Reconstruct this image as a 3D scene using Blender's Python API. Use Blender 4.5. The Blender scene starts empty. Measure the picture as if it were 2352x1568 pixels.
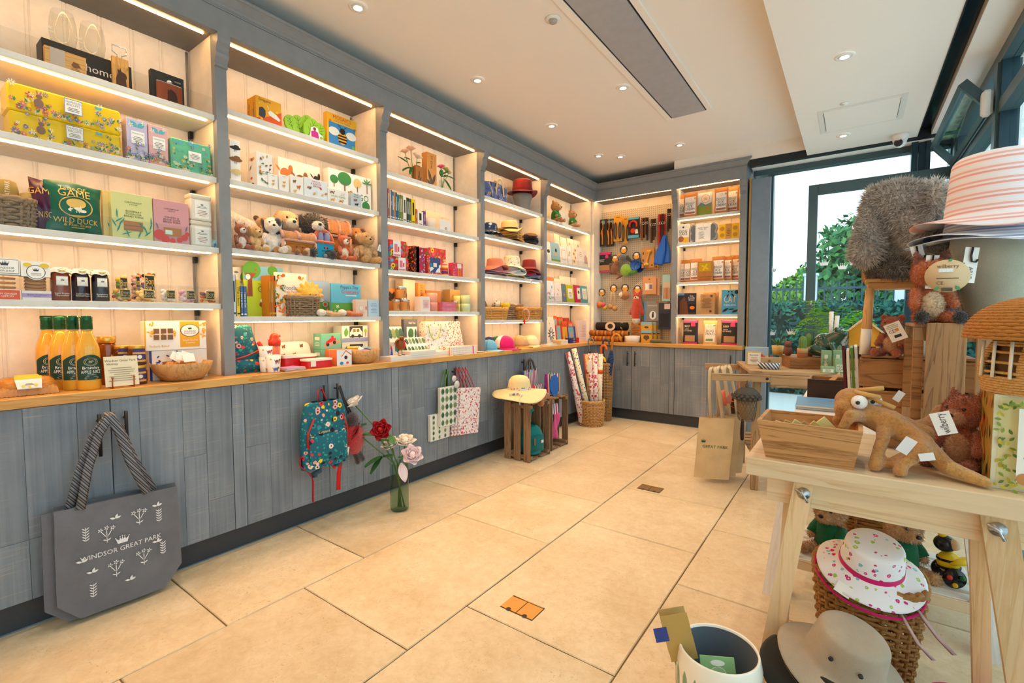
import bpy,bmesh,math,random
from math import sin,cos,pi,radians as rad
from mathutils import Vector as V,Matrix,Euler,noise
random.seed(7)
SC=bpy.context.scene;COL=SC.collection
# ---------------------------------------------------------------- camera
cam=bpy.data.cameras.new('camera');camo=bpy.data.objects.new('camera',cam);COL.objects.link(camo)
cam.sensor_width=36;cam.lens=36*1083.5/2352;cam.clip_start=.02
_yaw,_pit,_rol=rad(35.819),rad(2.973),rad(-.0958)
_f=V((-sin(_yaw)*cos(_pit),cos(_yaw)*cos(_pit),-sin(_pit)));_r=V((cos(_yaw),sin(_yaw),0));_u=_r.cross(_f)
_r2=cos(_rol)*_r+sin(_rol)*_u;_u2=-sin(_rol)*_r+cos(_rol)*_u
camo.matrix_world=Matrix(((_r2.x,_u2.x,-_f.x,2.5528),(_r2.y,_u2.y,-_f.y,-.1005),(_r2.z,_u2.z,-_f.z,1.2263),(0,0,0,1)))
SC.camera=camo
# ---------------------------------------------------------------- sky, exposure
world=bpy.data.worlds.new('sky');SC.world=world;world.use_nodes=True
_bg=world.node_tree.nodes['Background'];_bg.inputs[0].default_value=(.80,.91,1,1);_bg.inputs[1].default_value=1.55
SC.view_settings.view_transform = 'Standard';SC.view_settings.look = 'None';SC.view_settings.gamma=1
SC.view_settings.use_curve_mapping=False;SC.view_settings.exposure=0.8
LED_E=30.0      # shelf strip emission
SPOT_W=13.0     # ceiling downlight watts
# ---------------------------------------------------------------- materials
MATS={}
class NT:
    def __init__(s,name):
        s.m=bpy.data.materials.new(name);s.m.use_nodes=True;s.t=s.m.node_tree;s.t.nodes.clear()
        s.o=s.n('OutputMaterial')
    def n(s,ty,**kw):
        nd=s.t.nodes.new('ShaderNode'+ty)
        for k,v in kw.items():setattr(nd,k,v)
        return nd
    def l(s,a,b):s.t.links.new(a,b)
    def set(s,nd,**kw):
        for k,v in kw.items():
            sk=nd.inputs[k.replace('_', ' ')] if isinstance(k,str) else nd.inputs[k]
            if hasattr(v, 'is_linked'):s.l(v,sk)
            else:sk.default_value=v
        return nd
    def coord(s,kind='Object',scale=(1,1,1),loc=(0,0,0),rot=(0,0,0)):
        tc=s.n('TexCoord');mp=s.n('Mapping');s.l(tc.outputs[kind],mp.inputs[0])
        mp.inputs['Scale'].default_value=scale;mp.inputs['Location'].default_value=loc;mp.inputs['Rotation'].default_value=rot
        return mp.outputs[0]
    def noise(s,vec,scale,detail=4,rough=.5,dist=0):
        nd=s.n('TexNoise');s.l(vec,nd.inputs['Vector']);nd.inputs['Scale'].default_value=scale
        nd.inputs['Detail'].default_value=detail;nd.inputs['Roughness'].default_value=rough;nd.inputs['Distortion'].default_value=dist
        return nd.outputs[0]
    def ramp(s,fac,stops,interp='LINEAR'):
        r=s.n('ValToRGB');s.l(fac,r.inputs[0]);e=r.color_ramp.elements;r.color_ramp.interpolation=interp
        while len(e)>1:e.remove(e[-1])
        e[0].position=stops[0][0];e[0].color=(*stops[0][1][:3],1)
        for p,c in stops[1:]:
            q=e.new(p);q.color=(*c[:3],1)
        return r.outputs[0]
    def mix(s,f,a,b,mode='MIX'):
        m=s.n('MixRGB',blend_type=mode)
        for i,v in enumerate((f,a,b)):
            if hasattr(v, 'is_linked'):s.l(v,m.inputs[i])
            else:m.inputs[i].default_value=v if i==0 else (*v[:3],1)
        return m.outputs[0]
    def math(s,op,a,b=0,c=0):
        m=s.n('Math',operation=op)
        for i,v in enumerate((a,b,c)):
            if hasattr(v, 'is_linked'):s.l(v,m.inputs[i])
            else:m.inputs[i].default_value=v
        return m.outputs[0]
    def bump(s,h,strength=.3,dist=.01):
        b=s.n('Bump');s.l(h,b.inputs['Height']);b.inputs['Strength'].default_value=strength;b.inputs['Distance'].default_value=dist
        return b.outputs[0]
    def bsdf(s,col,rough=.5,metal=0,nor=None,spec=.5,**kw):
        p=s.n('BsdfPrincipled');q=p.inputs
        if hasattr(col, 'is_linked'):s.l(col,q['Base Color'])
        else:q['Base Color'].default_value=(*col[:3],1)
        if hasattr(rough, 'is_linked'):s.l(rough,q['Roughness'])
        else:q['Roughness'].default_value=rough
        q['Metallic'].default_value=metal;q['Specular IOR Level'].default_value=spec
        if nor:s.l(nor,q['Normal'])
        for k,v in kw.items():q[k.replace('_', ' ')].default_value=v
        s.l(p.outputs[0],s.o.inputs[0]);return p
def hx(h):   # sRGB hex -> linear
    c=[int(h[i:i+2],16)/255 for i in (0,2,4)]
    return tuple(x/12.92 if x<=.04045 else ((x+.055)/1.055)**2.4 for x in c)
def mc(h,rough=.55,metal=0,spec=.4,**kw):   # plain colour
    k=('c',h,rough,metal,tuple(kw.items()))
    if k not in MATS:
        t=NT('paint_'+h);t.bsdf(hx(h),rough,metal,spec=spec,**kw);MATS[k]=t.m
    return MATS[k]
def mfab(h,scale=900,rough=.9,bump=.35,var=.15):   # cloth with fine weave
    k=('f',h,scale,bump)
    if k not in MATS:
        t=NT('cloth_'+h);c=t.coord();a=hx(h)
        n1=t.noise(c,scale,2);n2=t.noise(c,9,3)
        lo=tuple(x*(1-var) for x in a);hi=tuple(min(1,x*(1+var)) for x in a)
        col=t.ramp(t.mix(.5,n1,n2),[(.35,lo),(.65,hi)])
        t.bsdf(col,rough,nor=t.bump(t.mix(.4,n1,n2),bump,.004),spec=.2,Sheen_Weight=.2);MATS[k]=t.m
    return MATS[k]
def mfur(h,h2=None,scale=130,bump=.9):
    k=('u',h,h2,scale)
    if k not in MATS:
        t=NT('plush_'+h);c=t.coord();a=hx(h);b=hx(h2) if h2 else tuple(x*.62 for x in a)
        n1=t.noise(c,scale,4,.65,.6);n2=t.noise(c,scale*.22,3,.6)
        f=t.mix(.4,n1,n2)
        col=t.ramp(f,[(.36,b),(.52,a),(.7,tuple(min(1,x*1.15+.01) for x in a))])
        t.bsdf(col,.95,nor=t.bump(f,bump,.012),spec=.1,Sheen_Weight=.5,Sheen_Roughness=.6);MATS[k]=t.m
    return MATS[k]
def mwood(h,h2,scale=1.,axis='Z',rough=.55,knots=True,bump=.15,wave=9.):
    k=('w',h,h2,scale,axis,rough)
    if k not in MATS:
        t=NT('wood_'+h);st={'X': (.12,1.6,1.6), 'Y': (1.6,.12,1.6), 'Z': (1.6,1.6,.12)}[axis]
        oi=t.n('ObjectInfo');tc=t.n('TexCoord');ad=t.n('VectorMath',operation='ADD');mu=t.n('VectorMath',operation='SCALE')
        t.l(oi.outputs['Random'],mu.inputs['Scale']);mu.inputs[0].default_value=(7,11,5)
        t.l(tc.outputs['Object'],ad.inputs[0]);t.l(mu.outputs[0],ad.inputs[1])
        mp=t.n('Mapping');t.l(ad.outputs[0],mp.inputs[0]);mp.inputs['Scale'].default_value=tuple(x*scale for x in st)
        n0=t.noise(mp.outputs[0],4,3,.5,1.2)
        w=t.math('FRACT',t.math('MULTIPLY',n0,wave))
        n1=t.noise(mp.outputs[0],70,3,.6)
        f=t.mix(.45,w,n1)
        a,b=hx(h),hx(h2)
        col=t.ramp(f,[(.15,b),(.45,a),(.85,tuple(x*.88 for x in a))])
        br=t.math('ADD',t.math('MULTIPLY',oi.outputs['Random'],.22),.89)
        hs=t.n('HueSaturation');t.l(col,hs.inputs['Color']);t.l(br,hs.inputs['Value'])
        t.bsdf(hs.outputs[0],rough,nor=t.bump(f,bump,.004),spec=.3);MATS[k]=t.m
    return MATS[k]
def mstripe(cols,freq,axis='X',rough=.8,rot=0.,wob=0.):
    k=('s',tuple(cols),freq,axis,rot,wob)
    if k not in MATS:
        t=NT('striped');c=t.coord(rot=(0,rot,0));sp=t.n('SeparateXYZ')
        if wob:
            ad=t.n('VectorMath',operation='ADD');nz=t.n('TexNoise');t.l(c,nz.inputs['Vector']);nz.inputs['Scale'].default_value=6
            mu=t.n('VectorMath',operation='SCALE');t.l(nz.outputs['Color'],mu.inputs[0]);mu.inputs['Scale'].default_value=wob
            t.l(c,ad.inputs[0]);t.l(mu.outputs[0],ad.inputs[1]);c=ad.outputs[0]
        t.l(c,sp.inputs[0]);f=t.math('FRACT',t.math('MULTIPLY',sp.outputs[axis],freq));n=len(cols)
        col=t.ramp(f,[(i/n,hx(h)) for i,h in enumerate(cols)], 'CONSTANT')
        t.bsdf(col,rough,spec=.2);MATS[k]=t.m
    return MATS[k]
def mflor(base,cols,scale=40.,cover=.33,rough=.7,centre=None,leaf=None,rnd=1.,gap=1.):
    """printed flowers: voronoi cells, each a petalled bloom in one of the colours, small leaves between"""
    k=('fl',base,tuple(cols),scale,cover,centre,leaf)
    if k not in MATS:
        t=NT('floral_'+base);c=t.coord()
        vo=t.n('TexVoronoi');t.l(c,vo.inputs['Vector']);vo.inputs['Scale'].default_value=scale;vo.inputs['Randomness'].default_value=rnd
        d=vo.outputs['Distance'];sp=t.n('SeparateColor');t.l(vo.outputs['Color'],sp.inputs[0])
        lf=t.noise(c,scale*2.6,2,.5)
        n=len(cols);pc=t.ramp(sp.outputs[0],[(i/n,hx(h)) for i,h in enumerate(cols)], 'CONSTANT')
        wob=t.math('ADD',d,t.math('MULTIPLY',t.math('SUBTRACT',lf,.5),.35))
        size=t.math('ADD',t.math('MULTIPLY',sp.outputs[1],cover*.5),cover*.75)
        inp=t.math('LESS_THAN',wob,size)
        bs=hx(base)
        if leaf:
            v2=t.n('TexVoronoi');t.l(t.coord(loc=(3,1,2)),v2.inputs['Vector']);v2.inputs['Scale'].default_value=scale*1.7
            lm=t.math('LESS_THAN',v2.outputs['Distance'],cover*.85);bs=t.mix(lm,bs,hx(leaf))
        col=t.mix(inp,bs,pc)
        cm=t.math('LESS_THAN',d,t.math('MULTIPLY',size,.38))
        col=t.mix(cm,col,hx(centre or 'f4d060'))
        t.bsdf(col,rough,spec=.3);MATS[k]=t.m
    return MATS[k]
def mglass(h='f4fbfa',rough=.02,f0=1.,tint=.92):   # clear sheet: see-through with a fresnel gloss
    k=('g',h,rough,tint,f0)
    if k not in MATS:
        t=NT('clear_'+h);tr=t.n('BsdfTransparent');gl=t.n('BsdfGlossy');fr=t.n('Fresnel');mx=t.n('MixShader')
        tr.inputs[0].default_value=(*[x*tint for x in hx(h)],1);gl.inputs['Roughness'].default_value=rough;ge=t.n('NewGeometry');t.l(t.math('ADD',1.45,t.math('MULTIPLY',ge.outputs['Backfacing'],1/1.45-1.45)),fr.inputs[0])
        t.l(t.math('MULTIPLY',fr.outputs[0],f0),mx.inputs[0]);t.l(tr.outputs[0],mx.inputs[1]);t.l(gl.outputs[0],mx.inputs[2]);t.l(mx.outputs[0],t.o.inputs[0]);MATS[k]=t.m
    return MATS[k]
def memit(h,e):
    k=('e',h,e)
    if k not in MATS:
        t=NT('glow_'+h);em=t.n('Emission');em.inputs[0].default_value=(*hx(h),1);em.inputs[1].default_value=e;t.l(em.outputs[0],t.o.inputs[0]);MATS[k]=t.m
    return MATS[k]
# ---------------------------------------------------------------- mesh builder
_TX={}
def glyphs(body):
    if body not in _TX:
        cu=bpy.data.curves.new('lettering', 'FONT');cu.body=body;cu.size=1;cu.align_x = 'CENTER';cu.align_y = 'CENTER';cu.resolution_u=2
        o=bpy.data.objects.new('lettering',cu);COL.objects.link(o);dg=bpy.context.evaluated_depsgraph_get();dg.update()
        me=bpy.data.meshes.new_from_object(o.evaluated_get(dg));vs=[tuple(v.co) for v in me.vertices];fs=[tuple(p.vertices) for p in me.polygons]
        bpy.data.meshes.remove(me);bpy.data.objects.remove(o);bpy.data.curves.remove(cu)
        w=(max(v[0] for v in vs)-min(v[0] for v in vs)) if vs else 1
        _TX[body]=(vs,fs,w)
    return _TX[body]
class MB:
    def __init__(s):s.v=[];s.f=[];s.m=[];s.s=[];s.M=None
    def add(s,vs,fs,mi=0,sm=False,M=None):
        b=len(s.v);M=M if M is not None else s.M
        s.v+=[tuple(M @ V(p)) for p in vs] if M is not None else [tuple(p) for p in vs]
        s.f+=[tuple(i+b for i in f) for f in fs];s.m+=[mi]*len(fs);s.s+=[sm]*len(fs);return s
    def box(s,x0,x1,y0,y1,z0,z1,mi=0,M=None):
        return s.add([(x,y,z) for z in (z0,z1) for y in (y0,y1) for x in (x0,x1)],[(0,2,3,1),(4,5,7,6),(0,1,5,4),(2,6,7,3),(0,4,6,2),(1,3,7,5)],mi,False,M)
    def bbox(s,x0,x1,y0,y1,z0,z1,b=.004,mi=0,M=None):   # box with chamfered edges
        vs=[]; 
        for z,zi in ((z0,1),(z1,-1)):
            for y,yi in ((y0,1),(y1,-1)):
                for x,xi in ((x0,1),(x1,-1)):vs+=[(x,y+yi*b,z+zi*b),(x+xi*b,y,z+zi*b),(x+xi*b,y+yi*b,z)]
        g=lambda x,y,z,k:((z*2+y)*2+x)*3+k
        fs=[(g(0,0,0,0),g(0,0,1,0),g(0,1,1,0),g(0,1,0,0)),(g(1,0,0,0),g(1,1,0,0),g(1,1,1,0),g(1,0,1,0)),
              (g(0,0,0,1),g(1,0,0,1),g(1,0,1,1),g(0,0,1,1)),(g(0,1,0,1),g(0,1,1,1),g(1,1,1,1),g(1,1,0,1)),
              (g(0,0,0,2),g(0,1,0,2),g(1,1,0,2),g(1,0,0,2)),(g(0,0,1,2),g(1,0,1,2),g(1,1,1,2),g(0,1,1,2))]
        for x in (0,1):
            for y in (0,1):
                fs.append((g(x,y,0,0),g(x,y,0,1),g(x,y,1,1),g(x,y,1,0)))
                for z in (0,1):fs.append((g(x,y,z,0),g(x,y,z,1),g(x,y,z,2))) if y==0 else fs.append((g(x,y,z,0),g(x,y,z,2),g(x,y,z,1)))
        for z in (0,1):
            for x in (0,1):fs.append((g(x,0,z,0),g(x,1,z,0),g(x,1,z,2),g(x,0,z,2)))
            for y in (0,1):fs.append((g(0,y,z,1),g(1,y,z,1),g(1,y,z,2),g(0,y,z,2)))
        return s.add(vs,fs,mi,False,M)
    def prism(s,poly,y0,y1,mi=0,M=None,sm=False):   # outline in x,z pushed from y0 to y1
        n=len(poly);vs=[(x,y0,z) for x,z in poly]+[(x,y1,z) for x,z in poly]
        s.add(vs,[tuple(range(n)),tuple(range(2*n-1,n-1,-1))],mi,False,M)
        return s.add(vs,[(i,i+n,(i+1) % n+n,(i+1) % n) for i in range(n)],mi,sm,M)
    def slab(s,poly,z0,z1,mi=0,M=None,sm=False):    # outline in x,y pushed from z0 to z1
        n=len(poly);vs=[(x,y,z0) for x,y in poly]+[(x,y,z1) for x,y in poly]
        s.add(vs,[tuple(range(n-1,-1,-1)),tuple(range(n,2*n))],mi,False,M)
        return s.add(vs,[(i,(i+1) % n,(i+1) % n+n,i+n) for i in range(n)],mi,sm,M)
    def flat(s,poly,y,mi=0,M=None):return s.add([(x,y,z) for x,z in poly],[tuple(range(len(poly)))],mi,False,M)
    def rect(s,x0,x1,z0,z1,y,mi=0,M=None):return s.flat([(x0,z0),(x1,z0),(x1,z1),(x0,z1)],y,mi,M)
    def disc(s,x,z,r,y,mi=0,n=18,sx=1.,M=None,rot=0):return s.flat([(x+r*sx*cos(a)*cos(rot)-r*sin(a)*sin(rot),z+r*sx*cos(a)*sin(rot)+r*sin(a)*cos(rot)) for a in [2*pi*i/n for i in range(n)]],y,mi,M)
    def bloom(s,x,z,r,y,mp,mc_,n=5,M=None,rot=0):
        pts=[(x+r*(.62+.38*cos(n*a))*cos(a+rot),z+r*(.62+.38*cos(n*a))*sin(a+rot)) for a in [2*pi*i/(n*6) for i in range(n*6)]]
        s.flat(pts,y,mp,M);return s.disc(x,z,r*.3,y-.0004,mc_,8,M=M)
    def leaf(s,x,z,l,w,a,y,mi,M=None):
        p=[(0,0),(.3,.42),(.6,.45),(1,0),(.6,-.45),(.3,-.42)]
        return s.flat([(x+l*u*cos(a)-w*v*sin(a),z+l*u*sin(a)+w*v*cos(a)) for u,v in p],y,mi,M)
    def crown(s,x,z,w,y,mi,M=None):
        h=w*.62;p=[(-.36,0),(.36,0),(.5,.85),(.26,.5),(.17,.92),(.08,.52),(0,1),(-.08,.52),(-.17,.92),(-.26,.5),(-.5,.85)]
        s.flat([(x+u*w,z+v*h) for u,v in p],y,mi,M)
        for u,v in ((-.5,.9),(-.17,1),(0,1.08),(.17,1),(.5,.9)):s.disc(x+u*w,z+v*h,w*.05,y,mi,8,M=M)
        return s
    def text(s,body,size,x,z,y,mi=0,maxw=None,M=None,rot=0,arc=0.):
        vs,fs,w=glyphs(body);k=size*1.38;kx=k if not maxw or w*k<=maxw else maxw/w;cr,sr=cos(rot),sin(rot);out=[]
        for a,b,_ in vs:
            a *= kx;b *= k
            if arc:b -= arc*a*a
            out.append((x+a*cr-b*sr,y,z+a*sr+b*cr))
        return s.add(out,fs,mi,False,M)
    def lines(s,x0,x1,z0,z1,n,y,mi,t=.35,M=None):   # rows of small print as bars
        for i in range(n):
            z=z1-(i+.5)*(z1-z0)/n;h=(z1-z0)/n*t/2;k=(.75,1,.9,.6,.95)[i % 5];c=(x0+x1)/2;hw=(x1-x0)/2*k
            s.rect(c-hw,c+hw,z-h,z+h,y,mi,M)
        return s
    def lathe(s,prof,n=20,mi=0,M=None,sm=True,sx=1.,sy=1.,cap=True,c=(0,0)):
        vs=[(c[0]+r*cos(2*pi*i/n)*sx,c[1]+r*sin(2*pi*i/n)*sy,z) for r,z in prof for i in range(n)]
        fs=[(j*n+i,j*n+(i+1) % n,(j+1)*n+(i+1) % n,(j+1)*n+i) for j in range(len(prof)-1) for i in range(n)]
        s.add(vs,fs,mi,sm,M)
        if cap:
            b=len(s.v)-len(vs)
            if prof[0][0]>1e-5:s.f.append(tuple(b+i for i in range(n-1,-1,-1)));s.m.append(mi);s.s.append(False)
            if prof[-1][0]>1e-5:s.f.append(tuple(b+(len(prof)-1)*n+i for i in range(n)));s.m.append(mi);s.s.append(False)
        return s
    def tube(s,pts,r,n=6,mi=0,closed=False,M=None,flat=1.,sm=True):
        pts=[V(p) for p in pts];N=len(pts);vs=[];up=V((0,0,1));pn=None
        for i,p in enumerate(pts):
            t=(pts[(i+1) % N]-pts[i-1]) if closed else (pts[min(i+1,N-1)]-pts[max(i-1,0)])
            t=t.normalized() if t.length>1e-9 else V((0,0,1))
            a=(pn-t*pn.dot(t)) if pn is not None else (up-t*up.dot(t))
            if a.length<1e-4:a=V((1,0,0))-t*t.x
            if a.length<1e-4:a=V((0,1,0))-t*t.y
            a.normalize();pn=a;b=t.cross(a);rr=r[i] if isinstance(r,(list,tuple)) else r
            vs+=[p+a*(rr*cos(2*pi*k/n))+b*(rr*flat*sin(2*pi*k/n)) for k in range(n)]
        m=N if closed else N-1
        fs=[(i*n+k,i*n+(k+1) % n,((i+1) % N)*n+(k+1) % n,((i+1) % N)*n+k) for i in range(m) for k in range(n)]
        if not closed:fs+=[tuple(range(n-1,-1,-1)),tuple((N-1)*n+k for k in range(n))]
        return s.add(vs,fs,mi,sm,M)
    def ell(s,c,r,mi=0,rot=None,nu=14,nv=9,M=None,sm=True):
        if not isinstance(r,(tuple,list)):r=(r,r,r)
        R=Euler(rot).to_matrix() if rot else None;vs=[]
        for j in range(1,nv):
            ph=pi*j/nv
            for i in range(nu):
                p=V((r[0]*sin(ph)*cos(2*pi*i/nu),r[1]*sin(ph)*sin(2*pi*i/nu),r[2]*cos(ph)))
                if R:p=R @ p
                vs.append(p+V(c))
        t=V((0,0,r[2]));b=-t
        if R:t=R @ t;b=R @ b
        vs+=[t+V(c),b+V(c)];T=len(vs)-2
        fs=[(j*nu+i,(j+1)*nu+i,(j+1)*nu+(i+1) % nu,j*nu+(i+1) % nu) for j in range(nv-2) for i in range(nu)]
        fs+=[(T,i,(i+1) % nu) for i in range(nu)]+[(T+1,(nv-2)*nu+(i+1) % nu,(nv-2)*nu+i) for i in range(nu)]
        return s.add(vs,fs,mi,sm,M)
    def grid(s,fn,nu,nv,mi=0,sm=True,cu=False,M=None):
        vs=[fn(i/(nu if cu else nu-1),j/(nv-1)) for j in range(nv) for i in range(nu)];m=nu if cu else nu-1
        return s.add(vs,[(j*nu+i,j*nu+(i+1) % nu,(j+1)*nu+(i+1) % nu,(j+1)*nu+i) for j in range(nv-1) for i in range(m)],mi,sm,M)
    def mesh(s,name,mats):
        me=bpy.data.meshes.new(name);me.from_pydata(s.v,[],s.f)
        for m in (mats if isinstance(mats,(list,tuple)) else [mats]):me.materials.append(m)
        me.polygons.foreach_set('material_index',s.m);me.polygons.foreach_set('use_smooth',s.s);me.update();return me
    def build(s,name,mats,parent=None,loc=None,rz=None,solid=0):
        return mk(name,s.mesh(name,mats),parent,loc,rz,solid)
def mk(name,me,parent=None,loc=None,rz=None,solid=0):
    o=bpy.data.objects.new(name,me);COL.objects.link(o)
    if parent:o.parent=parent
    if loc is not None:o.location=loc
    if rz is not None:o.rotation_euler=(0,0,rz) if not isinstance(rz,(tuple,list)) else rz
    if solid:
        md=o.modifiers.new('thickness', 'SOLIDIFY');md.thickness=solid;md.offset=0
    return o
def tag(o,label,cat,group=None):
    o['label']=label;o['category']=cat
    if group:o['group']=group
    return o
def struct(o):o['kind'] = 'structure';return o
def root(name,label,cat,loc=(0,0,0),rz=0.,group=None):
    o=bpy.data.objects.new(name,None);COL.objects.link(o);o.empty_display_size=.05;o.location=loc
    o.rotation_euler=(0,0,rz) if not isinstance(rz,(tuple,list)) else rz
    return tag(o,label,cat,group)
def dup(o,loc,rz,label=None,group=None,sc=None):
    r=o.copy();COL.objects.link(r);r.location=loc;r.rotation_euler=(0,0,rz) if not isinstance(rz,(tuple,list)) else rz
    if sc:r.scale=(sc,sc,sc) if not isinstance(sc,(tuple,list)) else sc
    if label:r['label']=label
    if group:r['group']=group
    for ch in list(o.children):
        c=ch.copy();COL.objects.link(c);c.parent=r
        for g in list(ch.children):
            d=g.copy();COL.objects.link(d);d.parent=c
    return r
QL=pi/2     # things on the left wall face +x

# ================================================================ room shell
PAINT = 'paint'
def m_paint(h,name):      # brushed satin paint
    t=NT(name);c=t.coord();n=t.noise(c,14,4,.6);a=hx(h)
    t.bsdf(t.ramp(n,[(.3,tuple(x*.93 for x in a)),(.7,tuple(min(1,x*1.05) for x in a))]),.48,nor=t.bump(t.noise(c,60,3),.06,.004),spec=.35)
    return t.m
GREY=m_paint('878a8e', 'grey_paint');CREAM=m_paint('ece4d8', 'cream_paint');SHELF=m_paint('d6d4cf', 'pale_grey_paint')
WHITE=mc('f2ece4',.7);KICK=mc('3a3d44',.35);BLACK=mc('17181a',.4);STEEL=mc('b9bcc0',.3,1);CHROME=mc('d8dade',.12,1)
OAK=mwood('d9a45c', 'b87a35',.8, 'Y',.32,wave=5);OAKX=mwood('d9a45c', 'b87a35',.8, 'X',.32,wave=5)
LED=memit('ffc078',LED_E)
def m_saw():
    t=NT('sawn_grey_wash');oi=t.n('ObjectInfo');tc=t.n('TexCoord');ad=t.n('VectorMath',operation='ADD');mu=t.n('VectorMath',operation='SCALE')
    t.l(oi.outputs['Random'],mu.inputs['Scale']);mu.inputs[0].default_value=(3,5,9);t.l(tc.outputs['Object'],ad.inputs[0]);t.l(mu.outputs[0],ad.inputs[1])
    m1=t.n('Mapping');t.l(ad.outputs[0],m1.inputs[0]);m1.inputs['Scale'].default_value=(4,4,260)
    m2=t.n('Mapping');t.l(ad.outputs[0],m2.inputs[0]);m2.inputs['Scale'].default_value=(60,60,1.2)
    a=t.noise(m1.outputs[0],1,3,.6);b=t.noise(m2.outputs[0],1,3,.6);big=t.noise(ad.outputs[0],3.5,3)
    base=t.ramp(t.mix(.5,big,b),[(.35,hx('6d7580')),(.65,hx('8b929b'))])
    sc=t.math('MULTIPLY',t.ramp(a,[(.58,(0,0,0)),(.7,(1,1,1))]),t.ramp(big,[(.42,(0,0,0)),(.62,(1,1,1))]))
    col=t.mix(sc,base,hx('b3a190'))
    hs=t.n('HueSaturation');t.l(col,hs.inputs['Color']);t.l(t.math('ADD',t.math('MULTIPLY',oi.outputs['Random'],.2),.9),hs.inputs['Value'])
    t.bsdf(hs.outputs[0],.6,nor=t.bump(t.mix(.5,a,b),.25,.004),spec=.3);return t.m
SAW=m_saw()
def m_stone():
    t=NT('limestone');oi=t.n('ObjectInfo');tc=t.n('TexCoord');ad=t.n('VectorMath',operation='ADD');mu=t.n('VectorMath',operation='SCALE')
    t.l(oi.outputs['Random'],mu.inputs['Scale']);mu.inputs[0].default_value=(9,17,3);t.l(tc.outputs['Object'],ad.inputs[0]);t.l(mu.outputs[0],ad.inputs[1])
    c=ad.outputs[0];a=t.noise(c,3.2,5,.6);b=t.noise(c,26,6,.72,.5);d=t.noise(c,85,4,.7)
    base=t.ramp(t.mix(.5,a,b),[(.3,hx('c9ae86')),(.5,hx('dcc6a3')),(.72,hx('ecdcc0'))])
    sp=t.math('MULTIPLY',t.ramp(d,[(.58,(0,0,0)),(.66,(1,1,1))]),t.ramp(t.noise(c,7,4,.7),[(.45,(0,0,0)),(.68,(1,1,1))]))
    col=t.mix(t.math('MULTIPLY',sp,.6),base,hx('8d6a43'))
    hs=t.n('HueSaturation');t.l(col,hs.inputs['Color']);t.l(t.math('ADD',t.math('MULTIPLY',oi.outputs['Random'],.16),.9),hs.inputs['Value'])
    t.bsdf(hs.outputs[0],t.ramp(b,[(.3,(.38,)*3),(.7,(.55,)*3)]),nor=t.bump(t.mix(.5,b,d),.12,.003),spec=.4);return t.m
STONE=m_stone()
XR=3.24;YB=5.55;YF=-1.9;CZ=2.94
fl=struct(MB().box(-.12,XR,YF,5.75,-.05,-.006).build('floor',mc('8a6d4c',.9)))
rows=[(-.12,.5637,[YF,-1.3,-.3,.71,1.362,2.356,3.031,4.0625,4.74,5.33]),(.5637,1.2547,[YF,-1.3,-.63,.37,1.036,2.036,2.713,3.76,4.43,5.33]),
        (1.2547,1.9283,[YF,-1.32,-.31,.36,1.364,2.388,3.08,4.1,4.77,5.6]),(1.9283,2.6,[YF,-1.25,-.28,.38,1.05,2.054,2.739,3.75,4.42,5.6]),
        (2.6,XR,[YF,-.9,.1,.8,1.36,2.38,3.05,4.05,5.0,5.6])]
for x0,x1,ys in rows:
    for a,b in zip(ys,ys[1:]):
        cx,cy=(x0+x1)/2,(a+b)/2;w,l=(x1-x0)/2-.0025,(b-a)/2-.0025;n=7;e=[]
        rj=lambda:random.uniform(-.0012,.0012)
        for k in range(n):e.append((-w+2*w*k/n,-l+rj()))
        for k in range(n):e.append((w+rj(),-l+2*l*k/n))
        for k in range(n):e.append((w-2*w*k/n,l+rj()))
        for k in range(n):e.append((-w+rj(),l-2*l*k/n))
        mb=MB();N=len(e);top=[(x*(1-.003/w),y*(1-.003/l),0) for x,y in e];lo=[(x,y,-.004) for x,y in e]
        mb.add(top+lo,[tuple(range(N))]+[(i,i+N,(i+1) % N+N,(i+1) % N) for i in range(N)])
        mb.build('tile',STONE,fl,(cx,cy,0))
for (x0,x1,y0,y1),nm in (((1.375,1.537,1.441,1.541),0),((1.334,1.496,3.113,3.216),1)):
    r=root('floor_box',('brass floor outlet cover with two hinged flaps', 'dull brass floor outlet cover, closed, in the paving near the tote bags')[nm], 'floor outlet',((x0+x1)/2,(y0+y1)/2,.0004))
    w,l=(x1-x0)/2,(y1-y0)/2;BR=mc('c79a5c',.42,.85);BR2=mc('8f7350',.5,.7);mb=MB()
    mb.box(-w,w,-l,l,-.003,.0012).build('frame',mc('5e4a33',.5,.6),r)
    for s in (-1,1):
        f=MB().box(min(0,s*w)+.002,max(0,s*w)-.002,-l+.003,l-.01,.0012,.0028).build('flap',BR2 if nm else BR,r)
        MB().lathe([(.0,.0029),(.011,.0029)],12,cap=False).build('finger_slot',mc('3b2d1e',.6),f,(s*w/2,-l+.006,0))
    MB().tube([(-w+.004,l-.006,.003),(w-.004,l-.006,.003)],.0025,6).build('hinge',BR,r)
# walls
struct(MB().box(-.62,-.45,YF,6.0,0,CZ).build('wall_left',WHITE))
struct(MB().box(-.62,1.66,5.66,5.85,0,CZ).build('wall_back',WHITE))
struct(MB().box(-.62,XR+.2,YF-.15,YF,0,CZ).build('wall_front',WHITE))
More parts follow.
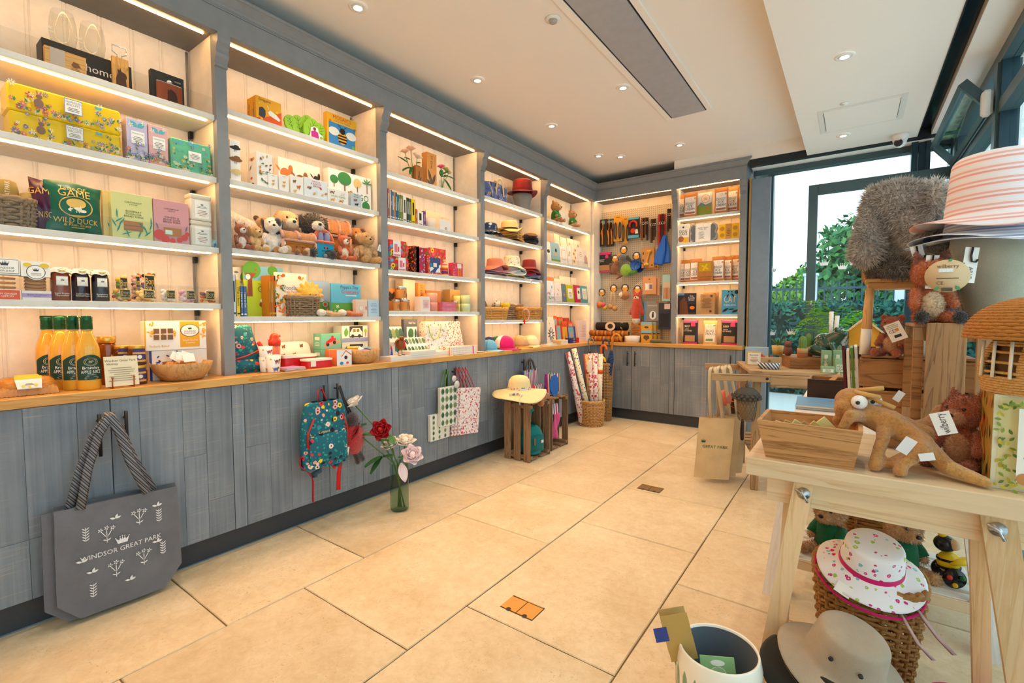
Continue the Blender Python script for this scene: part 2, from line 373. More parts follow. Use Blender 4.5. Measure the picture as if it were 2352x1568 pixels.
# ceiling with lowered soffit along the glazing
ce=struct(MB().box(-.62,XR+.2,YF-.15,6.0,CZ,CZ+.12).build('ceiling',WHITE))
SZ=2.76;SX=2.155
MB().box(SX,2.955,YF,5.30,SZ,CZ).build('soffit',WHITE,ce)
MB().box(3.045,XR,YF,5.30,SZ,CZ).build('soffit_edge',WHITE,ce)
MB().box(2.955,3.045,YF,5.30,SZ+.05,CZ).build('track_channel',mc('1d2b33',.15,.7),ce)
MB().box(2.955,2.962,YF,5.30,SZ-.004,SZ+.05).build('track_lip',BLACK,ce)
MB().box(.905,SX+.3,5.25,5.66,2.815,CZ).build('bulkhead',WHITE,ce)
MB().box(1.66,XR,5.27,5.33,2.745,2.815).build('door_track',mc('2a3036',.35,.3),ce)
MB().box(1.66,XR+.1,5.33,5.62,2.755,2.83).build('head_lining',WHITE,ce)
# recessed cassette in the ceiling
AC=root('ceiling_vent', 'long pale grey recessed ceiling panel with dark slot edges', 'vent',(0,0,0))
px0,px1,py0,py1=1.247,1.515,.2,4.077
MB().box(px0,px1,py0,py1,CZ-.012,CZ-.002).build('panel',m_paint('a9abb2', 'panel_grey'),AC)
mb=MB()
for x0,x1,y0,y1 in ((px0-.055,px0-.012,py0-.05,py1+.035),(px1+.012,px1+.05,py0-.05,py1+.035)):mb.box(x0,x1,y0,y1,CZ-.012,CZ-.0005)
mb.build('frame',mc('f4eee6',.5),AC)
MB().box(px0-.012,px0,py0,py1,CZ-.008,CZ-.0005).box(px1,px1+.012,py0,py1,CZ-.008,CZ-.0005).build('slot',BLACK,AC)
# access hatch, sensors, camera on the soffit
h=root('access_hatch', 'flush white access hatch in the lowered soffit', 'hatch',(2.556,4.447,SZ))
MB().box(-.265,.265,-.26,.26,-.003,-.0002).build('frame',mc('e6e2dc',.5),h);MB().box(-.225,.225,-.235,.235,-.006,-.003).build('panel',WHITE,h)
[MB().box(x,x+.003,-.2,.2,-.0062,-.003).build('gap',BLACK,h) for x in (-.228,.225)]
def downlight(x,y,z,label,group):
    r=root('downlight',label, 'ceiling light',(x,y,z),0,group)
    MB().lathe([(.052,-.001),(.05,-.006),(.036,-.008),(.033,-.004)],24,cap=False).build('bezel',mc('f3efe9',.4),r)
    MB().lathe([(.034,-.004),(.03,-.011),(.023,-.010),(.022,-.005)],24,cap=False).build('ring',mc('e6e2db',.35),r)
    MB().lathe([(.0,-.0055),(.023,-.0055)],16,cap=False).build('lens',memit('fff0d8',22),r)
    l=bpy.data.lights.new('downlight_lamp', 'SPOT');l.energy=SPOT_W;l.color=(1,.80,.58);l.spot_size=rad(105);l.spot_blend=.6;l.shadow_soft_size=.03
    lo=bpy.data.objects.new('lamp',l);COL.objects.link(lo);lo.parent=r;lo.location=(0,0,-.02)
for p in [(.285,1.592),(.302,2.599),(.313,3.616),(.309,4.589),(.30,.58),(.30,-.43)]:downlight(*p,CZ, 'small round recessed spotlight in the ceiling along the left shelving', 'spotlights along the left shelving')
for p in [(1.11,3.322),(1.101,4.773),(1.11,1.85),(1.11,.4)]:downlight(*p,CZ, 'small round recessed spotlight beside the long grey ceiling panel', 'spotlights beside the grey ceiling panel')
downlight(.486,4.752,CZ, 'small round recessed spotlight close beside another one near the corner cornice', 'paired corner spotlight')
for p in [(2.469,3.371),(2.443,4.853),(2.47,1.9)]:downlight(*p,SZ, 'small round recessed spotlight in the lowered soffit', 'spotlights in the soffit')
r=root('motion_sensor', 'small round motion sensor with grey dome on the ceiling', 'sensor',(1.103,2.317,CZ))
MB().lathe([(.045,-.001),(.043,-.008),(.03,-.011)],24).build('base',mc('efe9e1',.5),r);MB().ell((0,0,-.011),(.026,.026,.018)).build('dome',mc('a8a4a0',.4),r)
r=root('smoke_detector', 'tiny round white sensor beside the access hatch', 'sensor',(2.46,4.129,SZ))
MB().lathe([(.028,-.001),(.027,-.006),(.012,-.01),(.01,-.016)],20).build('base',mc('efece6',.5),r)
r=root('security_camera', 'white turret security camera with a dark lens under the soffit', 'camera',(2.833,5.13,SZ))
MB().lathe([(.0,0),(.062,-.0),(.06,-.02),(.05,-.05),(.03,-.058)],24).build('base',mc('f0eeea',.4),r)
hd=MB().ell((0,0,-.06),(.047,.047,.047)).build('ball',mc('f0eeea',.35),r)
M=Matrix.Translation((-.012,-.036,-.075)) @ Euler((rad(62),0,rad(-18))).to_matrix().to_4x4()
MB().lathe([(.0,.016),(.027,.016),(.03,.008),(.03,-.01)],20,M=M).build('lens',mc('33262b',.1),hd)
# kick boards
struct(MB().box(-.12,-.07,YF,5.32,-.006,.124).build('baseboard_left',KICK));struct(MB().box(-.1,1.63,5.272,5.32,-.006,.124).build('baseboard_back',KICK))
struct(MB().box(-.0699,-.064,YF,5.27,0,.006).box(-.064,1.63,5.266,5.272,0,.006).build('trim_1',mc('6f8796',.3,.5)))
# ================================================================ base cabinets
def handle(parent,x,y,z0,z1,ax):
    mb=MB()
    if ax == 'L':
        mb.tube([(x+.03,y,z0),(x+.03,y,z1)],.0065,8);[mb.tube([(x,y,z),(x+.03,y,z)],.005,6) for z in (z0+.03,z1-.03)]
    else:
        mb.tube([(x,y-.03,z0),(x,y-.03,z1)],.0065,8);[mb.tube([(x,y,z),(x,y-.03,z)],.005,6) for z in (z0+.03,z1-.03)]
    return mb.build('handle',BLACK,parent)
def door(cab,a,b,hs,ax,f):
    """planked door between a and b along the run; hs = side of the handle; f = plane of the face"""
    z0,z1=.125,.878;g=.0015
    d=MB().box(f-.02,f-.004,a+g,b-g,z0,z1).build('door',SAW,cab) if ax == 'L' else MB().box(a+g,b-g,f+.004,f+.02,z0,z1).build('door',SAW,cab)
    w=b-a;n=4 if w>.4 else 3;cuts=[a+g];t=[random.uniform(.7,1.3) for _ in range(n)];s=sum(t)
    for q in t:cuts.append(cuts[-1]+(w-2*g)*q/s)
    for i,(p,q) in enumerate(zip(cuts,cuts[1:])):
        zs=[z0,z1]
        if random.random()<.55:zs=[z0,random.uniform(.3,.7),z1]
        for zz0,zz1 in zip(zs,zs[1:]):
            pr=random.uniform(.0,.0012)
            if ax == 'L': MB().bbox(f-.004,f+pr,p+.0004,q-.0004,zz0+.0004,zz1-.0004,.0012).build('plank',SAW,d)
            else:MB().bbox(p+.0004,q-.0004,f-pr,f+.004,zz0+.0004,zz1-.0004,.0012).build('plank',SAW,d)
    hp=(b-.045) if hs>0 else (a+.045)
    if hs:
        handle(d,*((f,hp) if ax == 'L' else (hp,f)),.645,.822,ax)
    return d
FX=-.022;P=[-1.08,-.03,1.006,2.043,3.103,4.165];FW=.06
lab=['nearest the loaf cake', 'where the grey tote bags hang', 'where the floral backpack hangs', 'where the tree-print gift bags hang', 'behind the wooden crates', 'in the corner behind the wicker baskets']
names=['base cabinet with grey sawn planks under the loaf and the juice end', 'base cabinet with grey planked doors where the grey tote bags hang', 'base cabinet with grey planked doors where the floral backpack hangs', 'base cabinet with grey planked doors where the patterned gift bags hang', 'base cabinet with grey planked doors behind the wooden crates', 'corner base cabinet with grey planked doors behind the wicker umbrella baskets']
for i in range(len(P)):
    a=P[i]+FW;b=P[i+1] if i+1<len(P) else 5.22
    c=root('base_cabinet',names[i], 'cabinet',(0,0,0),0, 'grey planked base cabinets')
    MB().box(-.43,FX-.021,P[i]+.001,b-.001,.124,.881).build('body',mc('4a4e55',.6),c)
    MB().box(FX-.02,FX,P[i]+.0015,P[i]+FW-.0015,.125,.878).build('filler_strip',SAW,c)
    m=(a+b)/2;door(c,a,m,1, 'L',FX);door(c,m,b,-1 if i<5 else 0, 'L',FX)
bx=[(-.02,.445,1, 'grey planked back wall cabinet beside the umbrella basket'),(.945,1.578,1, 'grey planked back wall cabinet below the dog treat shelves')]
c=root('base_cabinet',bx[0][3], 'cabinet',(0,0,0),0, 'grey planked base cabinets')
MB().box(.0,.944,5.262,5.6,.124,.881).build('body',mc('4a4e55',.6),c);door(c,.0,.445,1, 'B',5.24);door(c,.447,.887,-1, 'B',5.24)
MB().box(.889,.943,5.24,5.26,.125,.878).build('filler_strip',SAW,c)
c=root('base_cabinet',bx[1][3], 'cabinet',(0,0,0),0, 'grey planked base cabinets')
MB().box(.946,1.63,5.262,5.6,.124,.881).build('body',mc('4a4e55',.6),c);door(c,.947,1.575,1, 'B',5.24);MB().box(1.577,1.63,5.24,5.26,.125,.878).build('filler_strip',SAW,c)
w=root('worktop', 'long oak worktop with square front edge turning the corner', 'worktop')
MB().bbox(-.43,0,YF,5.22,.8815,.92,.002).build('slab',OAK,w);MB().bbox(-.43,1.635,5.2205,5.62,.8815,.92,.002).build('slab',OAKX,w)
# ================================================================ shelving above
ZT=2.665;XB=-.41;XS=-.125;XP=-.108
LEV={1:[2.26,1.946,1.587,1.298],2:[2.316,1.955,1.595,1.231],3:[2.254,1.925,1.564,1.272],4:[2.305,1.969,1.614,1.198],5:[2.281,1.839,1.397],6:[2.335,2.052,1.614,1.25]}
PIL=[(-.03,.025),(1.0145,1.069),(2.045,2.101),(3.122,3.178),(4.163,4.222),(5.30,5.334)]
CLEARLIP=mglass('fbfcfc',.05,.25,.985)
def board_mesh(w,h):
    mb=MB();q=[(-w/2,.006),(-w/2+.004,0),(w/2-.016,0),(w/2-.013,.004),(w/2-.010,.001),(w/2-.004,.001),(w/2,.006)]   # bead and groove section
    for (x0,y0),(x1,y1) in zip(q,q[1:]):mb.add([(x0,y0,0),(x1,y1,0),(x1,y1,h),(x0,y0,h)],[(0,1,2,3)])
    return mb.mesh('board',CREAM)
def corbel(parent,a,b,ax='L',ff=XP):
    pts=[(0,2.50),(.012,2.503),(.012,2.517),(.006,2.521),(.01,2.53),(.024,2.545),(.03,2.56),(.026,2.578),(.03,2.595),(.044,2.61),(.05,2.63),(.05,2.652),(0,2.652)]
    mb=MB();n=len(pts)
    if ax == 'L': vs=[(ff+o,y,z) for y in (a-.003,b+.003) for o,z in pts]
    else:vs=[(x,ff-o,z) for x in (b+.003,a-.003) for o,z in pts]
    mb.add(vs,[tuple(range(n)),tuple(range(2*n-1,n-1,-1))]+[(i,(i+1) % n,(i+1) % n+n,i+n) for i in range(n)])
    return mb.build('corbel',GREY,parent)
bays={1:(.025,1.0145),2:(1.069,2.045),3:(2.101,3.122),4:(3.178,4.163),5:(4.222,5.30),0:(-1.0,-.03)}
blab={0: 'grey framed shelving bay with empty shelves beyond the loaf cake',1: 'grey framed shelving bay stocked with food, tins and juice',2: 'grey framed shelving bay stocked with soft toys and picture books',3: 'grey framed shelving bay stocked with roses, candles and stationery',4: 'grey framed shelving bay stocked with hats and caps',5: 'corner shelving bay stocked with teddies and greeting cards'}
for i,(a,b) in bays.items():
    u=root('shelving_unit',blab[i], 'shelving',(0,0,0),0, 'lit shelving bays along the left wall')
    bp=MB().box(-.448,XB-.007,a,b,.9205,ZT).build('back_panel',CREAM,u);nb=8;w=(b-a)/nb;bm=board_mesh(w-.0005,ZT-.921)
    for k in range(nb):mk('board',bm,bp,(XB-.001,a+w*(k+.5),.9208),QL)
    MB().box(-.44,XP,a,b,ZT,ZT+.02).build('top_panel',m_paint('6f6c6a', 'top_grey'),u)
    d0,d1=b,{0:.025,1:1.069,2:2.101,3:3.178,4:4.222,5:5.45}[i]
    if i<5:
        MB().box(-.44,-.15,d0+.0005,d1-.0005,.9205,ZT).build('side_panel',CREAM,u)
        MB().box(-.1502,XP,d0,d1,.9205,ZT).build('pilaster',GREY,u);corbel(u,d0,d1)
    else:MB().box(-.44,-.14,b,b+.034,.9205,ZT).build('side_panel',CREAM,u)
    lv=LEV.get(i,LEV[1])
    for z in lv+[ZT+.001]:
        if z<ZT:
            s=MB().bbox(XB+.002,XS,a+.001,b-.001,z-.028,z,.0015).build('shelf',SHELF,u)
            if i in (1,0):MB().box(XS-.004,XS-.001,a+.01,b-.01,z+.0003,z+.085).build('lip',CLEARLIP,s)
            MB().box(XB+.004,XB+.03,b-.022,b-.006,z-.062,z-.029).build('bracket',BLACK,s)
        else:s=u
        e0,e1=a+.012,b-.03
        MB().box(XS-.035,XS-.026,e0,e1,z-.0325 if z<ZT else ZT-.006,z-.0285 if z<ZT else ZT-.001).build('led_strip',LED,s)
    MB().box(XB,XB+.006,b-.02,b-.008,.93,ZT-.01).build('slotted_rail',mc('8d8f92',.3,.9),u)
    if i==0:continue
# back wall bays
ub=root('pegboard_unit', 'grey framed bay with perforated board for dog toys and leads', 'shelving')
MB().box(-.11,.868,5.60,5.612,.9205,ZT).build('back_panel',CREAM,ub)
MB().box(-.1,.868,5.335,5.62,ZT,ZT+.02).build('top_panel',m_paint('6f6c6a', 'top_grey2'),ub)
MB().box(-.139,-.10,5.335,5.62,.9205,ZT).build('corner_post',CREAM,ub)
t=NT('pegboard');c=t.coord();sp=t.n('SeparateXYZ');t.l(c,sp.inputs[0])
q=[t.math('SUBTRACT',t.math('FRACT',t.math('MULTIPLY',sp.outputs[k],39.4)),.5) for k in ('X', 'Z')]
rr=t.math('SQRT',t.math('ADD',t.math('MULTIPLY',q[0],q[0]),t.math('MULTIPLY',q[1],q[1])))
t.bsdf(t.mix(t.math('LESS_THAN',rr,.15),hx('cfc3ad'),hx('3a322a')),.6);PEG=t.m
MB().box(-.096,.862,5.555,5.562,.921,2.555).build('pegboard',PEG,ub);MB().box(-.096,.862,5.563,5.60,2.535,2.555).build('batten',CREAM,ub)
MB().box(-.09,.85,5.355,5.364,ZT-.006,ZT-.001).build('led_strip',LED,ub)
u6=root('shelving_unit', 'narrow grey framed bay stocked with dog treats on the back wall', 'shelving')
bp=MB().box(.92,1.60,5.60,5.612,.9205,ZT).build('back_panel',CREAM,u6);bm=board_mesh(.1295,ZT-.921)
for k in range(5):mk('board',bm,bp,(.92+.13*(k+.5),5.593,.9208),0)
MB().box(.868,.922,5.37,5.62,.9205,ZT).box(1.567,1.6,5.37,5.62,.9205,ZT).build('side_panel',CREAM,u6)
MB().box(.868,.922,5.328,5.37,.9205,ZT).build('pilaster',GREY,u6);corbel(u6,.868,.922, 'B',5.328)
MB().box(1.567,1.628,5.328,5.37,.9205,ZT).build('pilaster',GREY,u6);corbel(u6,1.567,1.628, 'B',5.328)
MB().box(1.6,1.628,5.37,5.66,.9205,ZT).build('end_panel',GREY,u6);MB().box(.92,1.6,5.33,5.62,ZT,ZT+.02).build('top_panel',GREY,u6)
for z in LEV[6]+[ZT+.001]:
    if z<ZT:
        s=MB().bbox(.923,1.566,5.345,5.592,z-.028,z,.0015).build('shelf',SHELF,u6)
        MB().box(.93,.945,5.565,5.59,z-.06,z-.029).build('bracket',BLACK,s)
    else:s=u6
    MB().box(.935,1.555,5.372,5.381,z-.0325 if z<ZT else ZT-.006,z-.0285 if z<ZT else ZT-.001).build('led_strip',LED,s)
# cornice: frieze board and crown swept round the corner and returned at the end
def sweep(prof,name,mat,parent,closed=True):
    lanes=[]
    for o,z in prof:lanes.append([(-.058+o,YF,z),(-.058+o,5.278-o,z),(1.632+o,5.278-o,z),(1.632+o,5.66,z)])
    n=len(prof);mb=MB();vs=[p for l in lanes for p in l];m=n if closed else n-1
    return mb.add(vs,[(i*4+k,i*4+k+1,((i+1) % n)*4+k+1,((i+1) % n)*4+k) for i in range(m) for k in range(3)]).build(name,mat,parent)
co=root('cornice', 'deep grey frieze and stepped crown moulding above the shelving', 'cornice')
sweep([(0,2.652),(0,2.765),(-.045,2.765),(-.045,2.652)], 'frieze',GREY,co)
sweep([(-.02,2.766),(.004,2.766),(.004,2.772),(-.001,2.775),(.006,2.782),(.008,2.792),(.014,2.797),(.022,2.806),(.034,2.818),(.04,2.822),(.04,2.827),(.046,2.829),(.05,2.833),(.05,2.842),(-.02,2.842)], 'crown',GREY,co)
MB().box(-.45,-.075,YF,5.66,2.70,2.72).box(-.075,1.6,5.30,5.66,2.70,2.72).build('top_board',mc('55504c',.9),co)

# ================================================================ glazing
FRM=mc('4c6166',.35,.2);FRD=mc('2c4450',.3,.3);PANE=mglass('eef8f6',.0,tint=.97);DECAL=mc('fbfdfd',.7)
w1=struct(bpy.data.objects.new('window_1',None));COL.objects.link(w1)
MB().box(1.66,3.22,5.50,5.60,2.70,2.765).build('head_frame',FRM,w1)
MB().box(1.80,1.85,5.50,5.60,0,2.70).build('frame_post',FRM,w1)
MB().box(1.85,3.2,5.50,5.60,0,.06).build('sill_frame',FRM,w1)
for x0,x1,y0,y1 in ((2.93,2.975,5.40,5.52),(2.98,3.03,5.44,5.56),(3.03,3.06,5.42,5.56),(3.19,3.225,5.44,5.6)):MB().box(x0,x1,y0,y1,0,2.76).build('mullion',FRD,w1)
MB().box(1.85,2.93,5.545,5.555,.06,2.70).build('pane',PANE,w1);MB().box(3.06,3.19,5.545,5.555,.06,2.70).build('pane',PANE,w1)
for x,z in ((2.306,1.73),(2.456,1.685),(2.548,1.72),(1.86,1.03),(2.042,1.04),(1.852,1.69)):MB().crown(0,0,.085,0,0).build('crown_decal',DECAL,w1,(x,5.53,z))
# hinged door leaf standing in front of the fixed glazing
d1=struct(bpy.data.objects.new('door_1',None));COL.objects.link(d1);yd=5.40
MB().bbox(2.168,2.245,yd-.02,yd+.04,.02,2.50,.004).build('stile',FRM,d1);MB().bbox(2.245,3.22,yd-.02,yd+.04,2.405,2.50,.004).build('top_rail',FRM,d1)
MB().bbox(2.245,2.36,yd-.02,yd+.04,.02,1.262,.004).build('lower_panel',FRM,d1);MB().box(2.36,2.9,yd-.02,yd+.04,.02,.25).build('bottom_rail',FRM,d1)
MB().lathe([(.0,.004),(.011,.004),(.011,0)],14,M=Matrix.Translation((2.215,yd-.021,1.372)) @ Euler((pi/2,0,0)).to_matrix().to_4x4()).box(2.209,2.221,yd-.0245,yd-.021,1.342,1.365).build('keyhole',CHROME,d1)
# pocket panel beside the shelving
pn=tag(MB().bbox(1.668,1.842,5.36,5.395,.0,2.64,.003).build('sliding_panel',m_paint('7f8fa0', 'panel_blue_grey')), 'tall plain blue grey sliding panel beside the dog treat shelves', 'panel')
MB().box(1.645,1.664,5.37,5.64,.02,2.66).build('edge_batten',mwood('d3a35f', 'b27c3e',1., 'Z'),u6)
# right hand glazing
w2=struct(bpy.data.objects.new('window_2',None));COL.objects.link(w2)
MB().box(3.20,3.28,YF,5.5,2.69,2.765).build('head_frame',FRM,w2);MB().box(3.20,3.28,YF,5.5,0,.08).build('sill_frame',FRM,w2);MB().box(3.20,3.28,YF,5.42,2.40,2.47).build('transom',FRM,w2)
for y in (5.28,3.86,2.5,1.2,-.1,-1.3):MB().box(3.19,3.29,y-.04,y+.04,0,2.69).build('mullion',FRM,w2);MB().box(3.205,3.275,y-.07,y-.042,.08,2.69).build('gasket',FRD,w2)
for a,b in ((3.9,5.24),(2.54,3.79),(1.24,2.43),(-.06,1.13),(-1.26,-.17)):MB().box(3.245,3.25,a,b,.08,2.40).build('pane',PANE,w2)
for a,b in ((2.54,3.79),(1.24,2.43),(-.06,1.13),(-1.26,-.17)):MB().box(3.245,3.25,a,b,2.47,2.69).build('pane',PANE,w2)
sash=root('vent_sash', 'small top-opening fanlight sash tilted into the room', 'window',(3.2,4.57,2.475),(0,rad(-38),0))
mb=MB();[mb.box(-.03,.02,*q) for q in ((-.66,.66,0,.03),(-.66,.66,.20,.23),(-.66,-.63,.03,.2),(.63,.66,.03,.2))];mb.build('frame',FRM,sash);MB().box(-.012,-.008,-.63,.63,.03,.2).build('pane',PANE,sash)
r=root('window_actuator', 'small white window opener box on the glazing mullion', 'window opener',(3.185,3.87,2.50));MB().bbox(-.05,0,-.03,.03,-.09,.06,.014).build('case',mc('efefec',.4),r);MB().box(-.052,-.05,-.012,.012,-.07,.04).build('cover',mc('dcdcd8',.4),r)
# ================================================================ outdoors
GROUND=tag(MB().box(-14,16,5.9,40,-.06,-.012).build('ground',mc('c9cfd2',.9)), 'pale paved terrace outside the glass', 'paving');GROUND['kind'] = 'structure'
def m_leaf(h,h2,nm):
    t=NT(nm);c=t.coord();n=t.noise(c,5,3);p=t.bsdf(t.ramp(n,[(.35,hx(h2)),(.65,hx(h))]),.7,spec=.2);return t.m
LG=[m_leaf('5f9a4e', '2f6f5a', 'leaf_mid'),m_leaf('3f7f6a', '1f5560', 'leaf_blue'),m_leaf('9cc45a', '5f9a48', 'leaf_bright'),m_leaf('7fb27a', '3f7f6f', 'leaf_soft')]
BARK=mc('b9b2a4',.9)
def leaves(blobs,n,size,seed,flat=1.):
    """leaf quads scattered through ellipsoid shells"""
    rnd=random.Random(seed);vs=[];fs=[];tot=sum(b[3]*b[4]*b[5] for b in blobs)**1
    for cx,cy,cz,rx,ry,rz in blobs:
        for _ in range(int(n*rx*ry*rz/tot)):
            d=V((rnd.gauss(0,1),rnd.gauss(0,1),rnd.gauss(0,1))).normalized();k=rnd.uniform(.45,1.03)
            p=V((cx+d.x*rx*k,cy+d.y*ry*k,cz+d.z*rz*k));a=V((rnd.gauss(0,1),rnd.gauss(0,1),rnd.gauss(0,1))).normalized();b=a.cross(d)
            if b.length<.01:continue
            b=b.normalized()*size*rnd.uniform(.5,1.1)*.6;a=a*size*rnd.uniform(.6,1.2);i=len(vs)
            vs+=[p-a,p+b,p+a,p-b];fs.append((i,i+1,i+2,i+3))
    return vs,fs
def tree(x,y,h,crown,mat,label,seed,trunk=.12):
    t=root('tree',label, 'tree',(x,y,-.012),0, 'trees beyond the fence')
    MB().tube([(0,0,0),(.1,0,h*.35),(-.05,.1,h*.62),(.1,0,h*.9)],[trunk,trunk*.8,trunk*.55,trunk*.2],7).tube([(.06,0,h*.3),(.7,.1,h*.6),(1.0,.2,h*.75)],[trunk*.6,trunk*.4,trunk*.15],6).build('trunk',BARK,t)
    f=MB().add(*leaves(crown,5200,.17,seed)).build('foliage',mat,t);f['kind'] = 'stuff';return t
tree(-2.1,20,4.2,[(0,0,3.2,1.5,1.3,1.3),(.8,0,2.4,1.2,1,1.1),(-.9,0,2.6,1.4,1,1.2),(.9,.3,3.0,.9,.8,.7)],LG[3], 'pale leafy tree with a thin forked trunk beyond the fence',1)
tree(.6,24.5,3.4,[(0,0,2.2,1.0,1,.9),(.6,0,2.8,.8,.7,.8),(-.5,0,2.0,.9,.8,.8)],LG[2], 'bright yellow green bushy tree behind the railings',2)
tree(3.0,20.5,5.0,[(0,0,3.6,1.7,1.4,1.3),(1.4,0,3.2,1.5,1.3,1.3),(-1.1,0,2.6,1.1,1,1.0),(.4,0,2.0,1.8,1.2,1.0)],LG[0], 'tall broad mid green tree seen through the glass door',3)
tree(6.6,16.9,4.6,[(0,0,3.6,1.7,1.4,1.3),(1.2,0,3.0,1.6,1.3,1.3),(-1.1,0,2.6,1.5,1,1.0)],LG[1], 'dark blue green tree standing behind the grey rabbit',4)
tree(-4.6,23,4.5,[(0,0,3.2,1.8,1.4,1.4),(1.2,0,2.6,1.4,1.2,1.1)],LG[1], 'dark green tree farthest along behind the sliding panel',5)
tree(13.2,12.2,5,[(0,0,3.2,2.0,1.8,1.5),(1,-1,2.4,1.6,1.3,1.2)],LG[3], 'soft green tree outside the side glazing',6)
def hedge(x0,x1,y0,y1,h,mat,label,seed,n):
    t=root('hedge',label, 'hedge',((x0+x1)/2,(y0+y1)/2,-.012));w=(x1-x0)/2;d=(y1-y0)/2
    MB().box(-w+.06,w-.06,-d+.06,d-.06,0,h-.06).build('core',mc('1f3f38',.9),t);rnd=random.Random(seed);vs=[];fs=[]
    for _ in range(n):
        f=rnd.random()
        p=V((rnd.uniform(-w,w),-d+rnd.gauss(0,.03),rnd.uniform(.02,h))) if f<.6 else V((rnd.uniform(-w,w),rnd.uniform(-d,d),h+rnd.gauss(0,.025)))
        a=V((rnd.gauss(0,1),rnd.gauss(0,.6),rnd.gauss(0,1))).normalized()*.045;b=a.cross(V((rnd.gauss(0,1),rnd.gauss(0,1),rnd.gauss(0,1)))).normalized()*.026;i=len(vs);vs+=[p-a,p+b,p+a,p-b];fs.append((i,i+1,i+2,i+3))
    f=MB().add(vs,fs).build('foliage',mat,t);f['kind'] = 'stuff'
hedge(-2.5,8.0,8.6,9.4,1.42,LG[1], 'long clipped dark hedge outside the back window',11,14000)
hedge(-6,9,11.2,12,1.35,LG[2], 'second brighter clipped hedge in front of the railings',12,9000)
fe=root('railing_fence', 'dark metal railing fence with thin uprights behind the hedges', 'fence',(0,15,0));RM=mc('3c5668',.5)
bar=MB().box(-.016,.016,-.016,.016,0,2.15).mesh('upright',RM)
for k in range(-30,66):mk('upright',bar,fe,(k*.16,0,0))
for z in (.3,1.95):MB().box(-4.9,10.6,-.02,.02,z,z+.05).build('rail',RM,fe)
for k,(x,lb) in enumerate(((-.6,0),(3.5,1))):tag(MB().box(-.14,.14,-.14,.14,0,2.3).box(-.17,.17,-.17,.17,2.3,2.36).build('gate_pier',mc('dfe6ea',.8),None,(x if k else 1.63,14.6,-.012)),('pale square fence pier at the gap in the railings', 'pale square fence pier beside the solid blue fence')[k], 'pier')
tag(MB().box(0,3.6,0,.06,0,2.2).build('board_fence',mc('3f7fa0',.6),None,(3.72,14.6,-.012)), 'solid blue boarded fence beyond the pier', 'fence')
cr=root('parked_car', 'pale parked car seen behind the railings', 'car',(.4,17.3,-.012)); 
MB().prism([(-1.9,.3),(1.9,.3),(1.95,.8),(1.2,.95),(.7,1.42),(-.9,1.45),(-1.5,.98),(-1.95,.85)],-.8,.8).build('body',mc('e6edf2',.3),cr)
MB().prism([(1.0,.98),(.62,1.36),(-.8,1.38),(-1.3,1.0)],-.81,.81).build('windows',mc('4c6374',.15),cr)
for x in (-1.2,1.2):MB().lathe([(.0,-.84),(.31,-.84),(.31,.84),(0,.84)],18,M=Matrix.Translation((0,0,.31)) @ Matrix.Translation((x,0,0)) @ Euler((pi/2,0,0)).to_matrix().to_4x4()).build('axle_wheels',mc('22262a',.7),cr)
lp=root('lamp_post', 'thin pale lamp post beyond the railings', 'lamp post',(.02,16.0,-.012));MB().tube([(0,0,0),(0,0,3.05)],.035,8).build('pole',mc('cfdde6',.5),lp);MB().lathe([(.0,3.3),(.16,3.22),(.22,3.1),(.1,3.03),(0,3.02)],16).build('lantern',mc('e9f1f6',.4),lp)
bw=struct(MB().box(-14,16,38,38.2,0,2.2).build('wall_garden',mc('8fa8a0',.9)))

# ================================================================ kit for stock
def ink(mb,w,h,spec,y=-.0007,M=None,sub=0):
    """flat print; positions are fractions of the face, sizes fractions of its height"""
    for i,q in enumerate(spec):
        yy=y-.00025*i;k=q[0];X_=lambda f:(f-.5)*w
        if k == 'r' and sub:mb.grid(lambda u,v:(X_(q[1]+(q[2]-q[1])*u),yy,h*(q[3]+(q[4]-q[3])*v)),9,9,q[5],False)
        elif k == 'r': mb.rect(X_(q[1]),X_(q[2]),q[3]*h,q[4]*h,yy,q[5],M)
        elif k == 't': mb.text(q[1],q[2]*h,X_(q[3]),q[4]*h,yy,q[5],(q[6] if len(q)>6 else .92)*w,M,q[7] if len(q)>7 else 0)
        elif k == 'd': mb.disc(X_(q[1]),q[2]*h,q[3]*h,yy,q[4],20,q[5] if len(q)>5 else 1,M)
        elif k == 'o': mb.disc(X_(q[1]),q[2]*h,q[3]*h,yy,q[4],22,q[6] if len(q)>6 else 1,M);mb.disc(X_(q[1]),q[2]*h,q[3]*h*.92,yy-.00012,q[5],22,q[6] if len(q)>6 else 1,M)
        elif k == 'b': mb.bloom(X_(q[1]),q[2]*h,q[3]*h,yy,q[4],q[5],q[6] if len(q)>6 else 5,M,i)
        elif k == 'l': mb.lines(X_(q[1]),X_(q[2]),q[3]*h,q[4]*h,q[5],yy,q[6],M=M)
        elif k == 'c': mb.crown(X_(q[1]),q[2]*h,q[3]*h,yy,q[4],M)
        elif k == 'f': mb.leaf(X_(q[1]),q[2]*h,q[3]*h,q[4]*h,q[5],yy,q[6],M)
        elif k == 'p': mb.flat([(X_(a),b*h) for a,b in q[1]],yy,q[2],M)
    return mb
def pals(p):return [mc(x,.5) if isinstance(x,str) else x for x in p]
def carton(label,cat,loc,w,d,h,body,spec=(),pal=(),rz=QL,name='carton',group=None,b=.0012,side=None,top=None,spal=None):
    mats=[mc(body,.5) if isinstance(body,str) else body];mb=MB().bbox(-w/2,w/2,0,d,0,h,b)
    o=tag(mb.build(name,mats,None,loc,rz),label,cat,group)
    if spec:ink(MB(),w,h,spec).build('print',pals(pal),o)
    if side:   # print on the left flank
        M=Matrix.Translation((-w/2,d/2,0)) @ Matrix.Rotation(-pi/2,4, 'Z');ink(MB(),d,h,side,M=M).build('side_print',pals(spal or pal),o)
    return o
